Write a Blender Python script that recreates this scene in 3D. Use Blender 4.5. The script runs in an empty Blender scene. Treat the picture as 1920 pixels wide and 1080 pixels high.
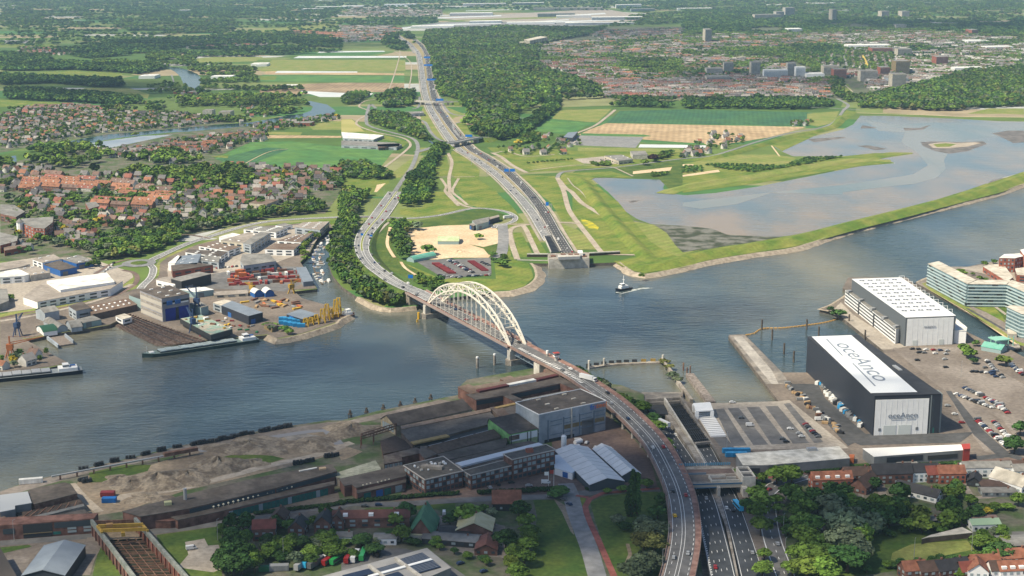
import bpy, bmesh, math, random
import numpy as np
from mathutils import Vector, Matrix
from mathutils.geometry import tessellate_polygon
SC = bpy.context.scene
COL = SC.collection
RNG = random.Random(7)
R = math.radians
# ---------------------------------------------------------------- camera
CAM_H, FPX, PITCH = 308.0, 2700.0, R(12.92)
cd = bpy.data.cameras.new('camera')
cam = bpy.data.objects.new('camera', cd)
COL.objects.link(cam)
cam.location = (0, 0, CAM_H)
cam.rotation_euler = (R(90) - PITCH, 0, 0)
cd.sensor_width = 36.0
cd.lens = 36.0 * FPX / 1920.0
cd.clip_start = 1.0
cd.clip_end = 60000.0
SC.camera = cam
# ---------------------------------------------------------------- sky, sun, exposure
SUN_EL, SUN_AZ = R(52), R(-118)          # azimuth measured clockwise from +Y
SUN = Vector((math.sin(SUN_AZ) * math.cos(SUN_EL), math.cos(SUN_AZ) * math.cos(SUN_EL), math.sin(SUN_EL)))
w = bpy.data.worlds.new('World')
SC.world = w
w.use_nodes = True
nt = w.node_tree
nt.nodes.clear()
wo = nt.nodes.new('ShaderNodeOutputWorld')
bg = nt.nodes.new('ShaderNodeBackground')
sky = nt.nodes.new('ShaderNodeTexSky')
sky.sky_type = 'NISHITA'
sky.sun_disc = False
sky.sun_elevation = SUN_EL
sky.sun_rotation = SUN_AZ % (2 * math.pi)
sky.altitude = 0
sky.dust_density = 1.0
bg.inputs['Strength'].default_value = 0.085
nt.links.new(sky.outputs[0], bg.inputs[0])
nt.links.new(bg.outputs[0], wo.inputs[0])
sl = bpy.data.lights.new('sun', 'SUN')
sl.energy = 5.0
sl.angle = R(0.55)
sl.color = (1.0, 0.89, 0.68)
so = bpy.data.objects.new('sun', sl)
COL.objects.link(so)
so.location = (-800, 0, 2500)
so.rotation_euler = SUN.to_track_quat('Z', 'Y').to_euler()
SC.view_settings.view_transform = 'Standard'
SC.view_settings.look = 'None'
SC.view_settings.exposure = 0.55
SC.view_settings.gamma = 1.0
SC.cycles.max_bounces = 5
SC.cycles.diffuse_bounces = 2
SC.cycles.glossy_bounces = 2
SC.cycles.transparent_max_bounces = 24
SC.cycles.volume_bounces = 0
SC.cycles.use_denoising = True
SC.cycles.use_adaptive_sampling = True
SC.cycles.adaptive_threshold = 0.015
try:
 SC.render.use_persistent_data = False
 SC.cycles.caustics_reflective = False
 SC.cycles.caustics_refractive = False
except Exception:
 pass
# ---------------------------------------------------------------- from the photograph's pixels to places on the ground
CP, SP = math.cos(PITCH), math.sin(PITCH)
GZ = 3.0
def P(px, py, z=GZ):
 u, v = (px - 960.0) / FPX, (py - 540.0) / FPX
 dx, dy, dz = u, CP - v * SP, -SP - v * CP
 t = (z - CAM_H) / dz
 return (dx * t, dy * t, z)
def P2(px, py, z=GZ):
 p = P(px, py, z)
 return (p[0], p[1])
TILE = {'A': (0, 0), 'B': (640, 0), 'C': (1280, 0), 'D': (0, 360), 'E': (640, 360), 'F': (1280, 360), 'G': (0, 720), 'H': (640, 720), 'I': (1280, 720)}
TILE6 = {'J': (840, 680, 6), 'K': (620, 740, 6), 'L': (740, 820, 6), 'N': (0, 880, 5.3333), 'Q': (560, 930, 6), 'R': (240, 500, 7.2), 'S': (1740, 460, 5.4), 'T': (750, 410, 9), 'U': (860, 360, 6), 'V': (960, 240, 6), 'X': (0, 0, 6)}
def px(s):
 """'E 12,30 40,50 F 3,4' : points read off the photograph enlarged three times, tile by tile; 'O' = plain pixels"""
 out, t, k = [], (0, 0), 3.0
 for w_ in s.split():
  if w_ in TILE: t, k = TILE[w_], 3.0
  elif w_ in TILE6: t, k = TILE6[w_][:2], TILE6[w_][2]
  elif w_ == 'O': t, k = (0, 0), 1.0
  else:
   a, b = w_.split(',')
   out.append((t[0] + float(a) / k, t[1] + float(b) / k))
 return out
def gp(s, z=GZ):
 return [P2(a, b, z) for a, b in (px(s) if isinstance(s, str) else s)]
# ---------------------------------------------------------------- materials
MATS = {}
def M(name, col, rough=0.8, col2=None, sc=0.2, bump=0.0, bsc=None, metal=0.0, detail=4, spec=0.3, lo=0.4, hi=0.6, fine=0.0, objc=False, tint=False, island=0.0, rows=None):
 if name in MATS: return MATS[name]
 m = bpy.data.materials.new(name)
 m.use_nodes = True
 n, l = m.node_tree.nodes, m.node_tree.links
 b = n['Principled BSDF']
 b.inputs['Roughness'].default_value = rough
 b.inputs['Metallic'].default_value = metal
 b.inputs['Specular IOR Level'].default_value = spec
 b.inputs['Base Color'].default_value = (*col, 1)
 out = None
 geo = n.new('ShaderNodeNewGeometry')
 def noise(s, d=4):
  t = n.new('ShaderNodeTexNoise')
  t.inputs['Scale'].default_value = s
  t.inputs['Detail'].default_value = d
  l.new(geo.outputs['Position'], t.inputs['Vector'])
  return t
 if col2 is not None:
  t = noise(sc, detail)
  mr = n.new('ShaderNodeMapRange')
  mr.inputs[1].default_value, mr.inputs[2].default_value = lo, hi
  l.new(t.outputs[0], mr.inputs[0])
  mx = n.new('ShaderNodeMix'); mx.data_type = 'RGBA'
  mx.inputs[6].default_value = (*col, 1); mx.inputs[7].default_value = (*col2, 1)
  l.new(mr.outputs[0], mx.inputs[0])
  out = mx.outputs[2]
 if objc or tint:
  if objc:
   oi = n.new('ShaderNodeObjectInfo'); src = oi.outputs['Color']
  else:
   at = n.new('ShaderNodeAttribute'); at.attribute_name = 'tint'; src = at.outputs['Color']
  if out is None: out = src
  else:
   mx = n.new('ShaderNodeMix'); mx.data_type = 'RGBA'; mx.blend_type = 'MULTIPLY'
   mx.inputs[0].default_value = 1.0
   l.new(out, mx.inputs[6]); l.new(src, mx.inputs[7]); out = mx.outputs[2]
 if island or fine:
  hs = n.new('ShaderNodeHueSaturation')
  if island: src, a = geo.outputs['Random Per Island'], island
  else:
   src, a = noise(fine, 3).outputs[0], 1.1
  mr = n.new('ShaderNodeMapRange')
  mr.inputs[3].default_value, mr.inputs[4].default_value = 1 - a / 2, 1 + a / 2
  l.new(src, mr.inputs[0]); l.new(mr.outputs[0], hs.inputs['Value'])
  if out is None: hs.inputs['Color'].default_value = (*col, 1)
  else: l.new(out, hs.inputs['Color'])
  out = hs.outputs[0]
 if rows:
  mp = n.new('ShaderNodeMapping'); mp.inputs['Rotation'].default_value = (0, 0, rows[0]); l.new(geo.outputs['Position'], mp.inputs['Vector'])
  wv = n.new('ShaderNodeTexWave'); wv.inputs['Scale'].default_value = rows[1]; wv.inputs['Distortion'].default_value = 1.2; wv.inputs['Detail'].default_value = 3; wv.inputs['Detail Scale'].default_value = .3; l.new(mp.outputs[0], wv.inputs['Vector'])
  mr = n.new('ShaderNodeMapRange'); mr.inputs[3].default_value = 1 - rows[2]; mr.inputs[4].default_value = 1 + rows[2]; l.new(wv.outputs[0], mr.inputs[0])
  hs = n.new('ShaderNodeHueSaturation'); l.new(mr.outputs[0], hs.inputs['Value']); l.new(out, hs.inputs['Color']); out = hs.outputs[0]
 if out is not None: l.new(out, b.inputs['Base Color'])
 if bump:
  t = noise(bsc or sc * 4, 3)
  bp = n.new('ShaderNodeBump')
  bp.inputs['Strength'].default_value = 1.0
  bp.inputs['Distance'].default_value = bump
  l.new(t.outputs[0], bp.inputs['Height']); l.new(bp.outputs[0], b.inputs['Normal'])
 MATS[name] = m
 return m
# ---------------------------------------------------------------- mesh building
class MB:
 def __init__(s): s.v, s.f, s.m = [], [], []
 def add(s, vs, fs, mi=0):
  o = len(s.v)
  s.v += [tuple(p) for p in vs]
  for k, f in enumerate(fs):
   s.f.append(tuple(i + o for i in f)); s.m.append(mi[k] if isinstance(mi, (list, tuple)) else mi)
 def prism(s, poly, z0, z1, side=0, top=None, bottom=False):
  if top is None: top = side
  n = len(poly)
  a = sum(poly[i][0] * poly[(i + 1) % n][1] - poly[(i + 1) % n][0] * poly[i][1] for i in range(n))
  if a < 0: poly = poly[::-1]
  za = (lambda i: z0[i]) if isinstance(z0, (list, tuple)) else (lambda i: z0)
  vs = [(p[0], p[1], z0) for p in poly] + [(p[0], p[1], z1) for p in poly]
  fs = [(i, (i + 1) % n, n + (i + 1) % n, n + i) for i in range(n)]
  s.add(vs, fs, side)
  s.flat([(p[0], p[1], z1) for p in poly], top)
  if bottom: s.flat([(p[0], p[1], z0) for p in poly], side, True)
 def flat(s, pts, mi=0, flip=False):
  n = len(pts)
  if n <= 4:
   s.add(pts, [tuple(range(n))[::-1] if flip else tuple(range(n))], mi); return
  tr = tessellate_polygon([[Vector((p[0], p[1], 0)) for p in pts]])
  fs = []
  for t in tr:
   a, b, c = (pts[i] for i in t)
   cr = (b[0] - a[0]) * (c[1] - a[1]) - (c[0] - a[0]) * (b[1] - a[1])
   t = tuple(t)
   if (cr < 0) != flip: t = t[::-1]
   fs.append(t)
  s.add(pts, fs, mi)
 def box(s, c, w, d, h, rot=0.0, mi=0, z0=None):
  ca, sa = math.cos(rot), math.sin(rot)
  z = c[2] if z0 is None else z0
  pl = [(c[0] + ca * x * w / 2 - sa * y * d / 2, c[1] + sa * x * w / 2 + ca * y * d / 2) for x, y in ((-1, -1), (1, -1), (1, 1), (-1, 1))]
  s.prism(pl, z, z + h, mi, mi, True)
 def beam(s, a, b, w, h=None, mi=0):
  a, b = Vector(a), Vector(b)
  h = w if h is None else h
  d = b - a
  if d.length < 1e-6: return
  d.normalize()
  up = Vector((0, 0, 1)) if abs(d.z) < 0.95 else Vector((0, 1, 0))
  x = d.cross(up).normalized(); y = x.cross(d).normalized()
  vs = []
  for q in (a, b):
   for i, j in ((-1, -1), (1, -1), (1, 1), (-1, 1)):
    vs.append(q + x * (i * w / 2) + y * (j * h / 2))
  s.add(vs, [(0, 1, 5, 4), (1, 2, 6, 5), (2, 3, 7, 6), (3, 0, 4, 7), (3, 2, 1, 0), (4, 5, 6, 7)], mi)
 def cyl(s, a, b, r, r2=None, n=8, mi=0, cap=True):
  a, b = Vector(a), Vector(b)
  r2 = r if r2 is None else r2
  d = (b - a).normalized()
  up = Vector((0, 0, 1)) if abs(d.z) < 0.95 else Vector((0, 1, 0))
  x = d.cross(up).normalized(); y = d.cross(x).normalized()
  vs = [a + (x * math.cos(t) + y * math.sin(t)) * r for t in (2 * math.pi * i / n for i in range(n))]
  vs += [b + (x * math.cos(t) + y * math.sin(t)) * r2 for t in (2 * math.pi * i / n for i in range(n))]
  fs = [(i, n + i, n + (i + 1) % n, (i + 1) % n) for i in range(n)]
  if cap: fs += [tuple(range(n)), tuple(range(2 * n - 1, n - 1, -1))]
  s.add(vs, fs, mi)
 def strip(s, cs, mi=0):
  """cs: list of cross-sections, each a list of points; quads between neighbours"""
  k = len(cs[0])
  vs = [p for c in cs for p in c]
  fs = [(i * k + j, i * k + j + 1, (i + 1) * k + j + 1, (i + 1) * k + j) for i in range(len(cs) - 1) for j in range(k - 1)]
  s.add(vs, fs, mi)
 def build(s, name, mats, parent=None, smooth=False):
  me = bpy.data.meshes.new(name)
  off = Vector(parent.matrix_local.translation) if parent is not None and parent.parent is None else Vector((0, 0, 0))
  if parent is not None:
   q, off = parent, Vector((0, 0, 0))
   while q is not None: off += q.location; q = q.parent
  me.from_pydata([tuple(Vector(p) - off) for p in s.v], [], s.f)
  if not isinstance(mats, (list, tuple)): mats = [mats]
  for m in mats: me.materials.append(m)
  if len(mats) > 1: me.polygons.foreach_set('material_index', s.m)
  if smooth: me.polygons.foreach_set('use_smooth', [True] * len(s.f))
  me.update()
  o = bpy.data.objects.new(name, me)
  COL.objects.link(o)
  if parent is not None: o.parent = parent
  return o
def tag(o, label=None, cat=None, group=None, kind=None):
 if label: o['label'] = label
 if cat: o['category'] = cat
 if group: o['group'] = group
 if kind: o['kind'] = kind
 return o
def thing(name, label, cat, loc=(0, 0, 0), group=None, rz=0.0):
 o = bpy.data.objects.new(name, None)
 COL.objects.link(o)
 o.location = loc
 o.rotation_euler = (0, 0, rz)
 return tag(o, label, cat, group)
def origin(o):
 """move a single-mesh thing's origin to its base"""
 me = o.data
 n = len(me.vertices)
 a = np.empty(n * 3, np.float32); me.vertices.foreach_get('co', a); a = a.reshape(-1, 3)
 c = (a.min(0) + a.max(0)) / 2; c[2] = a[:, 2].min()
 a -= c; me.vertices.foreach_set('co', a.ravel()); o.location = tuple(float(x) for x in c); me.update()
 return o
def struct(o): o['kind'] = 'structure'; return o
def copy_tree(o, parent=None):
 c = o.copy(); COL.objects.link(c); c.parent = parent
 for ch in list(o.children): copy_tree(ch, c)
 return c
def inside(p, poly):
 x, y = p; r = False; j = len(poly) - 1
 for i in range(len(poly)):
  xi, yi = poly[i]; xj, yj = poly[j]
  if (yi > y) != (yj > y) and x < (xj - xi) * (y - yi) / (yj - yi) + xi: r = not r
  j = i
 return r
def bez(pts, step=8.0, z=None):
 """smooth a polyline of 3-D points (Catmull-Rom), resampled every `step` metres"""
 pts = [Vector(p) for p in pts]
 q = [pts[0] * 2 - pts[1]] + pts + [pts[-1] * 2 - pts[-2]]
 out = []
 for i in range(1, len(q) - 2):
  n = max(1, int((q[i + 1] - q[i]).length / step))
  for k in range(n):
   t = k / n
   a, b, c, d = q[i - 1], q[i], q[i + 1], q[i + 2]
   out.append(0.5 * ((2 * b) + (c - a) * t + (2 * a - 5 * b + 4 * c - d) * t * t + (3 * b - a - 3 * c + d) * t ** 3))
 out.append(pts[-1])
 return out
def normals(path):
 ns = []
 for i in range(len(path)):
  a, b = path[max(0, i - 1)], path[min(len(path) - 1, i + 1)]
  d = Vector((b.x - a.x, b.y - a.y, 0)).normalized()
  ns.append(Vector((d.y, -d.x, 0)))      # to the right of travel
 return ns
def ribbon(mb, path, o0, o1, dz=0.0, mi=0):
 ns = normals(path)
 f0 = o0 if callable(o0) else (lambda i: o0)
 f1 = o1 if callable(o1) else (lambda i: o1)
 mb.strip([[p + n * f0(i) + Vector((0, 0, dz)), p + n * f1(i) + Vector((0, 0, dz))] for i, (p, n) in enumerate(zip(path, ns))], mi)
 # face up
def ribbon_box(mb, path, o0, o1, z0, z1, mi=0):
 ns = normals(path)
 up = Vector((0, 0, 1))
 mb.strip([[p + n * o0 + up * z0, p + n * o0 + up * z1, p + n * o1 + up * z1, p + n * o1 + up * z0, p + n * o0 + up * z0] for p, n in zip(path, ns)], mi)
def dashes(mb, path, off, w, on, gap, dz, mi=0):
 """dashed line along a path at sideways offset"""
 ns = normals(path)
 pts = [p + n * off for p, n in zip(path, ns)]
 acc, seg = 0.0, []
 L = [0.0]
 for a, b in zip(pts, pts[1:]): L.append(L[-1] + (b - a).length)
 def at(s):
  import bisect
  i = min(max(bisect.bisect(L, s) - 1, 0), len(L) - 2)
  t = (s - L[i]) / max(1e-6, L[i + 1] - L[i])
  return pts[i].lerp(pts[i + 1], t)
 s = 0.0
 up = Vector((0, 0, dz))
 while s + on < L[-1]:
  a, b = at(s), at(s + on)
  d = (b - a).normalized(); n = Vector((d.y, -d.x, 0)) * (w / 2)
  mb.add([a - n + up, b - n + up, b + n + up, a + n + up], [(0, 3, 2, 1)], mi)
  s += on + gap
# ---------------------------------------------------------------- ground materials
G_GRASS = M('grass', (.085, .15, .018), .95, (.205, .215, .045), sc=.035, lo=.35, hi=.7, fine=.35, rows=(.62, .03, .07))
G_GRASS2 = M('grass_yellowed', (.15, .20, .04), .95, (.24, .235, .075), sc=.03, lo=.35, hi=.7, fine=.5, rows=(.8, .025, .10))
G_MEAD = M('meadow', (.042, .088, .014), .95, (.10, .135, .024), sc=.05, lo=.35, hi=.7, fine=.4)
G_DKGR = M('crop_dark', (.035, .105, .05), .95, (.05, .13, .05), sc=.01, fine=.05, rows=(.15, .035, .10))
G_VIV = M('crop_vivid', (.06, .16, .045), .95, (.09, .19, .045), sc=.012, fine=.05, rows=(.5, .03, .10))
G_TILL = M('tilled_soil', (.36, .26, .15), .95, (.43, .32, .19), sc=.01, fine=.06, rows=(.12, .03, .09))
G_TILL2 = M('dark_soil', (.22, .16, .10), .95, (.32, .24, .15), sc=.01, fine=.06, rows=(.05, .03, .12))
G_PLAST = M('crop_fleece', (.62, .64, .64), .6, (.5, .54, .56), sc=.02)
G_SAND = M('sand', (.50, .37, .23), .95, (.62, .50, .34), sc=.035, lo=.3, hi=.7, fine=.3)
G_DIRT = M('dirt', (.18, .14, .10), .95, (.33, .265, .19), sc=.03, lo=.3, hi=.7, fine=.4, bump=.6, bsc=.25)
G_ASPH = M('asphalt', (.060, .062, .066), .85, (.082, .082, .084), sc=.03, fine=.25)
G_ASPH2 = M('asphalt_worn', (.115, .115, .118), .85, (.16, .155, .15), sc=.02, fine=.2)
G_PALE = M('asphalt_pale', (.19, .195, .20), .85, (.235, .235, .235), sc=.02, fine=.2)
G_TRACK = M('concrete_track', (.33, .28, .22), .9, (.40, .345, .28), sc=.05, fine=.3)
G_PAVE = M('paving', (.17, .145, .125), .9, (.235, .205, .18), sc=.03, fine=.35)
G_PAVE2 = M('paving_pale', (.30, .265, .225), .9, (.37, .33, .28), sc=.03, fine=.35)
G_BRICKRD = M('brick_paving', (.12, .085, .075), .9, (.17, .12, .10), sc=.04, fine=.4)
G_RED = M('red_cycle_path', (.24, .075, .06), .9, (.30, .10, .08), sc=.1, fine=.3)
G_YARD = M('yard', (.115, .098, .085), .9, (.21, .175, .145), sc=.03, lo=.3, hi=.7, fine=.4)
G_ROCK = M('riprap', (.22, .18, .14), .95, (.42, .36, .28), sc=.25, lo=.3, hi=.7, fine=.8, bump=.4, bsc=.8)
G_CONC = M('concrete', (.30, .28, .255), .85, (.40, .375, .34), sc=.05, fine=.5)
G_CONCD = M('concrete_stained', (.14, .13, .12), .9, (.26, .235, .205), sc=.08, fine=.5)
G_WHITE = M('road_paint', (.78, .78, .76), .7)
G_MARSH = M('marsh', (.045, .055, .03), .9, (.16, .16, .14), sc=.06, lo=.42, hi=.58, fine=.4)
G_SUB = M('garden_ground', (.065, .10, .035), .95, (.14, .13, .10), sc=.06, lo=.4, hi=.6, fine=.3)
G_QUAY = M('quay_wall', (.085, .075, .065), .9, (.15, .13, .11), sc=.2, fine=.8)
def farmland():
 """fields of many greens and straw, for the country that runs to the horizon"""
 m = bpy.data.materials.new('farmland'); m.use_nodes = True
 n, l = m.node_tree.nodes, m.node_tree.links
 b = n['Principled BSDF']; b.inputs['Roughness'].default_value = .95; b.inputs['Specular IOR Level'].default_value = .2
 geo = n.new('ShaderNodeNewGeometry')
 mp = n.new('ShaderNodeMapping'); mp.inputs['Scale'].default_value = (1 / 420., 1 / 190., 0); mp.inputs['Rotation'].default_value = (0, 0, .12)
 l.new(geo.outputs['Position'], mp.inputs['Vector'])
 vo = n.new('ShaderNodeTexVoronoi'); vo.distance = 'CHEBYCHEV'; vo.inputs['Scale'].default_value = 1.0; vo.inputs['Randomness'].default_value = .75
 l.new(mp.outputs[0], vo.inputs['Vector'])
 sp = n.new('ShaderNodeSeparateColor'); l.new(vo.outputs['Color'], sp.inputs[0])
 cr = n.new('ShaderNodeValToRGB'); cr.color_ramp.interpolation = 'CONSTANT'
 cols = [(.0, (.07, .13, .03)), (.22, (.11, .165, .04)), (.42, (.16, .20, .065)), (.56, (.06, .15, .045)), (.68, (.21, .22, .10)), (.80, (.30, .25, .16)), (.88, (.10, .15, .04)), (.96, (.38, .39, .37))]
 e = cr.color_ramp.elements
 e[0].position, e[0].color = cols[0][0], (*cols[0][1], 1)
 e[1].position, e[1].color = cols[1][0], (*cols[1][1], 1)
 for p_, c_ in cols[2:]:
  q = e.new(p_); q.color = (*c_, 1)
 l.new(sp.outputs[0], cr.inputs[0])
 t = n.new('ShaderNodeTexNoise'); t.inputs['Scale'].default_value = .02; t.inputs['Detail'].default_value = 5; l.new(geo.outputs['Position'], t.inputs['Vector'])
 hs = n.new('ShaderNodeHueSaturation'); mr = n.new('ShaderNodeMapRange'); mr.inputs[3].default_value = .55; mr.inputs[4].default_value = 1.45
 l.new(t.outputs[0], mr.inputs[0]); l.new(mr.outputs[0], hs.inputs['Value']); l.new(cr.outputs[0], hs.inputs['Color']); l.new(hs.outputs[0], b.inputs['Base Color'])
 return m
G_FARM = farmland()
def water_mat(name, c1, c2, wave=.24, sc=.13, rough=.14, csc=.004, spec=.5, lo=.4, hi=.6):
 m = bpy.data.materials.new(name); m.use_nodes = True
 n, l = m.node_tree.nodes, m.node_tree.links
 b = n['Principled BSDF']; b.inputs['Roughness'].default_value = rough; b.inputs['IOR'].default_value = 1.33; b.inputs['Specular IOR Level'].default_value = spec
 geo = n.new('ShaderNodeNewGeometry')
 def noise(s, d, stretch=None, rot=0):
  t = n.new('ShaderNodeTexNoise'); t.inputs['Scale'].default_value = s; t.inputs['Detail'].default_value = d
  if stretch:
   mp = n.new('ShaderNodeMapping'); mp.inputs['Scale'].default_value = stretch; mp.inputs['Rotation'].default_value = (0, 0, rot)
   l.new(geo.outputs['Position'], mp.inputs['Vector']); l.new(mp.outputs[0], t.inputs['Vector'])
  else: l.new(geo.outputs['Position'], t.inputs['Vector'])
  return t
 a = noise(csc, 4, (1, .45, 1), R(20))
 mr = n.new('ShaderNodeMapRange'); mr.inputs[1].default_value = lo; mr.inputs[2].default_value = hi; l.new(a.outputs[0], mr.inputs[0])
 mx = n.new('ShaderNodeMix'); mx.data_type = 'RGBA'; mx.inputs[6].default_value = (*c1, 1); mx.inputs[7].default_value = (*c2, 1)
 l.new(mr.outputs[0], mx.inputs[0]); l.new(mx.outputs[2], b.inputs['Base Color'])
 w1 = noise(sc, 4, (.8, 1.7, 1), R(-14)); w2 = noise(sc * .22, 3, (.7, 1.6, 1), R(12)); w3 = noise(.004, 4, (1, .4, 1), R(25))
 m3 = n.new('ShaderNodeMapRange'); m3.inputs[1].default_value = .35; m3.inputs[2].default_value = .65; m3.inputs[3].default_value = .12; m3.inputs[4].default_value = 1.5; l.new(w3.outputs[0], m3.inputs[0])
 ad = n.new('ShaderNodeMath'); ad.operation = 'MULTIPLY_ADD'; ad.inputs[1].default_value = 1.6
 l.new(w2.outputs[0], ad.inputs[0]); l.new(w1.outputs[0], ad.inputs[2])
 mu = n.new('ShaderNodeMath'); mu.operation = 'MULTIPLY'; l.new(ad.outputs[0], mu.inputs[0]); l.new(m3.outputs[0], mu.inputs[1])
 bp = n.new('ShaderNodeBump'); bp.inputs['Distance'].default_value = wave * 4; l.new(mu.outputs[0], bp.inputs['Height']); l.new(bp.outputs[0], b.inputs['Normal'])
 return m
W_RIVER = water_mat('river_water', (.040, .066, .080), (.21, .19, .125), lo=.44, hi=.66)  # blue and tan patches: silt, with sunlit and cloud-shaded water painted in
W_CANAL = water_mat('canal_water', (.02, .045, .06), (.025, .06, .075), wave=.05, rough=.06)
W_MUD = water_mat('tidal_shallows', (.27, .205, .14), (.12, .15, .16), wave=.05, rough=.13, csc=.011, spec=.5, lo=.36, hi=.64)
# ---------------------------------------------------------------- land and water
def land(name, s, top, side, z1=GZ, extra=()):
 mb = MB(); mb.prism(gp(s, z1) + list(extra), -2.0, z1, 1, 0)
 return struct(mb.build(name, [top, side]))
SH_N = ('O -420,756 D 0,1024 290,986 385,965 120,822 150,832 300,800 615,748 735,690 1150,838 1180,832 1500,805 1560,832 1700,805 1900,742 '
  'E 0,720 62,690 60,662 0,652 D 1850,640 1700,600 1650,560 1785,545 1745,480 1690,395 1745,340 1790,250 1868,200 1892,212 1900,240 1862,320 1846,400 1872,470 1920,530 '
  'E 90,592 180,640 280,657 420,645 470,620 560,600 700,585 850,566 950,560 1040,535 1090,500 1104,470 1092,425 1070,402 1160,402 1400,402 1550,396 1600,425 1640,452 1710,464 1780,455 1920,424 '
  'F 0,424 100,402 200,380 420,345 640,312 900,228 1200,150 1500,75 1790,0 C 1780,1080 1920,1037 O 2050,318 2400,235')
land('ground', SH_N, G_FARM, G_QUAY, extra=[(9500, 3000), (14000, 26000), (-14000, 26000), (-9000, 2500), (-2600, 950)])
SH_S = ('O -300,990 0,922 G 150,548 500,470 1000,350 1250,300 1600,240 1840,204 H 0,205 200,152 560,80 655,62 660,20 O 875,712 1000,690 E 1190,985 1300,975 1400,1030 1500,1078 '
  'O 1165,722 1207,739 1209,765 1226,800 1250,850 1275,892 1289,940 1305,1000 1318,1080 1335,1180')
land('south_bank_ground', SH_S, G_SUB, G_QUAY, extra=[(-50, 560), (-500, 500), (-900, 650)])
SH_R = ('O 1460,1180 1434,1080 1402,985 1384,930 1368,888 1340,838 1310,790 1277,741 1283,728 F -2,1160 I 60,115 170,108 540,97 F 258,812 262,803 345,800 355,808 560,1015 700,1015 O 1640,700 1657,660 '
  'F 1130,893 890,702 830,672 770,662 830,642 880,612 960,560 O 1580,540 1590,520 1700,520 1790,600 1813,622 1850,640 1897,657 1925,672 2000,700')
land('east_bank_ground', SH_R, G_YARD, G_QUAY, extra=[(900, 1000), (900, 560), (280, 560)])
SH_P = 'F 1310,510 1345,492 1380,480 O 1760,500 F 1600,420 1700,400 1790,380 1850,372 O 1925,474 2100,440 2300,600 1960,668 F 1880,852 1790,775 1600,662'
land('peninsula_ground', SH_P, G_PAVE, G_QUAY)
mb = MB()
q = gp('O -300,1060 600,850 1000,760 1204,748 1206,738 1279,738 1281,750 1340,790 1520,790 1700,760 1950,780 2300,700', 0)
mb.flat([(p[0], p[1], 0) for p in q] + [(9000, 2000, 0), (9000, 6000, 0), (-3000, 2600, 0), (-2800, 700, 0)], 0)
struct(mb.build('river', W_RIVER))
LV = []
def level(q, lv=0):
 """a height for a sheet that keeps it clear of every sheet laid under it before"""
 x0, x1, y0, y1 = min(a[0] for a in q), max(a[0] for a in q), min(a[1] for a in q), max(a[1] for a in q)
 k = 1
 for b in LV:
  if b[0] < x1 and b[1] > x0 and b[2] < y1 and b[3] > y0: k = max(k, b[4] + 1)
 LV.append((x0, x1, y0, y1, k))
 return .02 * k
def lay(name, s, mat, lv=1, z=GZ, kind='structure'):
 q = gp(s, z)
 zz = level(q, lv)
 mb = MB(); mb.flat([(a, b, z + zz) for a, b in q], 0)
 o = mb.build(name, mat)
 o['kind'] = kind
 return o
# lagoon
lay('lagoon', 'O 1108,334 1125,332 1170,335 1250,337 1243,352 1250,362 1285,366 1340,362 1420,350 1510,332 1610,312 1678,306 1665,300 1640,299 1710,289 1712,286 1670,285 1613,293 1487,293 1470,286 1452,276 1466,268 1490,264 1580,243 1600,233 1613,217 1660,217 1780,222 1870,227 1925,228 2200,235 2200,290 1925,321 '
 'C 1800,1000 1600,1070 F 1540,8 1300,82 1200,112 900,182 640,240 560,250 400,262 250,252 0,230 E 1920,190 1740,180 1660,150 1600,110 1560,60 1500,0 O 1128,350', W_MUD, 2)
CH_ = water_mat('channel_water', (.24, .235, .21), (.15, .19, .19), wave=.04, rough=.2, csc=.006)
for q_ in ('C 1020,672 1200,700 1400,690 1700,690 1920,690 1920,760 1750,770 1600,785 1420,770 1250,745 1100,735', 'C 1250,745 1600,785 1500,850 1470,900 1480,950 1430,1000 1300,1035 1200,1045 1330,960 1380,930 1320,860 1230,800', 'C 1300,1035 1200,1045 900,1082 F 900,15 500,5 300,70 100,95 0,80 0,60 250,30 C 900,1040 1250,990 1380,960'): lay('tidal_channel', q_, CH_, 3)
MUD = M('wet_mud', (.11, .095, .075), .5, (.20, .175, .155), sc=.08, lo=.4, hi=.6, spec=.5)
for s in ['C 1340,800 1400,795 1600,800 1690,795 1712,810 1600,850 1500,865 1420,850 1350,820', 'C 1740,750 1830,735 1920,735 1925,800 1860,805 1800,775', 'C 980,820 1050,818 1150,838 1090,845', 'C 1010,705 1080,715 1090,722 1000,722 ',
      'E 1615,55 1640,48 1680,48 1630,62', 'C 700,782 900,770 920,775 740,800', 'F 900,185 1200,112 1540,10 1570,14 1210,125 1000,170 910,195', 'C 1240,720 1330,720 1400,700 1350,730 1250,735', 'C 1750,1010 1900,985 1860,1000 1700,1040']:
 lay('mud_bank', s, MUD, 5)
lay('island', 'C 1380,812 1450,800 1560,805 1640,800 1680,805 1600,825 1480,835 1410,832', G_TRACK, 6)
lay('island_grass', 'C 1410,812 1480,806 1540,812 1500,825 1430,828', G_GRASS, 7)
lay('marsh', 'E 1640,160 1740,182 1920,190 F 60,196 160,205 250,240 330,245 560,252 520,268 400,285 260,300 100,330 0,345 E 1920,360 1850,350 1780,290 1700,230', G_MARSH, 5)
lay('reed_bed', 'E 1640,165 1760,185 1830,230 1880,300 1920,340 F 120,322 0,352 E 1900,385 1800,330 1740,280', G_GRASS2, 6)
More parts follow.
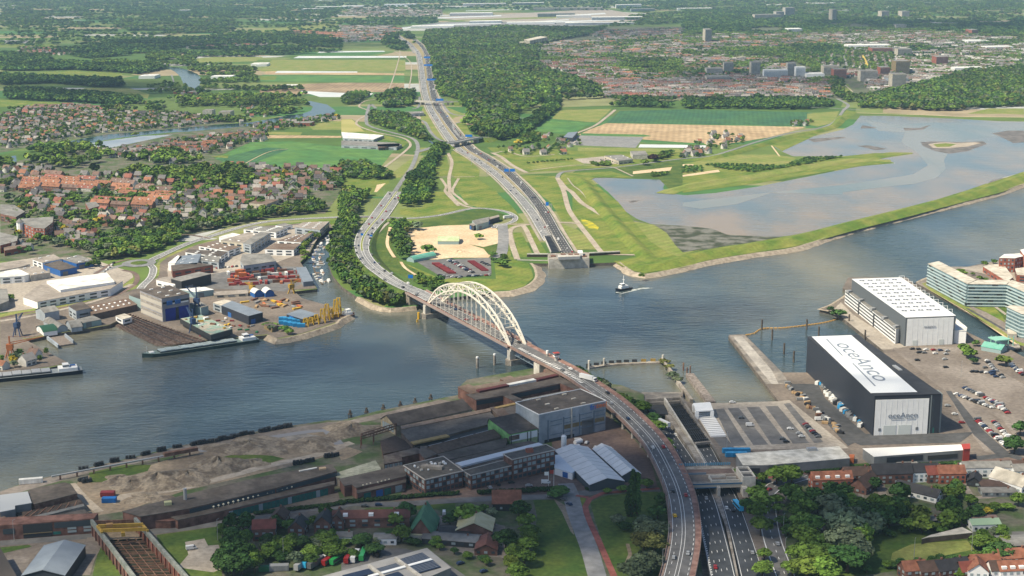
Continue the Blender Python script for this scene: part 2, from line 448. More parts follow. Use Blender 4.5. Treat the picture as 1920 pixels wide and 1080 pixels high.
# far and near waters of the old river
for s in ['A 365,800 450,782 600,757 750,742 870,732 1000,722 1150,708 1280,697 1400,690 1500,672 1620,650 1700,640 1750,622 1760,600 1720,575 1745,568 1840,588 1888,622 1862,648 1750,668 1620,685 1500,700 1300,722 1150,735 960,745 830,757 640,780 500,806 440,825 370,820',
      'A 930,374 1010,380 1060,395 1110,415 1140,450 1120,478 1160,512 1120,518 1070,492 1030,468 1015,432 985,404', 'A 895,280 930,276 985,290 975,304 900,300', 'B 130,114 200,108 290,122 280,134 180,136', 'A 30,880 90,875 95,915 30,912', 'A 1700,188 1830,170 1860,166 1840,176 1720,196',
      'E 865,435 880,437 882,490 872,490', 'B 455,757 470,768 520,806 512,810 460,770', 'E 513,0 522,0 516,85 510,85', 'B 55,680 65,678 75,712 130,738 120,742 60,715']:
 lay('canal', s, W_CANAL, 3)
# ---------------------------------------------------------------- fields and open ground north of the river
F_ = [
    # east of the motorway
    ('O 1137,230 1162,208 1280,205 1507,210 1535,213 1512,237 1280,232', G_DKGR), ('O 1137,231 1512,238 1478,248 1440,258 1350,272 1085,253 1105,243', G_TILL),
    ('B 1350,750 1700,757 1745,765 1700,770 1345,764', G_VIV), ('B 1280,772 1345,762 1700,772 1655,832 1270,815', G_PALE), ('B 1680,812 1925,815 C 0,815 130,818 130,835 0,832 B 1920,832 1670,830', G_PLAST),
    ('B 1720,797 1920,800 C 0,802 120,805 125,815 0,813 B 1710,808', G_VIV),
    ('B 1170,672 1412,690 1290,757 1075,738', G_VIV), ('B 1235,620 1520,612 1440,690 1180,668', G_GRASS2), ('B 820,830 1000,830 1330,850 1900,860 1920,890 1540,940 1050,970 900,890', G_GRASS),
    ('B 1060,935 1330,905 1370,925 1080,955', G_GRASS2), ('B 1310,895 1480,880 1640,915 1500,925 1360,920', G_PAVE2), ('B 1330,830 1900,838 1920,858 1330,850', G_GRASS2),
    ('C 700,640 880,625 850,690 760,712 700,700', G_GRASS2), ('C 250,880 500,815 560,850 900,690 960,650 980,630 920,620 870,690 740,735 500,795 270,850', G_GRASS),
    ('C 0,925 250,870 520,870 640,890 600,930 300,950 0,990', G_GRASS2), ('C 0,980 200,960 560,925 800,890 1080,862 1300,862 1180,880 1080,900 1180,915 1000,935 700,985 400,1035 0,1085', G_GRASS),
    ('B 1520,945 1920,900 1920,1080 1840,1060 1780,1000 1640,995', G_MEAD), ('B 1640,965 1860,940 1850,960 1640,980', G_SAND), ('C 0,985 200,955 210,968 0,995', G_SAND), ('C 0,925 60,925 70,945 0,945', G_SAND),
    ('C 1600,640 1720,610 1920,610 1920,645 1800,640', G_GRASS2), ('C 1600,560 1850,530 1870,590 1700,610 1650,600', G_MEAD),
    # around the tunnel mouth and the motorway
    ('B 1010,985 1200,990 1230,1030 1260,1080 E 1250,0 1280,100 1300,165 1240,165 1180,60 1100,0 B 1080,1080', G_GRASS), ('B 1250,975 1520,965 1640,1000 1430,1000 1400,1010 1480,1080 E 1480,0 1560,60 1600,110 1640,160 1740,280 1840,345 1920,372 F 0,352 300,300 460,272 640,240 900,182 1200,112 1540,10 C 1600,1072 1920,966 1920,1030 1785,1075 F 1785,0 1200,145 640,306 200,374 0,416 E 1920,418 1710,458 1640,444 1560,390 1680,355 1620,300 1490,150 1350,60 1290,0 B 1270,1060 1225,1010', G_GRASS),
    ('E 1300,20 1350,60 1430,110 1490,150 1560,230 1620,300 1670,350 1480,355 1440,300 1340,180 1300,120', G_GRASS), ('E 1240,180 1330,215 1400,265 1450,325 1320,325', G_GRASS2),
    ('E 1345,150 1400,165 1450,200 1440,215 1390,205 1360,180', M('yellow_flowers', (.5, .42, .02), .95, (.2, .24, .04), sc=.12, lo=.4, hi=.6)),
    ('E 660,0 870,0 960,80 1030,170 990,178 980,140 930,112 860,98 770,88 700,60', G_GRASS), ('E 330,95 640,75 690,85 560,125 420,140 330,130', G_GRASS), ('E 440,160 560,140 700,108 780,96 870,108 940,135 900,170 850,180 600,190 440,200', G_MEAD),
    ('E 530,0 590,0 650,55 660,78 460,85 480,30', G_GRASS), ('B 620,850 680,855 780,960 770,1010 880,1080 670,1080 640,1060 640,1010 610,960', G_GRASS), ('B 540,900 590,870 610,950 600,990 520,990', G_GRASS),
    ('E 185,200 260,165 330,160 280,300 330,390 540,480 870,490 860,390 980,385 1050,400 1070,440 1080,480 1030,530 950,552 850,558 600,540 430,510 250,420 175,330', G_GRASS),
    ('E 160,220 270,165 280,290 330,390 520,490 420,510 240,420 170,330', G_MEAD),
    ('E 370,210 560,190 850,180 890,230 880,300 860,320 830,370 620,370 540,380 400,380 380,300', G_SAND), ('E 420,390 540,380 840,370 845,460 580,490', G_ASPH2),
    ('E 720,295 800,310 880,290 885,330 830,355 800,320', G_MEAD), ('E 965,228 1015,228 1080,360 1000,370', G_GRASS), ('E 1030,190 1060,188 1160,350 1110,355', G_GRASS), ('E 915,185 970,185 945,220 955,360 980,385 930,380 900,350', G_GRASS),
    ('B 560,590 700,645 640,660 600,690 560,610', G_GRASS2), ('B 640,690 700,690 720,740 760,775 700,780', G_GRASS), ('B 460,600 530,700 580,790 510,760 440,660', G_GRASS2),
    ('B 230,640 380,630 450,660 430,690 300,650', G_TRACK), ('B 0,750 330,800 340,830 380,800 200,745 90,690 60,670 0,670', G_GRASS), ('B 250,1000 420,870 430,830 480,830 330,1000', G_GRASS2),
    # west of the motorway
    ('O 487,180 487,160 640,155 758,156 758,172 640,174', G_TILL2), ('O 492,140 640,142 758,142 758,155 640,154 487,152', G_VIV), ('O 500,132 758,138 758,141 495,139', G_TILL), ('O 510,112 760,112 760,133 600,132 490,134', G_GRASS2),
    ('O 560,105 762,105 762,108 550,109', G_PLAST), ('O 600,96 720,95 722,97 595,99', G_PLAST), ('O 520,133 670,134 670,136 515,137', G_PLAST), ('O 560,170 640,174 700,175 690,182 600,182', G_PLAST), ('O 487,143 520,143 515,150 487,150', G_GRASS),
    ('A 1205,895 1400,800 1640,795 1920,825 B 0,822 170,832 300,842 215,948 120,920 A 1920,950 1700,950 1400,935 1290,925', G_VIV), ('A 1500,830 1630,838 1500,890 1400,925 1280,915 1205,895', G_DKGR),
    ('B 0,672 60,672 130,740 0,745', M('ripening_crop', (.30, .29, .09), .95, (.36, .33, .12), sc=.01)), ('A 1500,760 1920,765 1920,775 1490,778', G_TILL), ('A 1730,700 1920,680 1920,730 1760,730', G_GRASS2), ('A 1510,740 1700,745 1690,760 1500,755', G_GRASS2),
    ('D 1920,0 1840,0 E 0,0 B 0,1080 0,1010 130,1010 270,1015 270,1030 180,1080 E 180,0 90,60 0,40', G_GRASS), ('B 200,1040 250,1030 200,1080 185,1080', G_SAND),
    ('A 60,430 240,405 420,398 690,412 680,435 560,445 200,435', G_GRASS), ('A 0,560 440,585 430,600 0,600', G_GRASS), ('A 480,495 720,492 840,530 830,556 640,515 400,520', G_GRASS2), ('A 1105,330 1200,320 1480,320 1440,345 1110,352', G_GRASS2),
    ('A 640,215 1100,200 1640,150 1920,105 1920,135 1700,190 1200,210 700,238', G_GRASS2), ('A 1400,390 1920,365 1920,395 1480,400', G_GRASS2), ('A 0,225 200,228 190,245 0,243', G_PALE),
    ('A 0,250 300,250 320,262 0,265', G_GRASS),
    # motorway surroundings and far works
    ('B 320,155 560,125 900,120 1280,105 1700,100 1640,135 1100,155 500,160', G_PALE), ('B 480,95 900,80 1480,50 1720,90 1640,125 1100,125 700,120', G_PAVE2),
('B 320,158 560,135 900,128 900,133 560,142 330,163', G_PLAST),
('B 500,100 900,85 900,91 520,105', G_PLAST),
('B 930,130 1280,108 1280,113 940,135', G_PLAST),
('B 1100,95 1480,72 1490,79 1110,102', G_PLAST),
('B 1200,120 1700,104 1640,112 1200,127', G_PLAST),
('B 700,60 1200,45 1200,48 700,63', G_PLAST),
('B 60,45 400,30 400,33 60,48', G_PLAST),
('C 240,38 700,42 700,44 240,40', G_PLAST),
('C 1150,40 1900,46 1900,49 1150,43', G_PLAST),
    ('B 640,112 1100,96 1400,90 1400,98 1100,106 650,118', G_GRASS2),
]
for s, m in F_: lay('field', s, m, 4)
lay('suburb_ground', 'A 0,640 180,600 500,595 1000,640 1330,690 1000,722 600,757 370,790 0,860', G_SUB, 2)
lay('suburb_ground', 'A 0,930 400,835 960,750 1500,700 1480,770 1200,890 1290,925 1700,950 1920,960 D 1920,0 1830,120 1500,150 1050,250 800,360 500,400 0,390', G_SUB, 2)
lay('suburb_ground', 'B 1100,370 1230,200 1500,150 1920,150 C 500,40 1300,120 1920,230 1920,380 1700,395 1450,460 1200,520 980,560 640,560 0,560 B 1500,555 1400,480', G_SUB, 2)
lay('greenhouse_field', 'A 460,812 800,765 975,758 620,832 500,838', M('greenhouse_glass', (.22, .27, .33), .4, (.30, .34, .38), sc=.03, rows=(.3, .05, .15)), 4)
for s in ['D 440,190 530,170 600,180 470,210', 'A 1180,880 1290,870 1280,890', 'C 880,480 930,470 960,520 910,530', 'B 1110,460 1190,455 1260,470 1240,485 1130,478', 'D 1480,185 1560,180 1920,150 1920,180 1550,200']:
 lay('lawn', s, G_GRASS, 4)
# shipyard and works on the west bank
lay('shipyard_ground', 'D 0,715 400,640 720,560 790,530 890,480 870,430 900,370 1100,300 1380,215 1500,190 1850,165 1866,200 1788,250 1743,340 1688,392 1743,480 1780,543 1648,552 1698,598 1850,640 1920,660 1920,722 1700,795 1560,822 1500,800 1150,836 735,690 615,747 300,790 150,826 118,818 383,962 288,982 0,1020', G_YARD, 2)
lay('works_ground', 'D 0,400 200,370 500,370 640,420 740,450 750,480 640,560 480,610 300,645 0,680', G_PAVE2, 3)
lay('works_ground', 'D 940,430 1200,330 1500,200 1850,170 1740,330 1600,380 1400,460 1200,520 950,520', G_PAVE2, 3)
lay('trailer_yard', 'D 1200,460 1500,420 1680,420 1740,500 1600,560 1100,540 1020,520', G_ASPH2, 4)
for s in ['D 870,430 900,380 1000,330 1200,270 1380,215 1440,215 1100,300 940,370 900,400 895,470 875,480', 'D 480,620 640,565 740,530 760,505 750,480 700,520 600,565 440,610', 'D 0,690 200,655 380,630 390,655 200,680 0,712', 'D 700,560 780,540 790,530 760,525 700,545']:
 lay('verge', s, G_GRASS2, 5)
# slipway ramp of the shipyard
# ---------------------------------------------------------------- south bank
for s, m, lv in [
    ('G 420,565 520,500 850,455 1120,370 1260,330 1600,262 1830,250 1920,300 H 0,340 120,380 60,410 0,430 G 1900,390 1650,460 1040,600 700,715 520,745 440,690', G_DIRT, 2),
    ('G 0,605 150,555 500,475 1000,357 1250,310 1600,252 1840,215 H 0,215 560,88 640,100 600,115 0,240 G 1500,320 1120,375 500,500 0,640', G_PAVE, 1),
    ('G 500,500 700,455 850,455 830,490 600,550 510,555', G_MEAD, 3), ('G 1130,440 1300,400 1450,385 1600,420 1500,450 1380,460 1200,500', G_MEAD, 3),
    ('G 1590,290 1700,275 1830,300 1790,315 1620,320', G_CONCD, 3), ('G 0,850 560,800 850,800 1300,760 1900,600 H 0,690 G 1560,800 900,890 0,1080', G_YARD, 1),
    ('G 0,920 160,905 180,915 30,950 0,955', G_MEAD, 3), ('G 400,890 470,900 480,950 430,1080 370,1080', G_MEAD, 3), ('G 520,1080 560,910 620,960 680,1080', G_MEAD, 3), ('G 880,850 1240,800 1250,1080 1010,1080 900,920', G_MEAD, 2),
    ('G 1040,890 1150,870 1170,910 1230,905 1270,1030 1200,1060 1050,1040 1000,1030 1060,960', G_PAVE2, 4), ('G 40,960 170,975 140,1080 30,1080', G_PAVE, 3),
    ('H 1080,652 1200,652 1265,700 1300,800 1340,880 1395,1000 1410,1080 950,1080 1060,1000 1090,850 1100,740', G_MEAD, 3), ('H 1400,665 1500,625 1780,602 1830,700 1850,850 1810,1080 1555,1080 1480,920 1425,760', G_MEAD, 3),
    ('H 1330,640 1380,635 1360,690 1345,690', G_GRASS, 3), ('H 540,970 700,1080 0,1080 0,930 350,925', G_ASPH2, 2), ('H 1190,640 1270,690 1310,850 1290,830 1240,720', G_DIRT, 2),
    ('H 1180,280 1500,180 1620,280 1740,420 1780,590 1300,600 1200,520', G_BRICKRD, 2), ('H 360,590 700,560 1180,470 1290,600 1180,640 300,660', G_BRICKRD, 2), ('H 0,0 0,0 0,0', G_ASPH, 1),
    ('H 530,740 700,740 920,800 940,980 700,960 520,880', G_PAVE, 2), ('H 80,730 140,700 300,690 640,670 640,720 500,700 320,720', G_MEAD, 3)]:
 if s != 'H 0,0 0,0 0,0': lay('yard' if m in (G_YARD, G_PAVE, G_BRICKRD, G_ASPH2, G_PAVE2) else 'open_ground', s, m, lv)
# ---------------------------------------------------------------- east bank
for s, m, lv in [
    ('I 60,112 160,108 540,97 600,90 935,362 250,370 150,260', G_PAVE2, 2),
    ('I 180,142 230,137 362,346 280,350', G_ASPH2, 3), ('I 252,136 315,134 482,341 398,344', G_ASPH2, 3), ('I 360,131 430,128 592,337 500,340', G_ASPH2, 3), ('I 465,126 535,124 712,332 620,336', G_ASPH2, 3), ('I 568,112 602,108 792,328 740,333', G_ASPH2, 3),
    ('I 170,300 240,295 300,370 210,350', G_ASPH2, 3), ('F 262,808 345,804 560,1015 600,1080 470,1080', G_CONCD, 2), ('F 285,815 335,812 500,1000 540,1080 500,1080', G_CONC, 3),
    ('F 890,620 960,690 1200,845 1260,870 1180,885 1120,885 890,700 840,670', G_PAVE2, 2), ('F 1180,880 1540,870 1700,960 1920,1080 I 1920,0 1920,220 1860,290 1800,200 1480,40 F 1420,1080', G_PAVE, 3),
    ('I 1500,60 1700,140 1860,300 1830,400 1700,380 1560,200', G_PAVE, 4), ('I 1480,40 1510,40 1690,260 1850,400 1790,420 1640,290', G_ASPH, 5),
    ('I 920,310 1040,280 1470,280 1640,270 1560,330 1000,345', G_ASPH, 3), ('I 560,0 600,0 930,350 1040,290 980,240 800,80 760,0', G_ASPH, 3),
    ('I 640,560 900,490 1100,470 1640,440 1920,470 1920,1080 600,1080 560,700', G_SUB, 1), ('I 820,840 1250,790 1400,850 1660,880 1640,960 1290,1040 850,1080', G_MEAD, 3), ('I 1180,950 1290,900 1600,880 1640,930 1500,960 1280,1010 1170,990', G_GRASS2, 4),
    ('I 640,1000 1100,1010 1400,1020 1000,1080 640,1080', G_MEAD, 2), ('I 330,540 470,545 480,600 340,580', G_MEAD, 2), ('I 700,470 960,450 1620,410 1740,400 1760,415 1500,430 1000,475 690,500', G_MEAD, 3), ('I 1850,830 1920,830 1920,910 1860,905', G_ASPH2, 4)]:
 lay('yard', s, m, lv)
# peninsula gardens, canal bank
for s, m, lv in [('F 1345,515 1400,500 1600,640 1880,838 1920,852 O 1935,650 F 1890,862 1600,668 1400,560', G_GRASS2, 2), ('F 1320,512 1600,676 1800,800 1885,856 1868,856 1600,672', G_SAND, 3), ('F 1620,640 1820,625 1920,650 1920,720 1860,740', G_MEAD, 2), ('F 1640,640 1740,635 1800,700 1815,735', G_GRASS, 3), ('F 1560,430 1700,410 1780,400 1920,440 1920,500 1850,500 1600,440', G_PAVE2, 2)]:
 lay('garden', s, m, lv)
# rock edges where the banks meet the water
def rocks(s, w_=9.0, z1=GZ + .35, side=1, drop=3.3):
 path = bez([(*p, z1) for p in gp(s)], 10)
 ns = normals(path); mb = MB()
 rr = random.Random(3)
 mb.strip([[p - n * (2.5 * side) + Vector((0, 0, -.1)), p + Vector((0, 0, .1 + rr.random() * .3)), p + n * (w_ * side) * (.8 + .4 * rr.random()) + Vector((0, 0, -drop))] for p, n in zip(path, ns)])
 struct(mb.build('rock_revetment', G_ROCK))
rocks('E 90,592 180,640 280,657 420,645', 2.5, side=1)
rocks('E 850,566 950,560 1040,535 1090,500 1104,470 1092,425 1072,402', 8, side=1)
rocks('E 1560,396 1600,425 1640,452 1710,464 1780,455 1920,424 F 0,424 100,402 200,380 420,345 640,312 900,228 1200,150 1500,75 1790,0 O 1925,344 2050,318', 6, side=1)
rocks('D 1505,808 1560,832 1700,805 1900,742 E 0,720 62,690', 4, side=1)
rocks('F 960,560 880,612 830,642 770,662 830,672 890,702', 4, side=-1)
rocks('F 1310,510 1345,492 1380,480', 4, side=-1)
# dikes: a grassed ridge along a line
def dike(s, w_, h, mat=G_GRASS, crest=None, z=GZ):
 path = bez([(*p, z + .3) for p in gp(s)], 14); hk = lambda i: min(1, i / 4, (len(path) - 1 - i) / 4)
 mb = MB(); n_ = normals(path); mm = MB()
 U = Vector((0, 0, 1))
 prof = [(-.5, 0), (-.42, .08), (-.12, .95), (0, 1), (.12, .95), (.42, .08), (.5, 0)]
 mb.strip([[p + n * (w_ * a) + U * (h * b * hk(i)) for a, b in prof] for i, (p, n) in enumerate(zip(path, n_))])
 o = mb.build('dike', mat, smooth=True); struct(o)
 if crest:
  mm.strip([[p - n * 1.6 + U * (h + .12), p + n * 1.6 + U * (h + .12)] for p, n in zip(path, n_)])
  struct(mm.build('dike_path', crest))
dike('E 1620,385 1700,430 1780,425 1900,400 F 0,388 200,345 430,310 640,275 900,205 1200,130 1500,52 1660,12 C 1740,1070 1920,1005 O 2050,306', 34, 5)
dike('C -100,1090 0,1060 400,1000 700,945 1000,905 1170,905', 26, 4.5, G_GRASS2)
dike('B 1270,985 1330,1010 E 1370,-40 1440,60 1500,130 1560,200 1640,290 1720,370 1760,410', 22, 4, G_GRASS)
dike('C 0,905 150,892 270,868 500,800 620,768 780,738 860,705 905,650', 20, 3.5, G_GRASS)
# ---------------------------------------------------------------- roads
def road(s, wd, mat, lv=8, z=GZ, name='road', edge=False, centre=False, step=8):
 q = px(s) if isinstance(s, str) else s
 path = bez([(*P2(a, b, z), z) for a, b in q], step)
 zz = level([(p.x, p.y) for p in path])
 for p in path: p.z += zz
 lv = 0
 mb = MB(); ribbon(mb, path, -wd / 2, wd / 2, 0, 0)
 if edge:
  for e in (-1, 1): ribbon(mb, path, e * (wd / 2 - .7) - .22, e * (wd / 2 - .7) + .22, .03, 1)
 if centre: dashes(mb, path, 0, .35, 3, 6, .03, 1)
 o = mb.build(name, [mat, G_WHITE]); struct(o)
 return path
# motorway north of the tunnel
MW_L = road('O 1030,452 1014,425 1000,402 981,378 964,360 942,338 918,318 886,296 857,277 832,245 813,215 805,200 797,175 793,150 789,120 784,100 770,84 757,75 745,66', 13.5, G_PALE, 9, name='motorway')
MW_R = road('O 1064,474 1040,435 1022,402 1005,378 990,360 968,338 945,318 908,294 880,277 852,245 830,215 820,200 812,175 807,150 803,120 799,100 790,86 776,74', 15, G_ASPH, 9, name='motorway')
def lanes(path, wd, n, lv=.6, name='lane_markings', z=0):
 mb = MB()
 for e in (-1, 1): ribbon(mb, path, e * (wd / 2 - 1.2) - .2, e * (wd / 2 - 1.2) + .2, .05 * lv + z, 0)
 lw = (wd - 2.4) / n
 for k in range(1, n): dashes(mb, path, -wd / 2 + 1.2 + k * lw, .3, 4, 8, .05 * lv + z, 0)
 struct(mb.build(name, G_WHITE))
lanes(MW_L, 13.5, 3); lanes(MW_R, 15, 4)
# verges between and beside the carriageways
vg = MB()
for (l_, r_) in [(MW_L, MW_R)]:
 n = min(len(l_), len(r_))
 A_ = [l_[int(i * (len(l_) - 1) / 59)] for i in range(60)]; B_ = [r_[int(i * (len(r_) - 1) / 59)] for i in range(60)]
 na, nb_ = normals(A_), normals(B_)
 sg = 1 if (B_[30] - A_[30]).dot(na[30]) > 0 else -1
 vg.strip([[a + n1 * (sg * 7) + Vector((0, 0, .12)), b - n2 * (sg * 7.8) + Vector((0, 0, .12))] for a, b, n1, n2 in zip(A_, B_, na, nb_) if (b - a).dot(n1 * sg) > 16])
struct(vg.build('central_reserve', M('reserve', (.24, .21, .10), .95, (.33, .27, .15), sc=.2, fine=.5)))
for pth, w_ in ((MW_L, 13.5), (MW_R, 15)):
 mb = MB()
 for e in (-1, 1): ribbon_box(mb, pth, e * (w_ / 2 + .6) - .15, e * (w_ / 2 + .6) + .15, .4, 1.2)
 tag(mb.build('crash_barrier', G_CONC), 'low pale barrier lining both edges of the %s carriageway of the motorway' % ('light grey' if w_ == 13.5 else 'dark'), 'barrier')
mb = MB(); ribbon(mb, MW_R, 8.5, 12, .3); struct(mb.build('hard_verge', G_TRACK))
mb = MB(); ribbon(mb, MW_L, -11, -8.2, .3); struct(mb.build('hard_verge', G_PAVE2))
ROADPTS = {}
def mark(path, r_):
 for p in path:
  for i in range(-1, 2):
   for j in range(-1, 2): ROADPTS.setdefault((int(p.x // 14) + i, int(p.y // 14) + j), []).append((p.x, p.y, r_))
def on_road(x, y, m=2.0):
 return any((x - a) ** 2 + (y - b) ** 2 < (r_ + m) ** 2 for a, b, r_ in ROADPTS.get((int(x // 14), int(y // 14)), ()))
for p_ in (MW_L, MW_R): mark(p_, 9)
RD = [
    ('B 1215,1000 1232,975 1290,962 1540,942 1750,915 1920,893 C 150,880 260,850 380,810 500,775 620,745 760,722 840,695 880,655 905,620', 6, G_PALE, 0),
    ('B 1215,1000 1235,1040 E 1252,0 1280,100 1335,180 1400,262 1445,320 1475,352', 6.5, G_TRACK, 0), ('B 1225,1015 1262,1060 E 1295,0 1350,60 1430,110 1490,150 1560,230 1620,300 1682,356', 7, G_TRACK, 0),
    ('B 1262,985 1300,1040 E 1350,0 1430,90 1500,130 1540,162 1640,262 1780,400', 2.0, G_PAVE2, 0), ('E 1385,348 1480,352 1690,356', 6, G_TRACK, 0), ('E 1215,172 1330,180 1350,205', 6, G_TRACK, 0),
    ('E 1060,183 1000,192 960,205 946,235 962,300 990,380', 6.5, G_TRACK, 0), ('E 1020,188 1040,215 1075,290 1112,358 1160,362', 6, G_TRACK, 0), ('E 862,183 930,182 1065,184', 6, G_TRACK, 0), ('E 905,182 912,260 898,352 850,368', 12, G_PALE, 0), ('E 990,382 1160,386', 4, G_CONC, 0),
    ('E 320,150 420,148 560,131 700,100 770,92 860,100 930,113 976,138 972,162 930,180 870,190 858,205', 7, G_PALE, 1),
    ('B 600,862 622,915 606,1000 610,1080 E 603,0 642,50 700,82 765,94', 5, G_TRACK, 0), ('B 500,998 620,997 750,995', 3, G_TRACK, 0), ('B 660,1005 640,1040 E 625,0 670,40 710,75', 4, G_TRACK, 0), ('B 560,1005 590,1050 E 585,0 640,60 660,80', 4, G_TRACK, 0),
    ('E 335,160 268,172 200,238 160,290 172,342 222,410 300,470 380,522 430,552', 3.5, G_PAVE2, 0), ('E 335,395 360,430 430,475 480,500', 3, G_SAND, 0), ('E 275,200 258,290 285,350 300,370', 3.5, G_SAND, 0),
    ('D 1922,142 1700,152 1500,168 1350,200 1200,245 1060,290 950,338 885,368 835,392', 9, G_PALE, 1), ('E -5,142 150,140 340,150', 12, G_ASPH2, 1), ('D 1180,262 1050,240 960,250', 4, G_BRICKRD, 0),
    ('D 835,405 862,430 850,480 810,520 790,545', 8, G_PALE, 1), ('D 740,405 660,420 540,455', 8, G_PALE, 0), ('D 690,440 742,450 772,480 748,528 640,585 480,628 300,660 150,680 0,712', 5, G_BRICKRD, 0), ('D 730,380 640,400 520,470', 4, G_BRICKRD, 0),
    ('D 740,520 660,560 580,600 440,640 200,695 0,728', 5, G_PAVE2, 0),
    ('B 190,560 130,570 100,600 160,630 90,680 100,710 200,745 340,775 388,810 360,850 242,942', 4.5, G_TRACK, 0), ('B 195,610 160,590 140,680 172,715 300,750 400,780 430,820 420,880 390,950 340,1020 300,1080', 6.5, G_PALE, 0), ('B 180,548 260,520 330,300 300,285', 3, G_TRACK, 0),
    ('B 430,670 472,690 500,740 540,780 592,803', 6, G_PALE, 0), ('B 548,540 575,595 620,640 720,657', 6, G_PALE, 0), ('B 700,683 632,700 642,742 682,782', 5, G_PALE, 0), ('B 1135,610 1080,650 995,715', 6, G_PALE, 0), ('B 980,660 1060,665 1130,620', 4, G_PALE, 0),
    ('B 440,545 435,600 400,615', 5, G_PALE, 0), ('B 340,240 370,250 410,300', 5, G_PALE, 0), ('B 300,290 380,340 395,400 380,500', 3, G_TRACK, 0),
    ('B 848,860 900,885 960,930 1042,972', 7, G_TRACK, 0), ('B 860,862 930,852 1040,880 1200,870', 4, G_TRACK, 0), ('B 1060,960 1330,930 1540,942', 3.5, G_TRACK, 0), ('B 1275,768 1420,710 1490,660 1540,618', 6, G_TRACK, 0), ('C 500,820 545,880', 2.5, G_SAND, 0), ('B 1540,945 1640,992', 3, G_TRACK, 0),
    ('C 980,635 1300,645 1600,655 1920,660', 5, G_SAND, 0), ('C 905,620 930,590 870,555', 7, G_PALE, 0), ('C 700,602 860,610 1000,618', 6, G_PALE, 0), ('C 905,470 965,525', 3, G_TRACK, 0), ('C 550,505 585,470', 6, G_PALE, 0), ('C 1010,310 1045,380', 9, M('yellow_hall_ground', (.55, .4, .08), .9), 0), ('C 905,310 925,380', 6, G_PALE, 0),
    ('A 965,420 975,470 930,500', 4, G_PALE, 0), ('A 1230,965 1300,960 1500,860 1620,838', 1.5, G_SAND, 0),
    # foreground
    ('G 620,670 700,630 1040,582 1500,462 1750,408 1920,352 H 0,345 60,330', 7, G_TRACK, 0), ('G 400,560 470,640 560,720', 5, G_TRACK, 0), ('G 1120,378 1500,305 1740,268 1830,262 1910,340', 6, M('pale_track', (.24, .24, .25), .9), 0),
    ('G 0,895 300,872 560,850 850,832 1300,772 1560,722 1760,700 1900,690 H 60,672 300,678 640,655 1000,640 1150,636 1260,628 1500,600 1790,592', 8, G_ASPH2, 0), ('G 540,862 520,920 480,1000 455,1080', 9, G_PAVE, 0),
    ('H 1262,560 1290,620 1310,700 1345,800 1395,930 1440,1085', 9.5, G_PALE, 0), ('H 1790,588 1600,603 1470,615 1395,650 1372,690 1395,770 1450,890 1535,1085', 3.4, G_RED, 0), ('H 1320,628 1390,640', 3, G_RED, 0), ('H 1610,900 1625,960 1600,1020', 2, G_DIRT, 0),
    ('I 330,535 480,533 700,503 900,482 1300,452 1560,432 1640,420 1920,432', 7, G_BRICKRD, 0), ('I 330,528 480,526 700,496 900,475 1300,445 1560,425', 2.4, G_RED, 0), ('I 1640,420 1840,402 1925,428', 7, G_ASPH, 0),
    ('I 700,515 600,545 520,572 472,615 478,720 500,860 548,1000 580,1085', 10.5, G_ASPH2, 1), ('I 400,545 470,540 520,575', 5, G_ASPH2, 0), ('I 740,750 780,800 800,870', 4, G_BRICKRD, 0), ('I 1000,600 1010,700 1010,720', 3, G_PAVE, 0), ('I 1110,560 1130,640 1160,700 1240,760', 5, G_PAVE, 0), ('I 1560,540 1640,640 1800,620 1920,640', 5, G_PAVE, 0),
    ('F 1740,632 1820,690', 3, G_PAVE2, 0), ('F 1600,655 1820,780', 3, G_ASPH, 0),
]
for s, w_, m, e in RD: pth_ = road(s, w_, m, 8 if m is not G_RED else 9, edge=bool(e), centre=bool(e), name='path' if w_ <= 4 else 'road'); mark(pth_, w_ / 2)
# roundabout
c = P(*px('D 782,402')[0])
mb = MB()
ring = [(c[0] + math.cos(t) * r_, c[1] + math.sin(t) * r_ * 1.0) for r_ in (1,) for t in (0,)]
mb.flat([(c[0] + 17 * math.cos(t), c[1] + 19 * math.sin(t), GZ + .5) for t in (i * math.pi / 16 for i in range(32))], 0)
mb.build('roundabout_road', G_PALE)['kind'] = 'structure'
mb = MB(); mb.prism([(c[0] + 8.5 * math.cos(t), c[1] + 9.5 * math.sin(t)) for t in (i * math.pi / 12 for i in range(24))], GZ + .3, GZ + .75, 1, 0)
mb.build('roundabout_island', [G_MEAD, G_CONC])['kind'] = 'structure'
# ---------------------------------------------------------------- approach embankment (north) : road surface climbs to the bridge
ap = [(312 / 3 + 640, 0 + 360, GZ), (719, 395, GZ), (708, 410, GZ + .2), (694, 426, GZ + 1.2), (682, 444, GZ + 2.5), (678, 462, GZ + 4), (683, 480, GZ + 5.8), (698, 499, GZ + 7.5), (716, 513, GZ + 8.8), (738, 528, GZ + 10), (762, 540, GZ + 11)]
ap = [(*P2(a, b, z), z) for a, b, z in ap]
LF, LN = Vector(P(803, 567, 14.2)), Vector(P(956.7, 648.3, 14.2))
axis = (LN - LF).normalized(); perp = Vector((-axis.y, axis.x, 0))      # towards the right-hand truss (upstream side)
if perp.x < 0: perp = -perp
WID = 13.2
CF, CN = LF + perp * WID / 2, LN + perp * WID / 2
p_end = CF - axis * 40
APP = bez(ap + [tuple(p_end), tuple(CF - axis * 4)], 7)
wd_ = lambda i: 12 - 4.4 * min(1, max(0, (i / len(APP) - .25) / .35))
mb = MB(); ribbon(mb, APP, lambda i: -wd_(i), wd_, .55)
struct(mb.build('approach_road', G_PALE))
mb = MB()
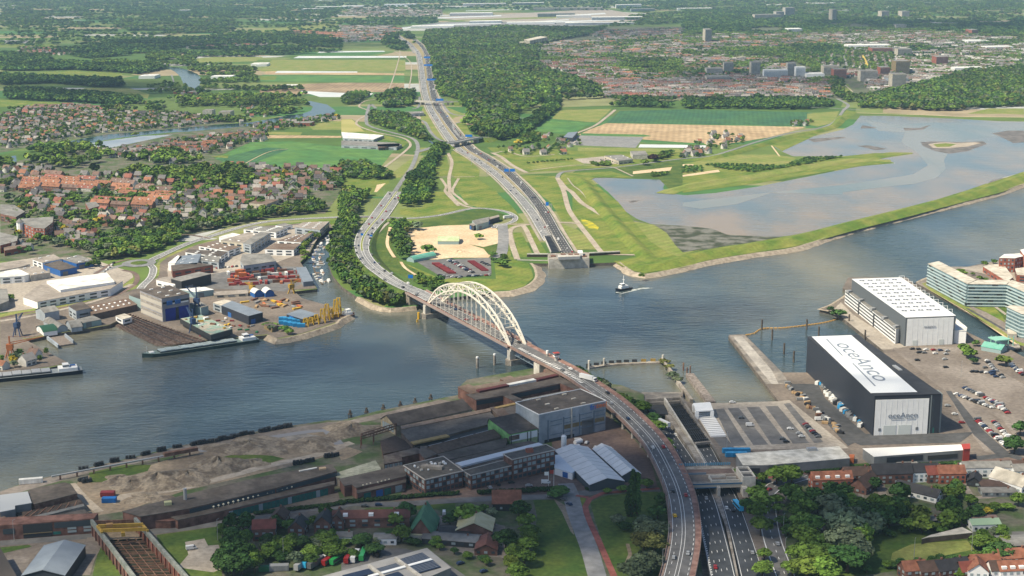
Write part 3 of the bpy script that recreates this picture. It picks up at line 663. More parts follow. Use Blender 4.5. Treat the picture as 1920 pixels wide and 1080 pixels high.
for e in (-1, 1):
 ribbon(mb, APP, lambda i: e * (wd_(i) - .9) - .2, lambda i: e * (wd_(i) - .9) + .2, .62)
 ribbon(mb, APP, e * 1.2 - .15, e * 1.2 + .15, .62)
 dashes(mb, APP, e * 4.6, .3, 3, 6, .62)
struct(mb.build('lane_markings', G_WHITE))
mb = MB(); ribbon(mb, APP[:int(len(APP) * .62)], -1.0, 1.0, .66); struct(mb.build('traffic_island', G_GRASS2))
mb = MB(); U = Vector((0, 0, 1))
n_ = normals(APP)
k0 = [i for i, p in enumerate(APP) if p.z > GZ + .3][0]
sec = []
for i, (p, n) in enumerate(list(zip(APP, n_))[k0:]):
 i += k0
 hgt = p.z - GZ; w_ = wd_(i) + 2.0
 if (Vector(p_end) - p).dot(axis) < 6 and i > len(APP) // 2: break
 sec.append([p - n * (w_ + hgt * 1.5) - U * (hgt - .1), p - n * w_ + U * .35, p + n * w_ + U * .35, p + n * (w_ + hgt * 1.5) - U * (hgt - .1)])
mb.strip(sec); mb.add(sec[-1], [(0, 1, 2, 3)])
# keep the end of the embankment on land
struct(mb.build('embankment', G_MEAD))
mark(APP, 12)
# ---------------------------------------------------------------- materials for works of building
CREAM = M('cream_paint', (.74, .71, .64), .6, (.62, .58, .49), sc=.3, fine=.3)
STEELB = M('blue_grey_steel', (.16, .21, .26), .6)
FOOT = M('red_footway', (.24, .135, .11), .9, (.29, .18, .15), sc=.2, fine=.2)
CONC = M('concrete_light', (.40, .38, .34), .85, (.50, .475, .43), sc=.15, fine=.35)
CONCD = M('concrete_weathered', (.20, .175, .15), .9, (.34, .31, .27), sc=.15, fine=.7)
DARK = M('dark_steel', (.035, .038, .042), .6)
RUST = M('rusty_steel', (.13, .065, .045), .85, (.20, .12, .085), sc=.3, fine=.8)
WHITEP = M('white_paint', (.78, .78, .77), .5)
GALV = M('galvanised_steel', (.42, .43, .44), .45, metal=.4)
BLUESIGN = M('sign_blue', (.01, .17, .60), .5)
TIMBER = M('wet_timber', (.07, .055, .045), .9, (.12, .10, .08), sc=.5)
UP = Vector((0, 0, 1))
# ---------------------------------------------------------------- arch bridge
BR = thing('arch_bridge', 'cream steel arch bridge with two trussed ribs crossing the wide river', 'bridge', tuple(CF.lerp(CN, .5) - UP * 14))
span = (LN - LF).length
NP = 18
RISE = 26.3
DK = 14.2
def arch_pts(side):
 o = LF if side == 0 else LF + perp * WID
 bot, top = [], []
 for i in range(NP + 1):
  t = i / NP
  f = 4 * t * (1 - t)
  b = o + axis * (span * t) + UP * (RISE * f - 1.5)
  dx = 1.0 - 2 * t
  dep = 1.2 + 4.6 * min(1, f * 2.2)
  nrm = (UP * 1.0 - axis * (4 * RISE / span) * (1 - 2 * t) * 1.0).normalized()
  tp = b + nrm * dep
  bot.append(b); top.append(tp)
 return bot, top
archs = []
for side in (0, 1):
 bot, top = arch_pts(side); archs.append((bot, top))
 mb = MB()
 for k in range(NP):
  mb.beam(bot[k], bot[k + 1], 1.1, 1.2); mb.beam(top[k], top[k + 1], 1.1, 1.2)
  mb.beam(bot[k], top[k], .6, .7)
  if k % 2: mb.beam(bot[k + 1], top[k], .6, .6)
  else: mb.beam(bot[k], top[k + 1], .6, .6)
 mb.beam(bot[NP], top[NP], .5)
 mb.build('arch_rib', CREAM, BR)
 for k in range(1, NP):
  m2 = MB()
  b = bot[k]; m2.beam(b, (b.x, b.y, DK - .6), .55, .6)
  m2.build('hanger', CREAM, BR)
mb = MB()
(b0, t0), (b1, t1) = archs
for k in range(2, NP - 1):
 mb.beam(t0[k], t1[k], .45)
 if 2 <= k < NP - 2: mb.beam(t0[k], t1[k + 1], .35) if k % 2 else mb.beam(t1[k], t0[k + 1], .35)
 if k % 2 == 0: mb.beam(b0[k], b1[k], .4)
mb.build('cross_bracing', CREAM, BR)
for k in (2, NP - 2):
 mb = MB(); mb.beam(b0[k] + UP * .3, b1[k] + UP * .3, 1.2, 1.6); mb.build('portal_beam', CREAM, BR)
dk0, dk1 = CF - axis * 44, CN + axis * 3
pth = [dk0, CF - axis * 4, CF, CN, dk1]
mb = MB(); ribbon_box(mb, pth, -WID / 2 + .8, WID / 2 - .8, -1.4, 0.0)
mb.build('road_deck', G_ASPH2, BR)
mk = MB()
for o_ in (-5.2, 5.2): ribbon(mk, pth, o_ - .15, o_ + .15, .03)
dashes(mk, pth, 0, .25, 6, 3, .03); dashes(mk, pth, -2.7, .2, 3, 9, .03); dashes(mk, pth, 2.7, .2, 3, 9, .03)
mk.build('lane_marking', G_WHITE, BR)
for e in (-1, 1):
 mb = MB(); ribbon_box(mb, pth, e * (WID / 2 + .7), e * (WID / 2 + 3.8), -.9, 0.1, 0)
 mb.build('footway', FOOT, BR)
 mb = MB()
 ribbon_box(mb, pth, e * (WID / 2 + 3.75), e * (WID / 2 + 3.95), -1.0, 1.1)
 mb.build('railing', M('rail_red', (.30, .24, .22), .8), BR)
for e, a, b in ((-1, dk0, CF), (-1, CN, CN + axis * 44), (1, dk0, CF), (1, CN, CN + axis * 44)):
 o_ = e * (WID / 2 - 1)
 mb = MB()
 if True:
  n = 10
  for k in range(n):
   p, q = a.lerp(b, k / n) + perp * o_, a.lerp(b, (k + 1) / n) + perp * o_
   lo = -6.2
   mb.beam(p + UP * lo, q + UP * lo, .5); mb.beam(p - UP * 1.4, q - UP * 1.4, .5)
   mb.beam(p + UP * (lo if k % 2 else -1.4), q + UP * (-1.4 if k % 2 else lo), .35)
   mb.beam(p + UP * lo, p - UP * 1.4, .3)
 mb.build('truss_girder', STEELB, BR)
def pier(c, w=20, d=7, z1=6.0, name='pier', legs=True):
 mb = MB()
 ax, pp = Vector((axis.x, axis.y)), Vector((perp.x, perp.y))
 c2 = Vector((c.x, c.y))
 pl = [(-.5, -.5), (.5, -.5), (.5, .5), (-.5, .5)]
 hull = [c2 + pp * (w / 2 * sx) + ax * (d / 2 * sy) for sx, sy in ((-.85, -1), (.85, -1), (1, -.6), (1.12, 0), (1, .6), (.85, 1), (-.85, 1), (-1, .6), (-1.12, 0), (-1, -.6))]
 mb.prism([tuple(h) for h in hull], -2, z1 - 1.2, 0)
 if legs:
  for e in (-.32, .32):
   k = c2 + pp * (w * e)
   mb.box((k.x, k.y, z1 - 1.2), d * .62, d * .62, DK - 1.4 - (z1 - 1.2) - 1.5, math.atan2(axis.y, axis.x), 1)
  mb.box((c2.x, c2.y, DK - 3.0), d * .7, w * .8, 1.6, math.atan2(axis.y, axis.x), 1)
 return mb.build(name, [CONCD, CONC], BR)
pier(CF - axis * 1, 24, 8, 5.5); pier(CN + axis * 3, 22, 8, 5.5)
mb = MB()
k = CN + axis * 47; mb.box((k.x, k.y, -2), 9, 16, DK - .2, math.atan2(axis.y, axis.x))
mb.build('abutment', CONC, BR)
mb = MB()
k = CF - axis * 43; mb.box((k.x, k.y, 0), 8, 17, DK - 1.5, math.atan2(axis.y, axis.x))
mb.build('abutment', CONCD, BR)
mb = MB()
for p in (LF, LN): pass
for q in ((CF - axis * 1 - perp * 15.5)),:
 mb.cyl((q.x, q.y, -1), (q.x, q.y, 6), 1.0, mi=0)
mb.build('fender_pile', M('yellow_paint', (.62, .36, .02), .6), BR)
q = P(914, 621, 12.5); mb = MB(); mb.box((q[0], q[1], 11.6), 2.2, 2.2, 2.4, R(45)); mb.build('navigation_mark', MATS['yellow_paint'], BR)
# bascule span and the viaduct behind it
v_px = [(1070, 698, 13.6), (1108, 723, 13), (1148, 751, 12.4), (1193, 791, 11.8), (1230, 833, 11.2), (1257, 882, 10.6), (1273, 922, 10), (1281, 963, 9.5), (1282, 1012, 9), (1270, 1075, 8.5), (1252, 1130, 8), (1225, 1200, 8)]
VP = bez([tuple(dk1), tuple(CN + axis * 30 + UP * -.1)] + [P(*q) for q in v_px], 6)
VIA = thing('viaduct', 'long curved road viaduct on round columns between the arch bridge and the foreground', 'viaduct', (VP[40].x, VP[40].y, GZ))
vw = 7.4
mb = MB(); ribbon_box(mb, VP, -vw + .2, vw - .2, -1.3, 0.0); mb.build('road_deck', G_ASPH2, VIA)
nb = 8
mb = MB(); ribbon_box(mb, VP, -vw - 1.6, -vw + 1.4, -.9, .12); mb.build('footway', FOOT, VIA)
mb = MB(); ribbon_box(mb, VP, vw - .8, vw + .9, -.9, .12); mb.build('footway', M('kerb_strip', (.26, .19, .16), .9, fine=.4), VIA)
for e, o_ in ((-1, vw + 1.6), (1, vw + .9)):
 mb = MB(); ribbon_box(mb, VP, e * o_ - .15, e * o_ + .15, -1.2, 1.0); mb.build('parapet', M('parapet_rust', (.25, .17, .145), .85, fine=.3), VIA)
mb = MB()
ribbon(mb, VP[nb:], 1.2, .95, .03); ribbon(mb, VP[nb:], -.5, -.75, .03)
dashes(mb, VP[nb:], -vw + 2.2, .3, 3, 3.2, .03); ribbon(mb, VP[nb:], vw - 1.4, vw - 1.15, .03)
dashes(mb, VP[nb:], 4, .25, 3, 9, .03)
for k in range(24):
 t = 2 + k * 3.4
 i = min(int(t / 6 * .92), len(VP) - 2)
mb.build('lane_marking', G_WHITE, VIA)
mb = MB(); ns_ = normals(VP)
L_ = 0
for i in range(1, 16):
 for h in (0, .5):
  p = VP[i].lerp(VP[i + 1], h); n = ns_[i]; d = Vector((-n.y, n.x, 0))
  mb.add([p + n * 4.6 + UP * .04, p + n * 4.6 + d * 1.5 + UP * .04, p + n * 1.9 + d * 1.5 + UP * .04, p + n * 1.9 + UP * .04], [(0, 1, 2, 3)])
mb.build('striped_marking', G_WHITE, VIA)
s_acc = 0
for i in range(12, len(VP) - 1, 3):
 p, n = VP[i], ns_[i]
 for e in (-4.6, 4.6):
  c_ = p + n * e
  mb = MB(); mb.cyl((c_.x, c_.y, GZ - 1), (c_.x, c_.y, p.z - 1.2), .85, n=10); mb.build('column', CONC, VIA)
 mb = MB(); mb.beam(p - n * 7 - UP * 1.8, p + n * 7 - UP * 1.8, 1.2, 1.2); mb.build('pier_cap', CONC, VIA)
# bridge-keeper's cabin
q = Vector(P(1043, 676, 13.8)); H_ = thing('control_cabin', 'small white bridge control cabin with red flat roof beside the bridge', 'cabin', (q.x, q.y, 4))
mb = MB(); mb.cyl((q.x, q.y, -1), (q.x, q.y, 17), 1.3, n=10); mb.build('shaft', CONC, H_)
mb = MB(); mb.box((q.x, q.y, 17), 4, 3.2, 2.6, .4); mb.build('cabin_wall', WHITEP, H_)
mb = MB(); mb.box((q.x, q.y, 18.2), 4.1, 3.3, .9, .4); mb.build('window', M('glass_dark', (.03, .045, .055), .1, spec=.6), H_)
mb = MB(); mb.box((q.x, q.y, 19.6), 4.6, 3.8, .4, .4); mb.build('roof', M('roof_red', (.32, .05, .04), .7), H_)
q = Vector(P(1026, 668, 13.8)); mb = MB(); mb.cyl((q.x, q.y, -1), (q.x, q.y, 16), 1.0, n=10, mi=0); mb.cyl((q.x, q.y, 16), (q.x, q.y, 18.3), 1.0, n=10, mi=1)
tag(origin(mb.build('signal_column', [CONCD, WHITEP])), 'round concrete column with white top standing beside the lifting span', 'column')
# ---------------------------------------------------------------- south tunnel mouth
DEEPASPH = M('asphalt_dark', (.055, .061, .07), .85, (.068, .074, .082), sc=.04, fine=.15)
def rib2(name, L, Rr, mat, mode=0, dz=0):
 """surface between a left and a right edge given as (px,py,z)"""
 a = bez([P(*q) for q in L], 8); b = bez([P(*q) for q in Rr], 8)
 n = 60
 a = [a[int(i * (len(a) - 1) / n)] for i in range(n + 1)]; b = [b[int(i * (len(b) - 1) / n)] for i in range(n + 1)]
 mb = MB(); mb.strip([[p + UP * dz, q + UP * dz] for p, q in zip(a, b)])
 o = struct(mb.build(name, mat)); return a, b
ZP = [(-1.6), (-1.4), (0), (1.4), (2.4), (2.9), (3.0), (3.0)]
lc = rib2('motorway', [(1214, 775, -1.6), (1226, 800, -1.2), (1262, 864, .3), (1285, 892, 1.4), (1301, 936, 2.4), (1314, 1000, 2.9), (1331, 1080, 3), (1352, 1180, 3)], [(1245, 770, -1.6), (1256, 795, -1.2), (1303, 864, .3), (1319, 892, 1.4), (1341, 936, 2.4), (1360, 1000, 2.9), (1380, 1080, 3), (1402, 1180, 3)], DEEPASPH)
rc = rib2('motorway', [(1250, 755, -1.6), (1280, 800, -.8), (1312, 848, .3), (1336, 892, 1.4), (1352, 940, 2.4), (1369, 1000, 2.9), (1388, 1080, 3), (1408, 1180, 3)], [(1275, 750, -1.6), (1305, 795, -.8), (1338, 845, .3), (1360, 892, 1.4), (1385, 940, 2.4), (1408, 1000, 2.9), (1435, 1080, 3), (1462, 1180, 3)], DEEPASPH)
for (a, b), n in ((lc, 4), (rc, 3)):
 mid = [p.lerp(q, .5) for p, q in zip(a, b)]
 wds = [(q - p).length for p, q in zip(a, b)]
 mb = MB()
 for t0 in (.045, .925):
  mb.strip([[p.lerp(q, t0) + UP * .04, p.lerp(q, t0 + .022) + UP * .04] for p, q in zip(a, b)])
 for k in range(1, n):
  t0 = .06 + .87 * k / n
  ln = [p.lerp(q, t0) for p, q in zip(a, b)]
  dashes(mb, ln, 0, .28, 3, 9, .04)
 struct(mb.build('lane_markings', G_WHITE))
 if n == 4:
  mb = MB(); dashes(mb, [p.lerp(q, .10) for p, q in zip(a, b)][28:], 0, .6, 1.5, 1.5, .045); struct(mb.build('lane_markings', G_WHITE))
# ground under everything here, median
mb = MB(); mb.prism(gp('O 1203,735 1282,735 1282,757 1209,761', 2.0), -3, 2.0); struct(mb.build('tunnel_cover', G_CONCD))
mb = MB(); mb.prism(gp('O 1200,730 1300,730 1340,830 1400,900 1500,1180 1320,1180 1290,960 1250,870', -2.2), -4, -2.2); struct(mb.build('subgrade', G_CONCD))
tag_ = 'concrete median'
SP_ = thing('tunnel_portal', 'stained concrete tunnel portal wall at the south end of the road tunnel', 'tunnel portal', P(1240, 758, 3))
def wall(mb, a, b, h0, h1, th, z=2.0, mi=0):
 a, b = Vector((*a, 0)), Vector((*b, 0)); n = Vector((b.y - a.y, a.x - b.x, 0)).normalized() * th / 2
 vs = [a - n + UP * z, b - n + UP * z, b + n + UP * z, a + n + UP * z, a - n + UP * (z + h0), b - n + UP * (z + h1), b + n + UP * (z + h1), a + n + UP * (z + h0)]
 mb.add(vs, [(0, 1, 5, 4), (1, 2, 6, 5), (2, 3, 7, 6), (3, 0, 4, 7), (4, 5, 6, 7)], mi)
mb = MB(); wall(mb, P2(1209, 759), P2(1276, 756), 6.6, 7.0, 2.0, -2); mb.build('headwall', G_CONCD, SP_)
mb = MB(); wall(mb, P2(1209, 757.3), P2(1277, 754.2), 8.5, 8.8, .8, -2); mb.build('flood_wall', CONCD, SP_)
mb = MB(); mb.prism(gp('O 1211,760 1245,758 1253,776 1221,777', 3.2), 2.0, 3.2); mb.build('roof_slab', M('bitumen', (.04, .042, .046), .85, fine=.2), SP_)
mb = MB(); mb.prism(gp('O 1211,762 1246,760 1251,774 1220,775', -1.4), -2, 1.9); mb.build('bore_shade', M('tunnel_shade', (.012, .012, .014), .9), SP_)  # solid near-black block, painted as the shade inside the tunnel mouth
mb = MB(); wall(mb, P2(1246, 757), P2(1303, 834), 6, 1.3, 1.2, 1.5); wall(mb, P2(1303, 834), P2(1336, 890), 1.3, .6, 1.2, 1.5); mb.build('dividing_wall', CONC, SP_)
mb = MB(); wall(mb, P2(1277, 755), P2(1336, 834), 5.5, 1.5, 1.6, 1.5); wall(mb, P2(1336, 834), P2(1372, 890), 1.5, 1.0, 1.2, 1.5); mb.build('side_wall', G_CONCD, SP_)
mb = MB(); mb.prism(gp('O 1247,776 1253,768 1303,840 1336,892 1352,938 1366,985 1385,1080 1408,1180 1404,1180 1381,1080 1361,985 1342,938 1320,892 1297,846'), -2, GZ - .4); mb.build('median', CONCD, SP_)
# louvred light screen over the right-hand ramp
LS = thing('light_screen', 'dark steel louvre grid roofing the ramp beside the white barrier stack', 'light screen', P(1290, 795, 3))
mb = MB(); A1, B1, C1, D1 = (Vector(P(*q, 3.2)) for q in ((1255, 759), (1279, 757), (1331, 829), (1303, 832)))
for i in range(27):
 t = i / 26; mb.beam(A1.lerp(D1, t), B1.lerp(C1, t), .35, 1.0)
for i in range(8):
 t = i / 7; mb.beam(A1.lerp(B1, t), D1.lerp(C1, t), .3, 1.0)
mb.build('louvre_grid', DARK, LS)
mb = MB(); mb.beam(D1, C1, 2.2, 1.4); mb.build('end_beam', CONCD, LS)
for i in range(8):
 t = (i + .5) / 8; mb = MB(); mb.beam(A1.lerp(D1, t) + UP * .2, B1.lerp(C1, t) + UP * .2, .8, 1.3); mb.build('cross_beam', DARK, LS)
# overpass with its service building
OV = thing('overpass', 'short flyover with blue stripes and cream fascia over the sunken motorway', 'overpass', P(1343, 937, 3))
S0, S1 = Vector(P(1297, 937, 0)), Vector(P(1388, 934, 0))
e_ = (S1 - S0).normalized(); m_ = Vector((-e_.y, e_.x, 0))
DEP = 46.0
def oq(a, b): return (S0 + e_ * a + m_ * b)
Wd = (S1 - S0).length
def slab(a0, a1, b0, b1, z0, z1, name, mat, par=OV):
 mb = MB(); mb.prism([tuple(oq(a, b))[:2] for a, b in ((a0, b0), (a1, b0), (a1, b1), (a0, b1))], z0, z1, bottom=True); return mb.build(name, mat, par)
slab(-3, Wd + 1, 0, 30, 8.2, 9.6, 'deck', CONCD)
slab(-3, Wd + 1, -.35, -.03, 6.9, 10.2, 'fascia', M('fascia_cream', (.42, .38, .32), .8))
slab(-3, Wd + 1, -.6, -.36, 9.2, 9.8, 'blue_stripe', M('stripe_blue', (.02, .12, .24), .6)); slab(-3, Wd * .55, -.6, -.36, 7.0, 7.5, 'blue_stripe', MATS['stripe_blue'])
slab(-2, Wd, 4, 14, 9.62, 9.7, 'road_surface', G_YARD); slab(-2, Wd, 16, 24, 9.62, 9.72, 'road_surface', G_BRICKRD)
slab(Wd * .5, Wd * .56, -3, 30, 1.5, 8.15, 'pier_wall', CONC); slab(Wd, Wd + 3, -6, 30, 1.5, 8.15, 'pier_wall', CONC); slab(-4, -2, 0, 30, 1.5, 8.15, 'pier_wall', CONC)
# low parapets of the service deck
for a0, a1, b0, b1, n_ in ((Wd * .42, Wd * .97, .4, 1.1, 'parapet'), (Wd * .40, Wd * .42, .4, 9, 'parapet'), (Wd * .42, Wd * .75, 8.4, 9, 'parapet'), (Wd * .75, Wd * .95, 5.5, 6.2, 'parapet')): slab(a0, a1, b0, b1, 9.75, 11.4, n_, CONC)
slab(Wd * .43, Wd * .96, 1.2, 5.4, 9.75, 10.2, 'service_roof', G_ASPH2)
mb = MB()
for k in range(26):
 p, q = oq(-2 + (Wd + 3) * k / 26, 29), oq(-2 + (Wd + 3) * (k + .72) / 26, 29); mb.beam((*p.xy, 11), (*q.xy, 11), .3, 1.6)
mb.build('noise_screen', M('screen_blue', (.10, .24, .36), .5), OV)
mb = MB(); mb.beam((*oq(-2, 15).xy, 10.3), (*oq(Wd * .4, 15).xy, 10.3), .4, 1.2); mb.build('railing', STEELB, OV)
TW = thing('service_block', 'pale concrete service block with two square roof wells beside the flyover', 'building', tuple(oq(Wd + 5, 3)))
slab(Wd + .8, Wd + 8.4, -1.5, 16, 2.5, 12.6, 'wall', M('pale_concrete', (.46, .44, .40), .8, fine=.3), TW)
for b0, b1 in ((-.6, 6.2), (8, 15)): slab(Wd + 1.6, Wd + 7.6, b0, b1, 12.63, 12.7, 'roof_well', G_ASPH, TW)
for q_ in ((Wd + .8, Wd + 8.4, -1.5, -.8), (Wd + .8, Wd + 8.4, 15.3, 16), (Wd + .8, Wd + 1.5, -.8, 15.3), (Wd + 7.7, Wd + 8.4, -.8, 15.3), (Wd + 1.5, Wd + 7.7, 6.4, 7.8)): slab(*q_, 12.62, 13.6, 'parapet', MATS['pale_concrete'], TW)
# ---------------------------------------------------------------- north tunnel mouth
NB = thing('tunnel_portal', 'grey concrete tunnel building with brown roof wells on the north waterfront', 'tunnel portal', P(1066, 492, 0))
def pxbox(name, corners, z0, z1, mats, par, top=None):
 mb = MB(); mb.prism([P2(a, b, z1) for a, b in corners], z0, z1, 0, 1 if isinstance(mats, (list, tuple)) else 0); return mb.build(name, mats, par)
pxbox('wall', [(1029, 486), (1105, 484), (1104, 473), (1027, 475)], -1, 10, [CONC, CONCD], NB)
pxbox('lower_wall', [(1029, 489), (1105.5, 487), (1105, 485), (1028, 487)], -1, 7.5, [CONC, CONC], NB)
pxbox('upper_storey', [(1047, 482), (1088, 480.5), (1088, 476), (1045, 477.5)], 10.05, 13, [M('cladding_grey', (.34, .35, .36), .6), CONC], NB)
for a in (1033, 1052, 1066, 1077, 1091): pxbox('roof_well', [(a, 480.5), (a + 9, 480.3), (a + 8, 477.6), (a - 1, 477.8)] if a in (1033, 1091) else [(a, 477.4), (a + 9, 477.2), (a + 8, 474.9), (a - 1, 475.1)], 10.1, 10.8 if a in (1033, 1091) else 13.4, [RUST, RUST], NB)
pxbox('plant_room', [(1083, 474), (1093, 474), (1092, 469), (1083, 469)], 10, 14, [WHITEP, WHITEP], NB)
for k in range(7):
 x = 1034 + k * 10.2
 pxbox('recess_shade', [(x, 489.6), (x + 5, 489.5), (x + 5, 489.1), (x, 489.2)], 2.5, 5.5, [DARK, DARK], NB)  # dark boxes painted as the shade in the wall recesses
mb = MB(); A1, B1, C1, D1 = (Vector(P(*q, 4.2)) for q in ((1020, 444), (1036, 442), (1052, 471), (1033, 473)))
mb2 = MB(); mb2.flat([tuple(p - UP * .9) for p in (A1, D1, C1, B1)]); mb2.build('louvre_shade', DARK, NB)  # dark sheet laid as the shade below the louvres
for i in range(13):
 t = i / 12; mb.beam(A1.lerp(D1, t), B1.lerp(C1, t), .9, 1.2)
mb.build('louvre_grid', M('louvre_grey', (.13, .14, .15), .6), NB)
mb = MB(); mb.beam(A1 + UP * .5, B1 + UP * .5, 1.5, 1.5); mb.beam(B1, C1, 1.2, 1.6); mb.beam(A1, D1, 1.2, 1.6); mb.build('kerb_beam', CONC, NB)
for s, lb in ((((988, 487), (1029, 487)), 'brown sheet pile wall left of the north tunnel building'), (((1105, 485), (1162, 482)), 'brown sheet pile wall right of the north tunnel building')):
 mb = MB(); wall(mb, P2(*s[0], 0), P2(*s[1], 0), 6.6, 6.6, 2, -1, 0); n0 = len(mb.f); wall(mb, P2(*s[0], 0), P2(*s[1], 0), 1, 1, 2.6, 5.65, 1)
 tag(origin(mb.build('sheet_pile_wall', [M('sheet_pile', (.055, .04, .035), .9, fine=.6), CONC])), lb, 'retaining wall')
# ---------------------------------------------------------------- overpasses of the interchange
def flyover(s, wd, z, name, label, cols=()):
 path = bez([P(a, b, z) for a, b in px(s)], 10)
 T_ = thing(name, label, 'overpass', (path[len(path) // 2].x, path[len(path) // 2].y, GZ))
 mb = MB(); ribbon_box(mb, path, -wd / 2, wd / 2, -1.5, 0); mb.build('deck', G_PALE, T_)
 for e in (-1, 1):
  mb = MB(); ribbon_box(mb, path, e * wd / 2 - .2, e * wd / 2 + .2, -1.8, 1.0); mb.build('parapet', CONC, T_)
 ns = normals(path)
 for t in cols:
  i = int(t * (len(path) - 1)); p, n = path[i], ns[i]
  mb = MB(); mb.beam(p - n * (wd / 2 - .5) - UP * ((z - GZ) / 2 + .7), p + n * (wd / 2 - .5) - UP * ((z - GZ) / 2 + .7), 1.2, z - GZ - 1.4); mb.build('pier', CONC, T_)
 for e, d in ((0, -1), (-1, 1)):   # ramps down at both ends
  p = path[e]; q = path[1] if e == 0 else path[-2]
  v = (p - q).normalized(); n = Vector((v.y, -v.x, 0)); L = (z - GZ) * 9
  mb = MB(); U0 = p + v * L; h = z - GZ
  mb.add([p - n * wd / 2, p + n * wd / 2, p + n * (wd / 2 + h * 2) - UP * h, p - n * (wd / 2 + h * 2) - UP * h, U0 - n * wd / 2 - UP * h, U0 + n * wd / 2 - UP * h], [(0, 1, 5, 4), (1, 2, 5), (0, 4, 3), (1, 0, 3, 2)])
  mb.add([p - n * wd / 2 + UP * .02, p + n * wd / 2 + UP * .02, U0 + n * wd / 2 - UP * (h - .4), U0 - n * wd / 2 - UP * (h - .4)], [(0, 1, 2, 3)], 1)
  struct(mb.build('ramp', [G_GRASS, G_PALE]))
 return path
flyover('B 590,806 650,797 710,784 778,771', 12, 11, 'flyover', 'curving grey flyover with dark edge carrying the side road over the motorway', (.05, .35, .62, .97))
flyover('B 412,566 520,573 628,571', 11, 10.5, 'flyover', 'straight pale flyover crossing the motorway beside the big wood', (.05, .33, .66, .97))
# ---------------------------------------------------------------- sign gantries
def gantry(a, b, h, signs, label, z=GZ, hs=6.5):
 A_, B_ = Vector(P(*a, z)), Vector(P(*b, z)); T_ = thing('sign_gantry', label, 'gantry', tuple(A_.lerp(B_, .5)))
 for q in (A_, B_):
  mb = MB(); mb.beam(q, q + UP * h, .6); mb.build('post', GALV, T_)
 mb = MB(); mb.beam(A_ + UP * h, B_ + UP * h, .35); mb.beam(A_ + UP * (h - 1.3), B_ + UP * (h - 1.3), .35)
 n = 14
 for k in range(n): mb.beam(A_.lerp(B_, k / n) + UP * (h if k % 2 else h - 1.3), A_.lerp(B_, (k + 1) / n) + UP * (h - 1.3 if k % 2 else h), .2)
 mb.build('truss', GALV, T_)
 for t0, t1, hh in signs:
  d = (B_ - A_).normalized(); p, q = A_.lerp(B_, t0), A_.lerp(B_, t1)
  nn = Vector((d.y, -d.x, 0)) * .5
  mb = MB(); mb.beam(p + nn + UP * (h - .2 + hh * .1), q + nn + UP * (h - .2 + hh * .1), .15, hh); mb.build('sign_panel', BLUESIGN if hh > 2 else DARK, T_)
gantry((979, 396), (1034, 396), 9, [(.52, .56, 1.3), (.62, .66, 1.3), (.72, .76, 1.3), (.80, .90, 4.5)], 'grey sign gantry with one blue panel nearest the tunnel')
gantry((913, 331), (967, 331), 9, [(.60, .76, 4.2), (.80, .97, 4.2)], 'sign gantry with two blue panels past the flyover')
gantry((884, 310), (912, 313), 9, [(.2, .3, 1.2), (.5, .6, 1.2)], 'thin grey gantry with dark lane signals over the light carriageway')
gantry((812, 196), (838, 196), 10, [(.2, .75, 4.5)], 'blue signed gantry against the straight flyover')
gantry((798, 157), (822, 157), 10, [(.1, .9, 4.5)], 'blue signed gantry beside the long edge of the big wood')
gantry((793, 129), (813, 129), 10, [(.1, .9, 5)], 'blue signed gantry second from the far end of the motorway')
gantry((793, 114), (808, 114), 10, [(.1, .9, 5)], 'blue signed gantry at the far end of the motorway')
gantry((868, 268), (890, 268), 12, [(.2, .8, 4)], 'gantry with blue panel just beside the curving flyover')
for i, (a, h, lab) in enumerate((((770, 532), 8, 'blue road sign on two posts beside the bridge approach'), ((679, 447), 6, 'small blue road sign on the traffic island left of the approach'), ((696, 449), 6, 'small blue road sign at the right edge of the approach'), ((839, 222), 6, 'small blue road sign on the grass by the motorway slip road'))):
 q = Vector(P(*a, [9, 5, 5, 3][i])); T_ = thing('road_sign', lab, 'road sign', tuple(q))
 for e in (-1.4, 1.4):
  mb = MB(); mb.beam(q + Vector((e, 0, -1)), q + Vector((e, 0, h)), .2); mb.build('post', GALV, T_)
 mb = MB(); mb.box((q.x, q.y - .2, q.z + h - 2.6), 4.6 if i == 0 else 3, .15, 3.2 if i == 0 else 2); mb.build('sign_panel', BLUESIGN, T_)
# ---------------------------------------------------------------- building helpers
GLASS = M('window_glass', (.045, .06, .075), .15, spec=.6)
GLASSP = M('window_pale', (.30, .36, .38), .3)
BRICK = M('brick_brown', (.13, .065, .05), .9, (.19, .10, .08), sc=.15, fine=.3)
BRICKR = M('brick_red', (.27, .085, .055), .9, (.33, .12, .08), sc=.15, fine=.25)
BITU = MATS['bitumen']
RDK = M('roof_dark', (.07, .058, .05), .85, (.115, .098, .085), sc=.08, fine=.35)
RBR = M('roof_brown', (.135, .092, .068), .9, (.19, .145, .115), sc=.06, fine=.5)
RGR = M('roof_grey', (.17, .165, .155), .85, (.24, .235, .22), sc=.06, fine=.3)
RWH = M('roof_white', (.60, .60, .57), .7, (.72, .72, .69), sc=.06, fine=.12)
RBE = M('roof_beige', (.44, .40, .33), .8, (.54, .50, .43), sc=.05, fine=.2)
CLAD = M('cladding_pale_blue', (.30, .34, .38), .6, (.36, .40, .44), sc=.3, fine=.06)
CLADG = M('cladding_mid_grey', (.16, .17, .18), .6, (.19, .20, .21), sc=.2, fine=.06)
NAVY = M('cladding_navy', (.030, .036, .050), .5)
CLADW = M('cladding_white', (.78, .79, .79), .5, (.83, .84, .84), sc=.3)
CLADB = M('cladding_blue', (.03, .12, .36), .5)
GREENC = M('cladding_green', (.16, .36, .12), .7, (.25, .50, .18), sc=.3)
TEAL = M('door_teal', (.02, .13, .11), .7, fine=.5)
SOLAR = M('solar_panel', (.012, .02, .05), .25, spec=.6)
OCHRE = M('ochre_band', (.22, .17, .09), .8, fine=.3)
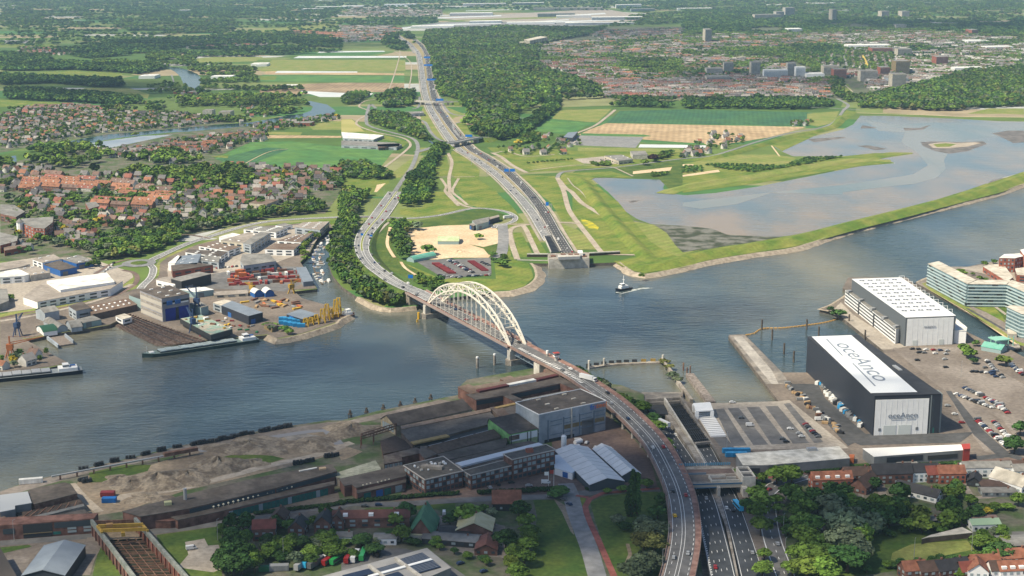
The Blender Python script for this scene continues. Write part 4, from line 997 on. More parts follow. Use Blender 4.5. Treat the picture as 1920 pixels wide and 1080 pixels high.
def poly_at(s, h): return gp(s, GZ + h)
def win_part(par, name, a, b, u, z, w_, h_, mat, th=.16, off=.03):
 """one flat part standing on the wall line a-b at fraction u"""
 d = Vector((b[0] - a[0], b[1] - a[1], 0)); L = d.length; d.normalize(); n = Vector((d.y, -d.x, 0))
 key = (name, round(w_, 2), round(h_, 2), mat.name)
 me = WM.get(key)
 if me is None:
  mb = MB(); mb.add([(x * w_ / 2, y, z_ * h_ / 2) for x in (-1, 1) for y in (-th, 0) for z_ in (-1, 1)], [(0, 1, 3, 2), (4, 6, 7, 5), (0, 4, 5, 1), (2, 3, 7, 6), (1, 5, 7, 3), (0, 2, 6, 4)])
  me = bpy.data.meshes.new(name); me.from_pydata(mb.v, [], mb.f); me.materials.append(mat); WM[key] = me
 o = bpy.data.objects.new(name, me); COL.objects.link(o); o.parent = par
 p = Vector((a[0], a[1], 0)) + d * (L * u) + n * off; p.z = z
 o.location = p - par.location; o.rotation_euler = (0, 0, math.atan2(d.y, d.x)); return o
WM = {}
def facade(par, a, b, z0, rows, cols, fh, fw, hh, mat=None, name='window', u0=.02, u1=.98):
 L = math.dist(a[:2], b[:2]) * (u1 - u0)
 for r in range(rows):
  for c_ in range(cols):
   m = mat[(r * 7 + c_ * 5 + (r * c_) % 3) % len(mat)] if isinstance(mat, list) else (mat or GLASS)
   win_part(par, name, a, b, u0 + (u1 - u0) * (c_ + .5) / cols, z0 + (r + .5) * fh, L / cols * fw, fh * hh, m)
def bands(par, a, b, z0, rows, fh, hh, mat=None, name='window_band', u0=.01, u1=.99):
 for r in range(rows): win_part(par, name, a, b, (u0 + u1) / 2, z0 + (r + .5) * fh, math.dist(a[:2], b[:2]) * (u1 - u0), fh * hh, mat or GLASS)
def ccw(q):
 a = sum(q[i][0] * q[(i + 1) % len(q)][1] - q[(i + 1) % len(q)][0] * q[i][1] for i in range(len(q)))
 return q if a > 0 else q[::-1]
def flat_b(s, h, wall_m, roof_m, label, cat='building', name='building', z0=-.6, group=None, trim=None, lights=0, sky=None, par=None, eave=.3, slope=None):
 """flat-roofed block; s = roof corners read off the photograph at roof height"""
 q = ccw(poly_at(s, h)); n = len(q)
 cx, cy = sum(p[0] for p in q) / n, sum(p[1] for p in q) / n
 T_ = par or thing(name, label, cat, (cx, cy, GZ), group)
 mb = MB(); mb.prism(q, GZ + z0, GZ + h - .3); w_ = mb.build('wall', wall_m, T_)
 def off(k, e):  # outset
  v = Vector((q[k][0] - cx, q[k][1] - cy)); L = v.length; return (q[k][0] + v.x / L * e, q[k][1] + v.y / L * e)
 mb = MB(); mb.prism([off(k, eave) for k in range(n)], GZ + h - .3, GZ + h, 1 if trim else 0, 0, True); r_ = mb.build('roof', [roof_m, trim or roof_m], T_)
 if trim:
  mb = MB()
  for k in range(n): mb.beam((*off(k, eave), GZ + h + .15), (*off((k + 1) % n, eave), GZ + h + .15), .4, .5)
  mb.build('roof_edge', trim, r_)
 if n == 4:
  A, B, C, D = (Vector((*p, GZ + h)) for p in q)
  rr = random.Random(int(abs(cx) * 7 + abs(cy)))
  for k in range(lights):
   u, v = .12 + .76 * (k % max(1, (lights + 1) // 2)) / max(1, (lights + 1) // 2 - 1 + (lights < 3)), .3 if k < lights / 2 else .7
   p = A.lerp(B, u).lerp(D.lerp(C, u), v)
   mb = MB(); mb.box((p.x, p.y, GZ + h + .003), 3.2, 1.3, .6, math.atan2(C.y - B.y, C.x - B.x)); mb.build('rooflight', sky or RBE, T_)
 return T_, q
def rect3(a, b, c):
 """rectangle from three corners a-b-c (c squared up)"""
 a, b, c = Vector(a[:2]), Vector(b[:2]), Vector(c[:2])
 d = (b - a).normalized(); n = Vector((-d.y, d.x)); w_ = (c - b).dot(n)
 return [tuple(a), tuple(b), tuple(b + n * w_), tuple(a + n * w_)]
def gable_m(q, z0, he, rise, along=0, wall_m=None, roof_m=None, par=None, over=.5, ridge_off=.5, round_=False):
 """gabled block on rectangle q; ridge parallel to edge `along` (0: q0-q1, 1: q1-q2)"""
 if along: q = q[1:] + q[:1]
 A, B, C, D = (Vector((*p, GZ)) for p in q)
 mb = MB()
 n = 9 if round_ else 2
 def prof(t): return rise * (math.sin(math.pi * t) ** .8 if round_ else 1 - abs(t - ridge_off) / (ridge_off if t < ridge_off else 1 - ridge_off))
 ts = [i / n for i in range(n + 1)] if round_ else [0, ridge_off, 1]
 for P0, P1, fl in ((B, C, 0), (A, D, 1)):
  vs = [P0 + UP * z0, P1 + UP * z0] + [P0.lerp(P1, t) + UP * (he + prof(t)) for t in ts[::-1]]
  mb.add(vs, [tuple(range(len(vs)))[::-1] if fl else tuple(range(len(vs)))])
 mb.add([A + UP * z0, B + UP * z0, B + UP * he, A + UP * he], [(0, 1, 2, 3)]); mb.add([C + UP * z0, D + UP * z0, D + UP * he, C + UP * he], [(0, 1, 2, 3)])
 w_ = mb.build('wall', wall_m, par)
 mb = MB(); d = (B - A).normalized() * over
 for dz in (.06, .30):
  mb.strip([[p + UP * (he + prof(t) + dz) for p in (A.lerp(D, t) - d, B.lerp(C, t) + d)] for t in ts])
 mb.beam(A - d + UP * (he + .18), B + d + UP * (he + .18), .3, .3); mb.beam(D - d + UP * (he + .18), C + d + UP * (he + .18), .3, .3)
 r_ = mb.build('roof', roof_m, par)
 return w_, r_, (A, B, C, D)
def gable_b(s, he, rise, wall_m, roof_m, label, cat='building', name='building', along=0, group=None, ridge_off=.5, round_=False, sq=True):
 q = poly_at(s, he)
 if len(q) == 3 or sq: q = rect3(q[0], q[1], q[2])
 q2 = ccw(q)
 if q2 is not q: q = [q[1], q[0], q[3], q[2]]
 cx, cy = sum(p[0] for p in q) / 4, sum(p[1] for p in q) / 4
 T_ = thing(name, label, cat, (cx, cy, GZ), group)
 gable_m(q, -.6, he, rise, along, wall_m, roof_m, T_, ridge_off=ridge_off, round_=round_)
 return T_, q
def edge_facing(q):
 """edges of a ccw footprint sorted so that those facing the camera come first"""
 out = []
 for i in range(len(q)):
  a, b = q[i], q[(i + 1) % len(q)]; n = Vector((b[1] - a[1], a[0] - b[0])).normalized(); m = Vector(((a[0] + b[0]) / 2, (a[1] + b[1]) / 2))
  out.append((-(n.dot(-m.normalized())), i, a, b))
 out.sort(); return [(a, b) for _, i, a, b in out]
def sign_text(txt, par, a, b, u, z, size, mat, name='lettering', off=.12, extr=.05, shear=0.0, font_w=1.0, flat=None):
 cu = bpy.data.curves.new(name, 'FONT'); cu.body = txt; cu.size = size; cu.extrude = extr; cu.align_x = 'CENTER'; cu.align_y = 'CENTER'; cu.shear = shear
 tmp = bpy.data.objects.new('tmp', cu); COL.objects.link(tmp)
 dg = bpy.context.evaluated_depsgraph_get(); me = bpy.data.meshes.new_from_object(tmp.evaluated_get(dg)); me.name = name
 bpy.data.objects.remove(tmp); me.materials.clear(); me.materials.append(mat)
 o = bpy.data.objects.new(name, me); COL.objects.link(o); o.parent = par
 d = Vector((b[0] - a[0], b[1] - a[1], 0)); L = d.length; d.normalize(); n = Vector((d.y, -d.x, 0))
 p = Vector((a[0], a[1], 0)) + d * (L * u) + n * off; p.z = z
 M_ = Matrix((d, UP, n)).transposed().to_4x4() if flat is None else flat
 M_ = M_ @ Matrix.Diagonal((font_w, 1, 1, 1))
 M_.translation = p - par.location if flat is None else Vector(flat.translation)
 o.matrix_local = M_; return o
# ---------------------------------------------------------------- foreground steelworks
T_, q = flat_b('J 762,450 1025,585 1775,430 1490,300', 20, CLAD, RDK, 'tall pale blue steelworks hall with flat dark roof beside the curved viaduct', lights=6, trim=CLADW)
ef = edge_facing(q); a, b = ef[0]
bands(T_, a, b, GZ + 6.5, 1, 3, .9, OCHRE, 'ochre_band', .36, .98)
bands(T_, a, b, GZ - .5, 1, 3, .7, DARK, 'opening_shade', .08, .52)  # dark panel painted as the shade inside the low openings
win_part(T_, 'sliding_door', a, b, .73, GZ + 5, 10, 10, CLADG)
for u in (.13, .36, .6, .82): win_part(T_, 'pipe', a, b, u, GZ + 8, .6, 14, STEELB, th=.5)
win_part(T_, 'flue', a, b, .475, GZ + 10, .9, 20, CONC, th=.9)
for u in (.25, .45, .7, .9):
 for z in (4.3, 10.5, 13.5): win_part(T_, 'pipe_run', a, b, u, GZ + z + (u * 7) % 1.4, 9, .35, STEELB, th=.4)
sign_text('fn', T_, a, b, .80, GZ + 17.6, 5.6, M('sign_blue_letters', (.02, .16, .60), .5), off=.5, font_w=1.2)
sign_text('steel', T_, a, b, .915, GZ + 17.9, 4.6, M('sign_orange', (.9, .20, .03), .5), off=.5, font_w=1.2)
ab = ef[1]; bands(T_, *ab, GZ + 6, 1, 4, .1, CLADW, 'band')
T_, q = gable_b('J 700,808 1008,745 880,595', 10.5, 3.2, [GREENC], RDK, 'green gabled shed with dark roof leaning against the tall blue hall', along=0, ridge_off=.95)
ef = edge_facing(q); a, b = ef[0]
win_part(T_, 'panel', a, b, .5, GZ + 7.6, math.dist(a, b) * .98, 4.5, CLADW); win_part(T_, 'panel', a, b, .5, GZ + 3, math.dist(a, b) * .98, 5, M('pale_green', (.36, .42, .24), .8, fine=.3)); win_part(T_, 'shutter', a, b, .13, GZ + 8, 8, 3, RBR, off=.25)
for u in (.03, .62, .74): win_part(T_, 'post', a, b, u, GZ + 5, .5, 10, DARK, off=.3)
# riverside brick works
T_, q = flat_b('J 112,270 262,350 1230,160 1300,140 1140,52 1075,75 1100,100 750,170 700,145 585,180 640,200 290,262 240,238', 8.5, BRICK, RBR, 'brown roofed riverside brick works under the viaduct end', trim=None)
for (a, b, m, n_) in (((335, 330), (670, 262), M('roof_maroon', (.10, .03, .03), .8), 'rooflight_strip'), ((672, 262), (980, 200), RWH, 'rooflight_strip'), ((985, 205), (1225, 150), MATS['roof_maroon'], 'rooflight_strip')):
 p, r_ = (P2(840 + u / 6, 680 + v / 6, GZ + 8.5) for u, v in (a, b)); mb = MB(); mb.beam((*p, GZ + 9), (*r_, GZ + 9), 4.2, 1.4); mb.build(n_, m, T_)
T_, q = flat_b('J 205,355 318,418 620,370 700,352 1262,232 1420,295 1480,300 1640,350 1240,150', 8.3, BRICK, RDK, 'dark roofed brick works with glazed wall round a narrow court')
ef = edge_facing(q)
for (a, b), (m, c_) in zip(ef[:4], ((GLASS, 6), (GLASS, 12), (GLASS, 5), (GLASS, 4))):
 if math.dist(a, b) > 12: bands(T_, a, b, GZ + 4.2, 1, 3.6, .85, m)
T_, q = flat_b('J 620,370 700,352 838,412 760,440', 8.2, BRICK, RDK, 'low brick link with dark roof joining the glazed works to the tall hall')
T_, q = flat_b('J 838,412 700,430 860,450 1420,318 1420,295', 5, CONC, RGR, 'narrow pale roofed passage behind the tall blue hall')
# long sheds
T_, q = gable_b('K 735,358 1590,170 1520,70', 6, 4.5, M('shed_wall', (.34, .27, .17), .8, (.42, .36, .26), sc=.3, fine=.4), RDK, 'dark roofed shed with pale boarded gable next to the riverside rubble', along=0, ridge_off=.62)
ef = edge_facing(q)
for k in range(5): win_part(T_, 'gable_window', *ef[1], .18 + k * .15, GZ + 3.4, 2.2, 4.4, GLASSP)
T_, q = flat_b('K 790,350 1790,150 1800,185 800,385', 7, RBR, M('roof_rusty_beige', (.24, .17, .12), .9, (.30, .22, .16), sc=.1, fine=.4), 'long narrow rust beige roof gutter between two dark sheds')
T_, q = flat_b('K 800,385 1790,190 1885,300 1780,330 920,555 800,420', 6.5, RBR, M('roof_old', (.10, .085, .072), .9, (.15, .13, .11), sc=.06, fine=.5), 'wide low weathered grey brown shed roof in the middle of the steelworks')
p, r_ = (P2(620 + u / 6, 740 + v / 6, GZ + 6.7) for u, v in ((920, 550), (1320, 465))); mb = MB(); mb.beam((*p, GZ + 6.9), (*r_, GZ + 6.9), 4.5, .9); mb.build('rooflight_strip', M('ochre_roof', (.36, .25, .10), .8, fine=.4), T_)
T_, q = flat_b('J 470,505 600,485 690,590 620,635', 7.2, RBR, RBR, 'small brown roof section behind the green gabled shed'); T_, q = flat_b('J 530,505 755,450 765,600 625,625', 6.8, RBR, M('roof_taupe', (.13, .11, .095), .9, fine=.3), 'taupe roof with ochre edge left of the tall blue hall')
p, r_ = (P2(840 + u / 6, 680 + v / 6, GZ + 7) for u, v in ((535, 515), (755, 465))); mb = MB(); mb.beam((*p, GZ + 7.1), (*r_, GZ + 7.1), 3.5, .9); mb.build('edge_strip', MATS['ochre_roof'], T_)
T_, q = flat_b('K 930,570 1790,345 1800,400 1060,590', 5, DARK, DARK, 'dark sunken valley gutter with pipes between the shed roofs')
T_, q = gable_b('K 1195,668 1915,478 1845,412', 6.5, 3, RBR, M('roof_brown_felt', (.085, .06, .045), .9, (.11, .085, .07), sc=.05, fine=.4), 'brown felt roofed shed with a row of pale rooflights along its ridge', along=0, ridge_off=.68)
A_, B_ = Vector((*q[3], GZ + 8.6)), Vector((*q[2], GZ + 8.6))
for k in range(4):
 a, b = A_.lerp(B_, .02 + k * .245), A_.lerp(B_, .22 + k * .245); off_ = (Vector((*q[0], 0)) - Vector((*q[3], 0))).normalized() * 3.2
 mb = MB(); mb.beam(a + off_, b + off_, 3.4, .9); mb.build('rooflight', M('rooflight_grey', (.33, .37, .42), .4), T_)
T_, q = flat_b('K 1195,668 1330,730 1960,590 1990,480', 7.2, RDK, RDK, 'dark lean-to roof in front of the brown felt roofed shed')
# white strip roof shed behind the offices
T_, q = flat_b('L 620,262 770,350 1700,160 1760,110 1520,40 1290,80', 7, DARK, RDK, 'dark shed roof with one long white strip behind the brick offices')
for k in range(1):
 p, r_ = (P2(740 + u / 6, 820 + v / 6, GZ + 7) for u, v in ((715, 325), (1655, 92))); mb = MB(); mb.beam((*p, GZ + 7.5), (*r_, GZ + 7.5), 6.5, 1.2); mb.build('white_rooflight', M('glazing_white', (.62, .66, .70), .5), T_)
# brick offices: three blocks
PW = [GLASS, GLASSP, GLASSP, GLASS, GLASSP]
OFC = thing('office_building', 'long brick office block with white roof edges and rows of pale windows', 'building', P(870, 925, GZ))
def ofc(s, h, rows):
 T, q = flat_b(s, h, BRICK, M('roof_gravel', (.075, .07, .062), .9, (.11, .10, .09), sc=.1, fine=.4), None, trim=M('roof_trim_white', (.50, .46, .42), .7), par=OFC, eave=.4)
 return q
q1 = ofc('L 105,320 342,478 768,378 545,218', 10.2, 3)
for (a, b), c_ in zip(edge_facing(q1)[:2], (9, 7)): facade(OFC, a, b, GZ + .4, 3, c_, 3.15, .72, .62, PW)
q2 = ofc('L 768,378 858,430 1335,315 1225,262', 9.2, 3)
for (a, b), c_ in zip(edge_facing(q2)[:2], (9, 3)): facade(OFC, a, b, GZ + .3, 3, c_, 2.95, .74, .6, PW)
q3 = ofc('L 1225,190 1325,252 1805,142 1700,85', 13.4, 4)
a, b = edge_facing(q3)[0]; facade(OFC, a, b, GZ + .5, 4, 9, 3.15, .74, .6, PW)
rr = random.Random(4)
for k in range(14):
 u, v = rr.uniform(.12, .9), rr.uniform(.12, .9); A, B, C, D = (Vector((*p, GZ + 10.25)) for p in q1); p = A.lerp(B, u).lerp(D.lerp(C, u), v)
 mb = MB(); mb.box(tuple(p), rr.uniform(.8, 1.6), rr.uniform(.8, 1.6), rr.uniform(.6, 1.4), .4); mb.build('roof_vent', CLADW if k % 3 else CONC, OFC)
A, B, C, D = (Vector((*p, GZ + 10.25)) for p in q1); mb = MB(); p, r_ = A.lerp(C, .30), A.lerp(C, .66); mb.beam(p + UP * .8, r_ + UP * .8, 4, 1.6); mb.build('plant_room', CONCD, OFC)
A, B, C, D = (Vector((*p, GZ + 13.45)) for p in q3); p = A.lerp(C, .5); mb = MB(); mb.box(tuple(p), 4, 3, 2.2, .4); mb.build('chimney_block', BRICKR, OFC)
# shed left of the offices, long waterside works hall
T_, q = flat_b('K 100,945 155,1025 240,1008 290,1045 845,915 830,800 800,790', 7, BRICK, RDK, 'low dark roofed brick shed just left of the offices')
for k in range(7):
 p = P(*px('K %d,1012' % (365 + k * 42 + (40 if k > 2 else 0)))[0], GZ + 6) if 0 else P(620 + (365 + k * 42 + (40 if k > 2 else 0)) / 6, 740 + (1050 - k * 11) / 6, GZ + 5.2)
 mb = MB(); mb.cyl((p[0], p[1], GZ + 5.2), (p[0], p[1], GZ + 7), .25, n=6); mb.cyl((p[0], p[1], GZ + 6.6), (p[0], p[1], GZ + 7.3), .9, .3, n=8); mb.build('roof_ventilator', M('vent_cream', (.55, .52, .40), .7), T_)
T_, q = flat_b('K 290,1050 845,925 845,985 300,1110', 5.2, BRICK, RDK, 'brick annex with cream roof ventilators and coloured doors left of the offices')
a, b = edge_facing(q)[0]
for u, m in ((.2, TEAL), (.45, CLADB), (.62, TEAL), (.85, GLASSP)): win_part(T_, 'door', a, b, u, GZ + 2.2, 4.5, 4, m)
T_, q = flat_b('K 60,880 500,740 560,830 555,850 130,945 60,920', 5.5, CONCD, M('roof_pale_green', (.26, .27, .20), .85, (.33, .33, .26), sc=.1, fine=.4), 'pale green grey platform roof among the ruined sheds')
T_, q = flat_b('K 600,685 960,590 1010,620 1000,660 800,700 810,740 600,780', 5, BRICK, M('ruin_roof', (.075, .055, .05), .95, (.14, .12, .10), sc=.2, fine=.6), 'partly demolished shed with a wall of pale window frames')
facade(T_, *edge_facing(q)[0], GZ + .5, 1, 7, 4, .8, .8, [GLASSP, CONC]) if len(q) else None
T_, q = flat_b('K 560,520 720,460 920,560 905,600 590,665', 3.5, RUST, M('ruin_floor', (.07, .05, .042), .95, fine=.7), 'roofless rusty brown shed floor beside the crane frame')
T_, q = flat_b('K 1010,580 1085,580 1190,665 1060,720 1000,650', 8.2, BRICK, RDK, 'grey gable stub of a cut-off shed with torn white cladding')
# rusty crane frame
FR = thing('lattice_gantry', 'rusty lattice crane gantry standing on legs by the rubble track', 'gantry', P(680, 846, GZ))
a, b = Vector(P(676, 818, GZ + 8)), Vector(P(742, 798, GZ + 8))
for e in (0, 1):
 mb = MB(); o_ = Vector((0, e * 5.0, 0))
 mb.beam(a + o_, b + o_, .5); mb.beam(a + o_ - UP * 2, b + o_ - UP * 2, .5)
 for k in range(12): mb.beam(a.lerp(b, k / 12) + o_ - UP * (2 * (k % 2)), a.lerp(b, (k + 1) / 12) + o_ - UP * (2 * ((k + 1) % 2)), .3)
 mb.build('lattice_beam', RUST, FR)
for t in (0, .35, 1):
 for e in (0, 1):
  p = a.lerp(b, t) + Vector((0, e * 5.0, 0)); mb = MB(); mb.beam(p, (p.x, p.y, GZ), .6); mb.build('leg', RUST, FR)
# long workshop along the rubble field (left)
LW = thing('workshop', 'very long dark roofed brick workshop with a row of teal doors', 'building', P(450, 945, GZ))
def part_flat(s, h, wm, rm, par, **k): return flat_b(s, h, wm, rm, None, par=par, **k)[1]
q = part_flat('G 690,715 1050,620 1500,515 1860,450 1895,490 1550,585 1060,700 790,745', 8.5, BRICK, RDK, LW)
for (a, b) in edge_facing(q)[:3]:
 if math.dist(a, b) > 30: bands(LW, a, b, GZ + 5.2, 1, 3, .8, M('glass_dull', (.05, .065, .08), .3))
q = part_flat('G 960,745 1060,725 1550,612 1880,545 1880,565 1230,718 1000,765', 5.4, BRICK, RDK, LW)
ef = [e for e in edge_facing(q) if math.dist(*e) > 30]
if ef:
 a, b = ef[0]
 for k in range(24): win_part(LW, 'door', a, b, .10 + .86 * k / 24, GZ + 2.1, math.dist(a, b) * .86 / 24 * .93, 4.0, TEAL if k % 7 else GLASSP)
for k in range(16):
 p = P(401 + k * 9.2 + (k > 9) * 8, 953.5 - k * 2.35 - (k > 9) * 2 , GZ + 5.4)
 mb = MB(); mb.cyl((p[0], p[1], GZ + 5.4), (p[0], p[1], GZ + 6.9), .2, n=6); mb.cyl((p[0], p[1], GZ + 6.5), (p[0], p[1], GZ + 7.1), .75, .25, n=8); mb.build('roof_ventilator', MATS['vent_cream'], LW)
p = P(349, 963, GZ); mb = MB(); mb.cyl((p[0], p[1], GZ), (p[0], p[1], GZ + 15), 1.0, n=12); mb.build('chimney', GALV, LW)
p, r_ = P2(561, 884, GZ + 8.6), P2(594, 877.5, GZ + 8.6); mb = MB(); mb.beam((*p, GZ + 8.8), (*r_, GZ + 8.8), 1.5, .5); mb.build('rooflight', RWH, LW)
p = P(315, 946, GZ + 8.6); mb = MB(); mb.box(p, 4, 3, 1.8, .3); mb.build('roof_hatch', M('hatch_green', (.42, .42, .24), .8), LW)
p = P(605, 880, GZ + 8.6); mb = MB(); mb.box(p, 4, 3, 1, .3); mb.build('roof_hatch', M('hatch_tan', (.40, .30, .20), .8), LW)
T_, q = flat_b('G 780,745 1000,745 1180,725 1180,735 960,770 800,770', 4.5, BRICK, BRICK, 'low brick wall building joining the long workshop and the open crane hall')
bands(T_, *edge_facing(q)[0], GZ + 1, 1, 2.6, .7, GLASSP, 'window_band', .45, .7)
# bottom-left works
T_, q = flat_b('N 0,258 275,222 312,335 150,360 150,395 0,425', 9, CLADG, M('roof_pale_steel', (.40, .42, .44), .5), 'pale steel roof of the works hall at the bottom left water edge')
T_, q = flat_b('N 275,222 320,195 640,130 705,148 770,240 350,345 312,335', 8, RUST, RDK, 'dark tar roof of a rusty open shed near the white freight wagon')
T_, q = flat_b('N 150,380 340,350 760,262 840,350 200,515', 4.6, RUST, M('open_frame', (.035, .028, .026), .9, (.075, .055, .045), sc=.3, fine=.9), 'rusty open roof frame of a gutted shed')
for k in range(7):
 a, b = P(60 + k * 14, 957 - k * 3.0, GZ + 7), P(38 + k * 17, 973 - k * 4, GZ + 5); mb = MB(); mb.beam(a, b, .5); mb.beam(b, (b[0], b[1], GZ), .5); mb.build('frame_beam', RUST, T_)
T_, q = flat_b('N 195,500 830,345 840,368 215,520', 5.5, CONCD, M('gutter_beam', (.17, .17, .165), .8, fine=.4), 'long pale concrete crane beam above the brick hall front')
T_, q = flat_b('N -60,520 110,510 215,520 840,400 900,470 900,480 500,505 190,520 -60,560', 8, BRICK, RDK, 'brick works hall with big dark door in the bottom left corner')
L_ = [e for e in edge_facing(q) if math.dist(*e) > 25]
a, b = P2(0, 1000, GZ + 0), P2(170, 981, GZ + 0)
q = [P2(0, 1014, GZ), P2(178, 1000, GZ)]
mb = MB(); mb.prism([q[0], q[1], (q[1][0], q[1][1] + 8), (q[0][0] - 30, q[0][1] + 8)], 0, GZ + 8.6); mb.build('front_wall', BRICK, T_)
a, b = q[0], q[1]
win_part(T_, 'main_door', a, b, .40, GZ + 4.3, 15, 7.6, DARK); win_part(T_, 'lintel', a, b, .40, GZ + 2.9, 15, .4, OCHRE, off=.3)
for u in (.62, .70, .78, .86, .94): win_part(T_, 'window', a, b, u, GZ + 6.4, 4.2, 3.2, MATS['glass_dull'])
for u, z in ((.76, 2.2), (.76, 4.0), (.93, 2.2), (.93, 4.0)): win_part(T_, 'window', a, b, u, GZ + z, 4.6, 1.2, GLASSP)
win_part(T_, 'window', a, b, .1, GZ + 5, 6, 3, MATS['glass_dull']); win_part(T_, 'window', a, b, .6, GZ + 2, 4, 1.6, TEAL)
T_, q = flat_b('N 0,425 30,420 105,600 0,605', 6, GREENC, RBR, 'green edged lean-to at the very left bottom of the works')
T_, q = gable_b('N 425,1030 650,1060 765,765', 6.5, 3.2, CLADG, M('roof_steel_blue', (.17, .20, .24), .5, (.20, .235, .28), sc=.1), 'modern blue grey gabled warehouse at the bottom left', along=1, sq=False) if 0 else gable_b('N 215,1065 650,1062 765,765', 6.0, 3.0, NAVY, M('roof_steel_blue', (.17, .20, .24), .5, (.20, .235, .28), sc=.1), 'modern blue grey gabled warehouse at the bottom left', along=1)
T_, q = flat_b('N -60,790 0,780 165,1067 100,1200 -80,1200', 8, CLADG, M('roof_brown_dark', (.06, .052, .048), .9), 'dark brown roof corner cut by the bottom left of the view')
# open crane hall with yellow travelling crane
CH = thing('crane_hall', 'roofless brick crane hall full of rusty beams and weeds', 'building', P(250, 1010, GZ))
h_ = 8.5
TL, TR = P2(*px('N 915,500')[0], GZ + h_), P2(*px('N 1350,480')[0], GZ + h_)
BL, BRr = P2(*px('N 1345,1067')[0], GZ + h_), P2(*px('N 1870,1067')[0], GZ + h_)
def ext(a, b, t): return (a[0] + (b[0] - a[0]) * t, a[1] + (b[1] - a[1]) * t)
BL, BRr = ext(TL, BL, 1.25), ext(TR, BRr, 1.25)
mb = MB(); mb.flat([(*p, GZ + .35) for p in (TL, BL, BRr, TR)]); mb.build('floor', M('hall_floor', (.030, .035, .02), .95, (.075, .05, .035), sc=.3, lo=.45, hi=.6, fine=.8), CH)
for a, b, m, n_ in ((TL, BL, CONC, 'side_wall'), (TR, BRr, BRICK, 'side_wall')):
 mb = MB(); wall(mb, a, b, h_ - 2.6, h_ - 2.6, .9, GZ); mb.build(n_, BRICK, CH)
 mb = MB(); wall(mb, a, b, 2.6, 2.6, 1.5, GZ + h_ - 2.6); mb.build('crane_rail_beam', M('crane_beam', (.15, .17, .155), .7, (.22, .23, .21), sc=.3, fine=.5), CH)
 for k in range(15):
  p = ext(a, b, (k + .5) / 15); mb = MB(); mb.box((p[0], p[1], GZ), 2.2, .9, h_ - 2.5, math.atan2(b[1] - a[1], b[0] - a[0]) + R(90)); mb.build('buttress', BRICKR if m is BRICK else BRICK, CH)
for k in range(22):
 t = .16 + .84 * k / 22; p, r_ = ext(TL, BL, t), ext(TR, BRr, t); mb = MB(); mb.beam((*ext(p, r_, .05), GZ + 1.2 + (k % 3) * .4), (*ext(p, r_, .95), GZ + 1.2 + (k * 7 % 4) * .3), .45); mb.build('floor_beam', RUST, CH)
for k in range(4):
 u = .2 + .2 * k; p, r_ = ext(ext(TL, TR, u), ext(BL, BRr, u), .14), ext(ext(TL, TR, u), ext(BL, BRr, u), 1); mb = MB(); mb.beam((*p, GZ + 2), (*r_, GZ + 2), .35); mb.build('floor_rail', RUST, CH)
mb = MB(); mb.flat([(*p, GZ + 1.4) for p in (ext(TL, BL, .02), ext(TL, BL, .13), ext(TR, BRr, .13), ext(TR, BRr, .02))]); mb.build('rubble_floor', G_DIRT, CH)
mb = MB(); wall(mb, TL, TR, h_ - 1, h_ - 1, .8, GZ); mb.build('end_wall', RUST, CH)
TC = thing('travelling_crane', 'yellow overhead travelling crane spanning the open crane hall', 'crane', (*ext(ext(TL, BL, .17), ext(TR, BRr, .17), .5), GZ + h_))
YEL = M('crane_yellow', (.36, .23, .04), .75, fine=.4)
for t in (.135, .20):
 p, r_ = ext(TL, BL, t), ext(TR, BRr, t); mb = MB(); mb.beam((*p, GZ + h_ + 1.1), (*r_, GZ + h_ + 1.1), 1.1, 1.8); mb.build('girder', YEL, TC)
for u in (0, 1):
 a, b = (TL, BL) if u == 0 else (TR, BRr); mb = MB(); mb.beam((*ext(a, b, .12), GZ + h_ + .6), (*ext(a, b, .215), GZ + h_ + .6), 1.2, 1.0); mb.build('end_carriage', YEL, TC)
p = ext(ext(TL, BL, .168), ext(TR, BRr, .168), .22); mb = MB(); mb.box((p[0], p[1], GZ + h_ + 2.0), 3.5, 2.5, 1.6, .3); mb.build('trolley', M('trolley_tan', (.30, .17, .06), .8), TC)
p = ext(ext(TL, BL, .22), ext(TR, BRr, .22), .45); mb = MB(); mb.box((p[0], p[1], GZ + h_ - 1.6), 2, 1.6, 2.2, .3); mb.build('cab', YEL, TC)
# marquees and the white tank
for s, lab in (('H 1395,568 1592,546 1350,360 1272,388', 'large white ridged marquee beside the brick yard'), ('H 1578,517 1686,505 1525,355 1448,368', 'smaller white ridged marquee behind the larger one')):
 T_, q = gable_b(s, 4.2, 3.0, M('marquee_wall', (.06, .075, .09), .7) if 1 else 0, M('marquee_white', (.74, .74, .72), .7, (.68, .68, .66), sc=.2), lab, 'marquee', 'marquee', along=1)
 A, B, C, D = (Vector((*p, GZ)) for p in q[1:] + q[:1])
 for k in range(1, 8):
  t = k / 8; mb = MB()
  for h0, u0, h1, u1 in ((4.55, 0, 7.55, .5), (7.55, .5, 4.55, 1)): mb.beam(A.lerp(B, t).lerp(D.lerp(C, t), u0) + UP * h0, A.lerp(B, t).lerp(D.lerp(C, t), u1) + UP * h1, .3, .12)
  mb.build('roof_seam', M('seam_grey', (.45, .46, .45), .7), T_)
T_, q = flat_b('H 1200,470 1300,500 1325,470 1280,390 1200,400', 4.5, CLADW, M('tent_blue_white', (.60, .66, .72), .6), 'white fabric link tent with blue door between offices and marquee', 'tent', 'tent')
for e in edge_facing(q)[:2]: win_part(T_, 'door', *e, .6, GZ + 1.9, 4, 3.4, CLADB)
p = P(1057, 849, GZ); TK = thing('gas_tank', 'tall white cylindrical gas tank standing by the offices end', 'tank', p)
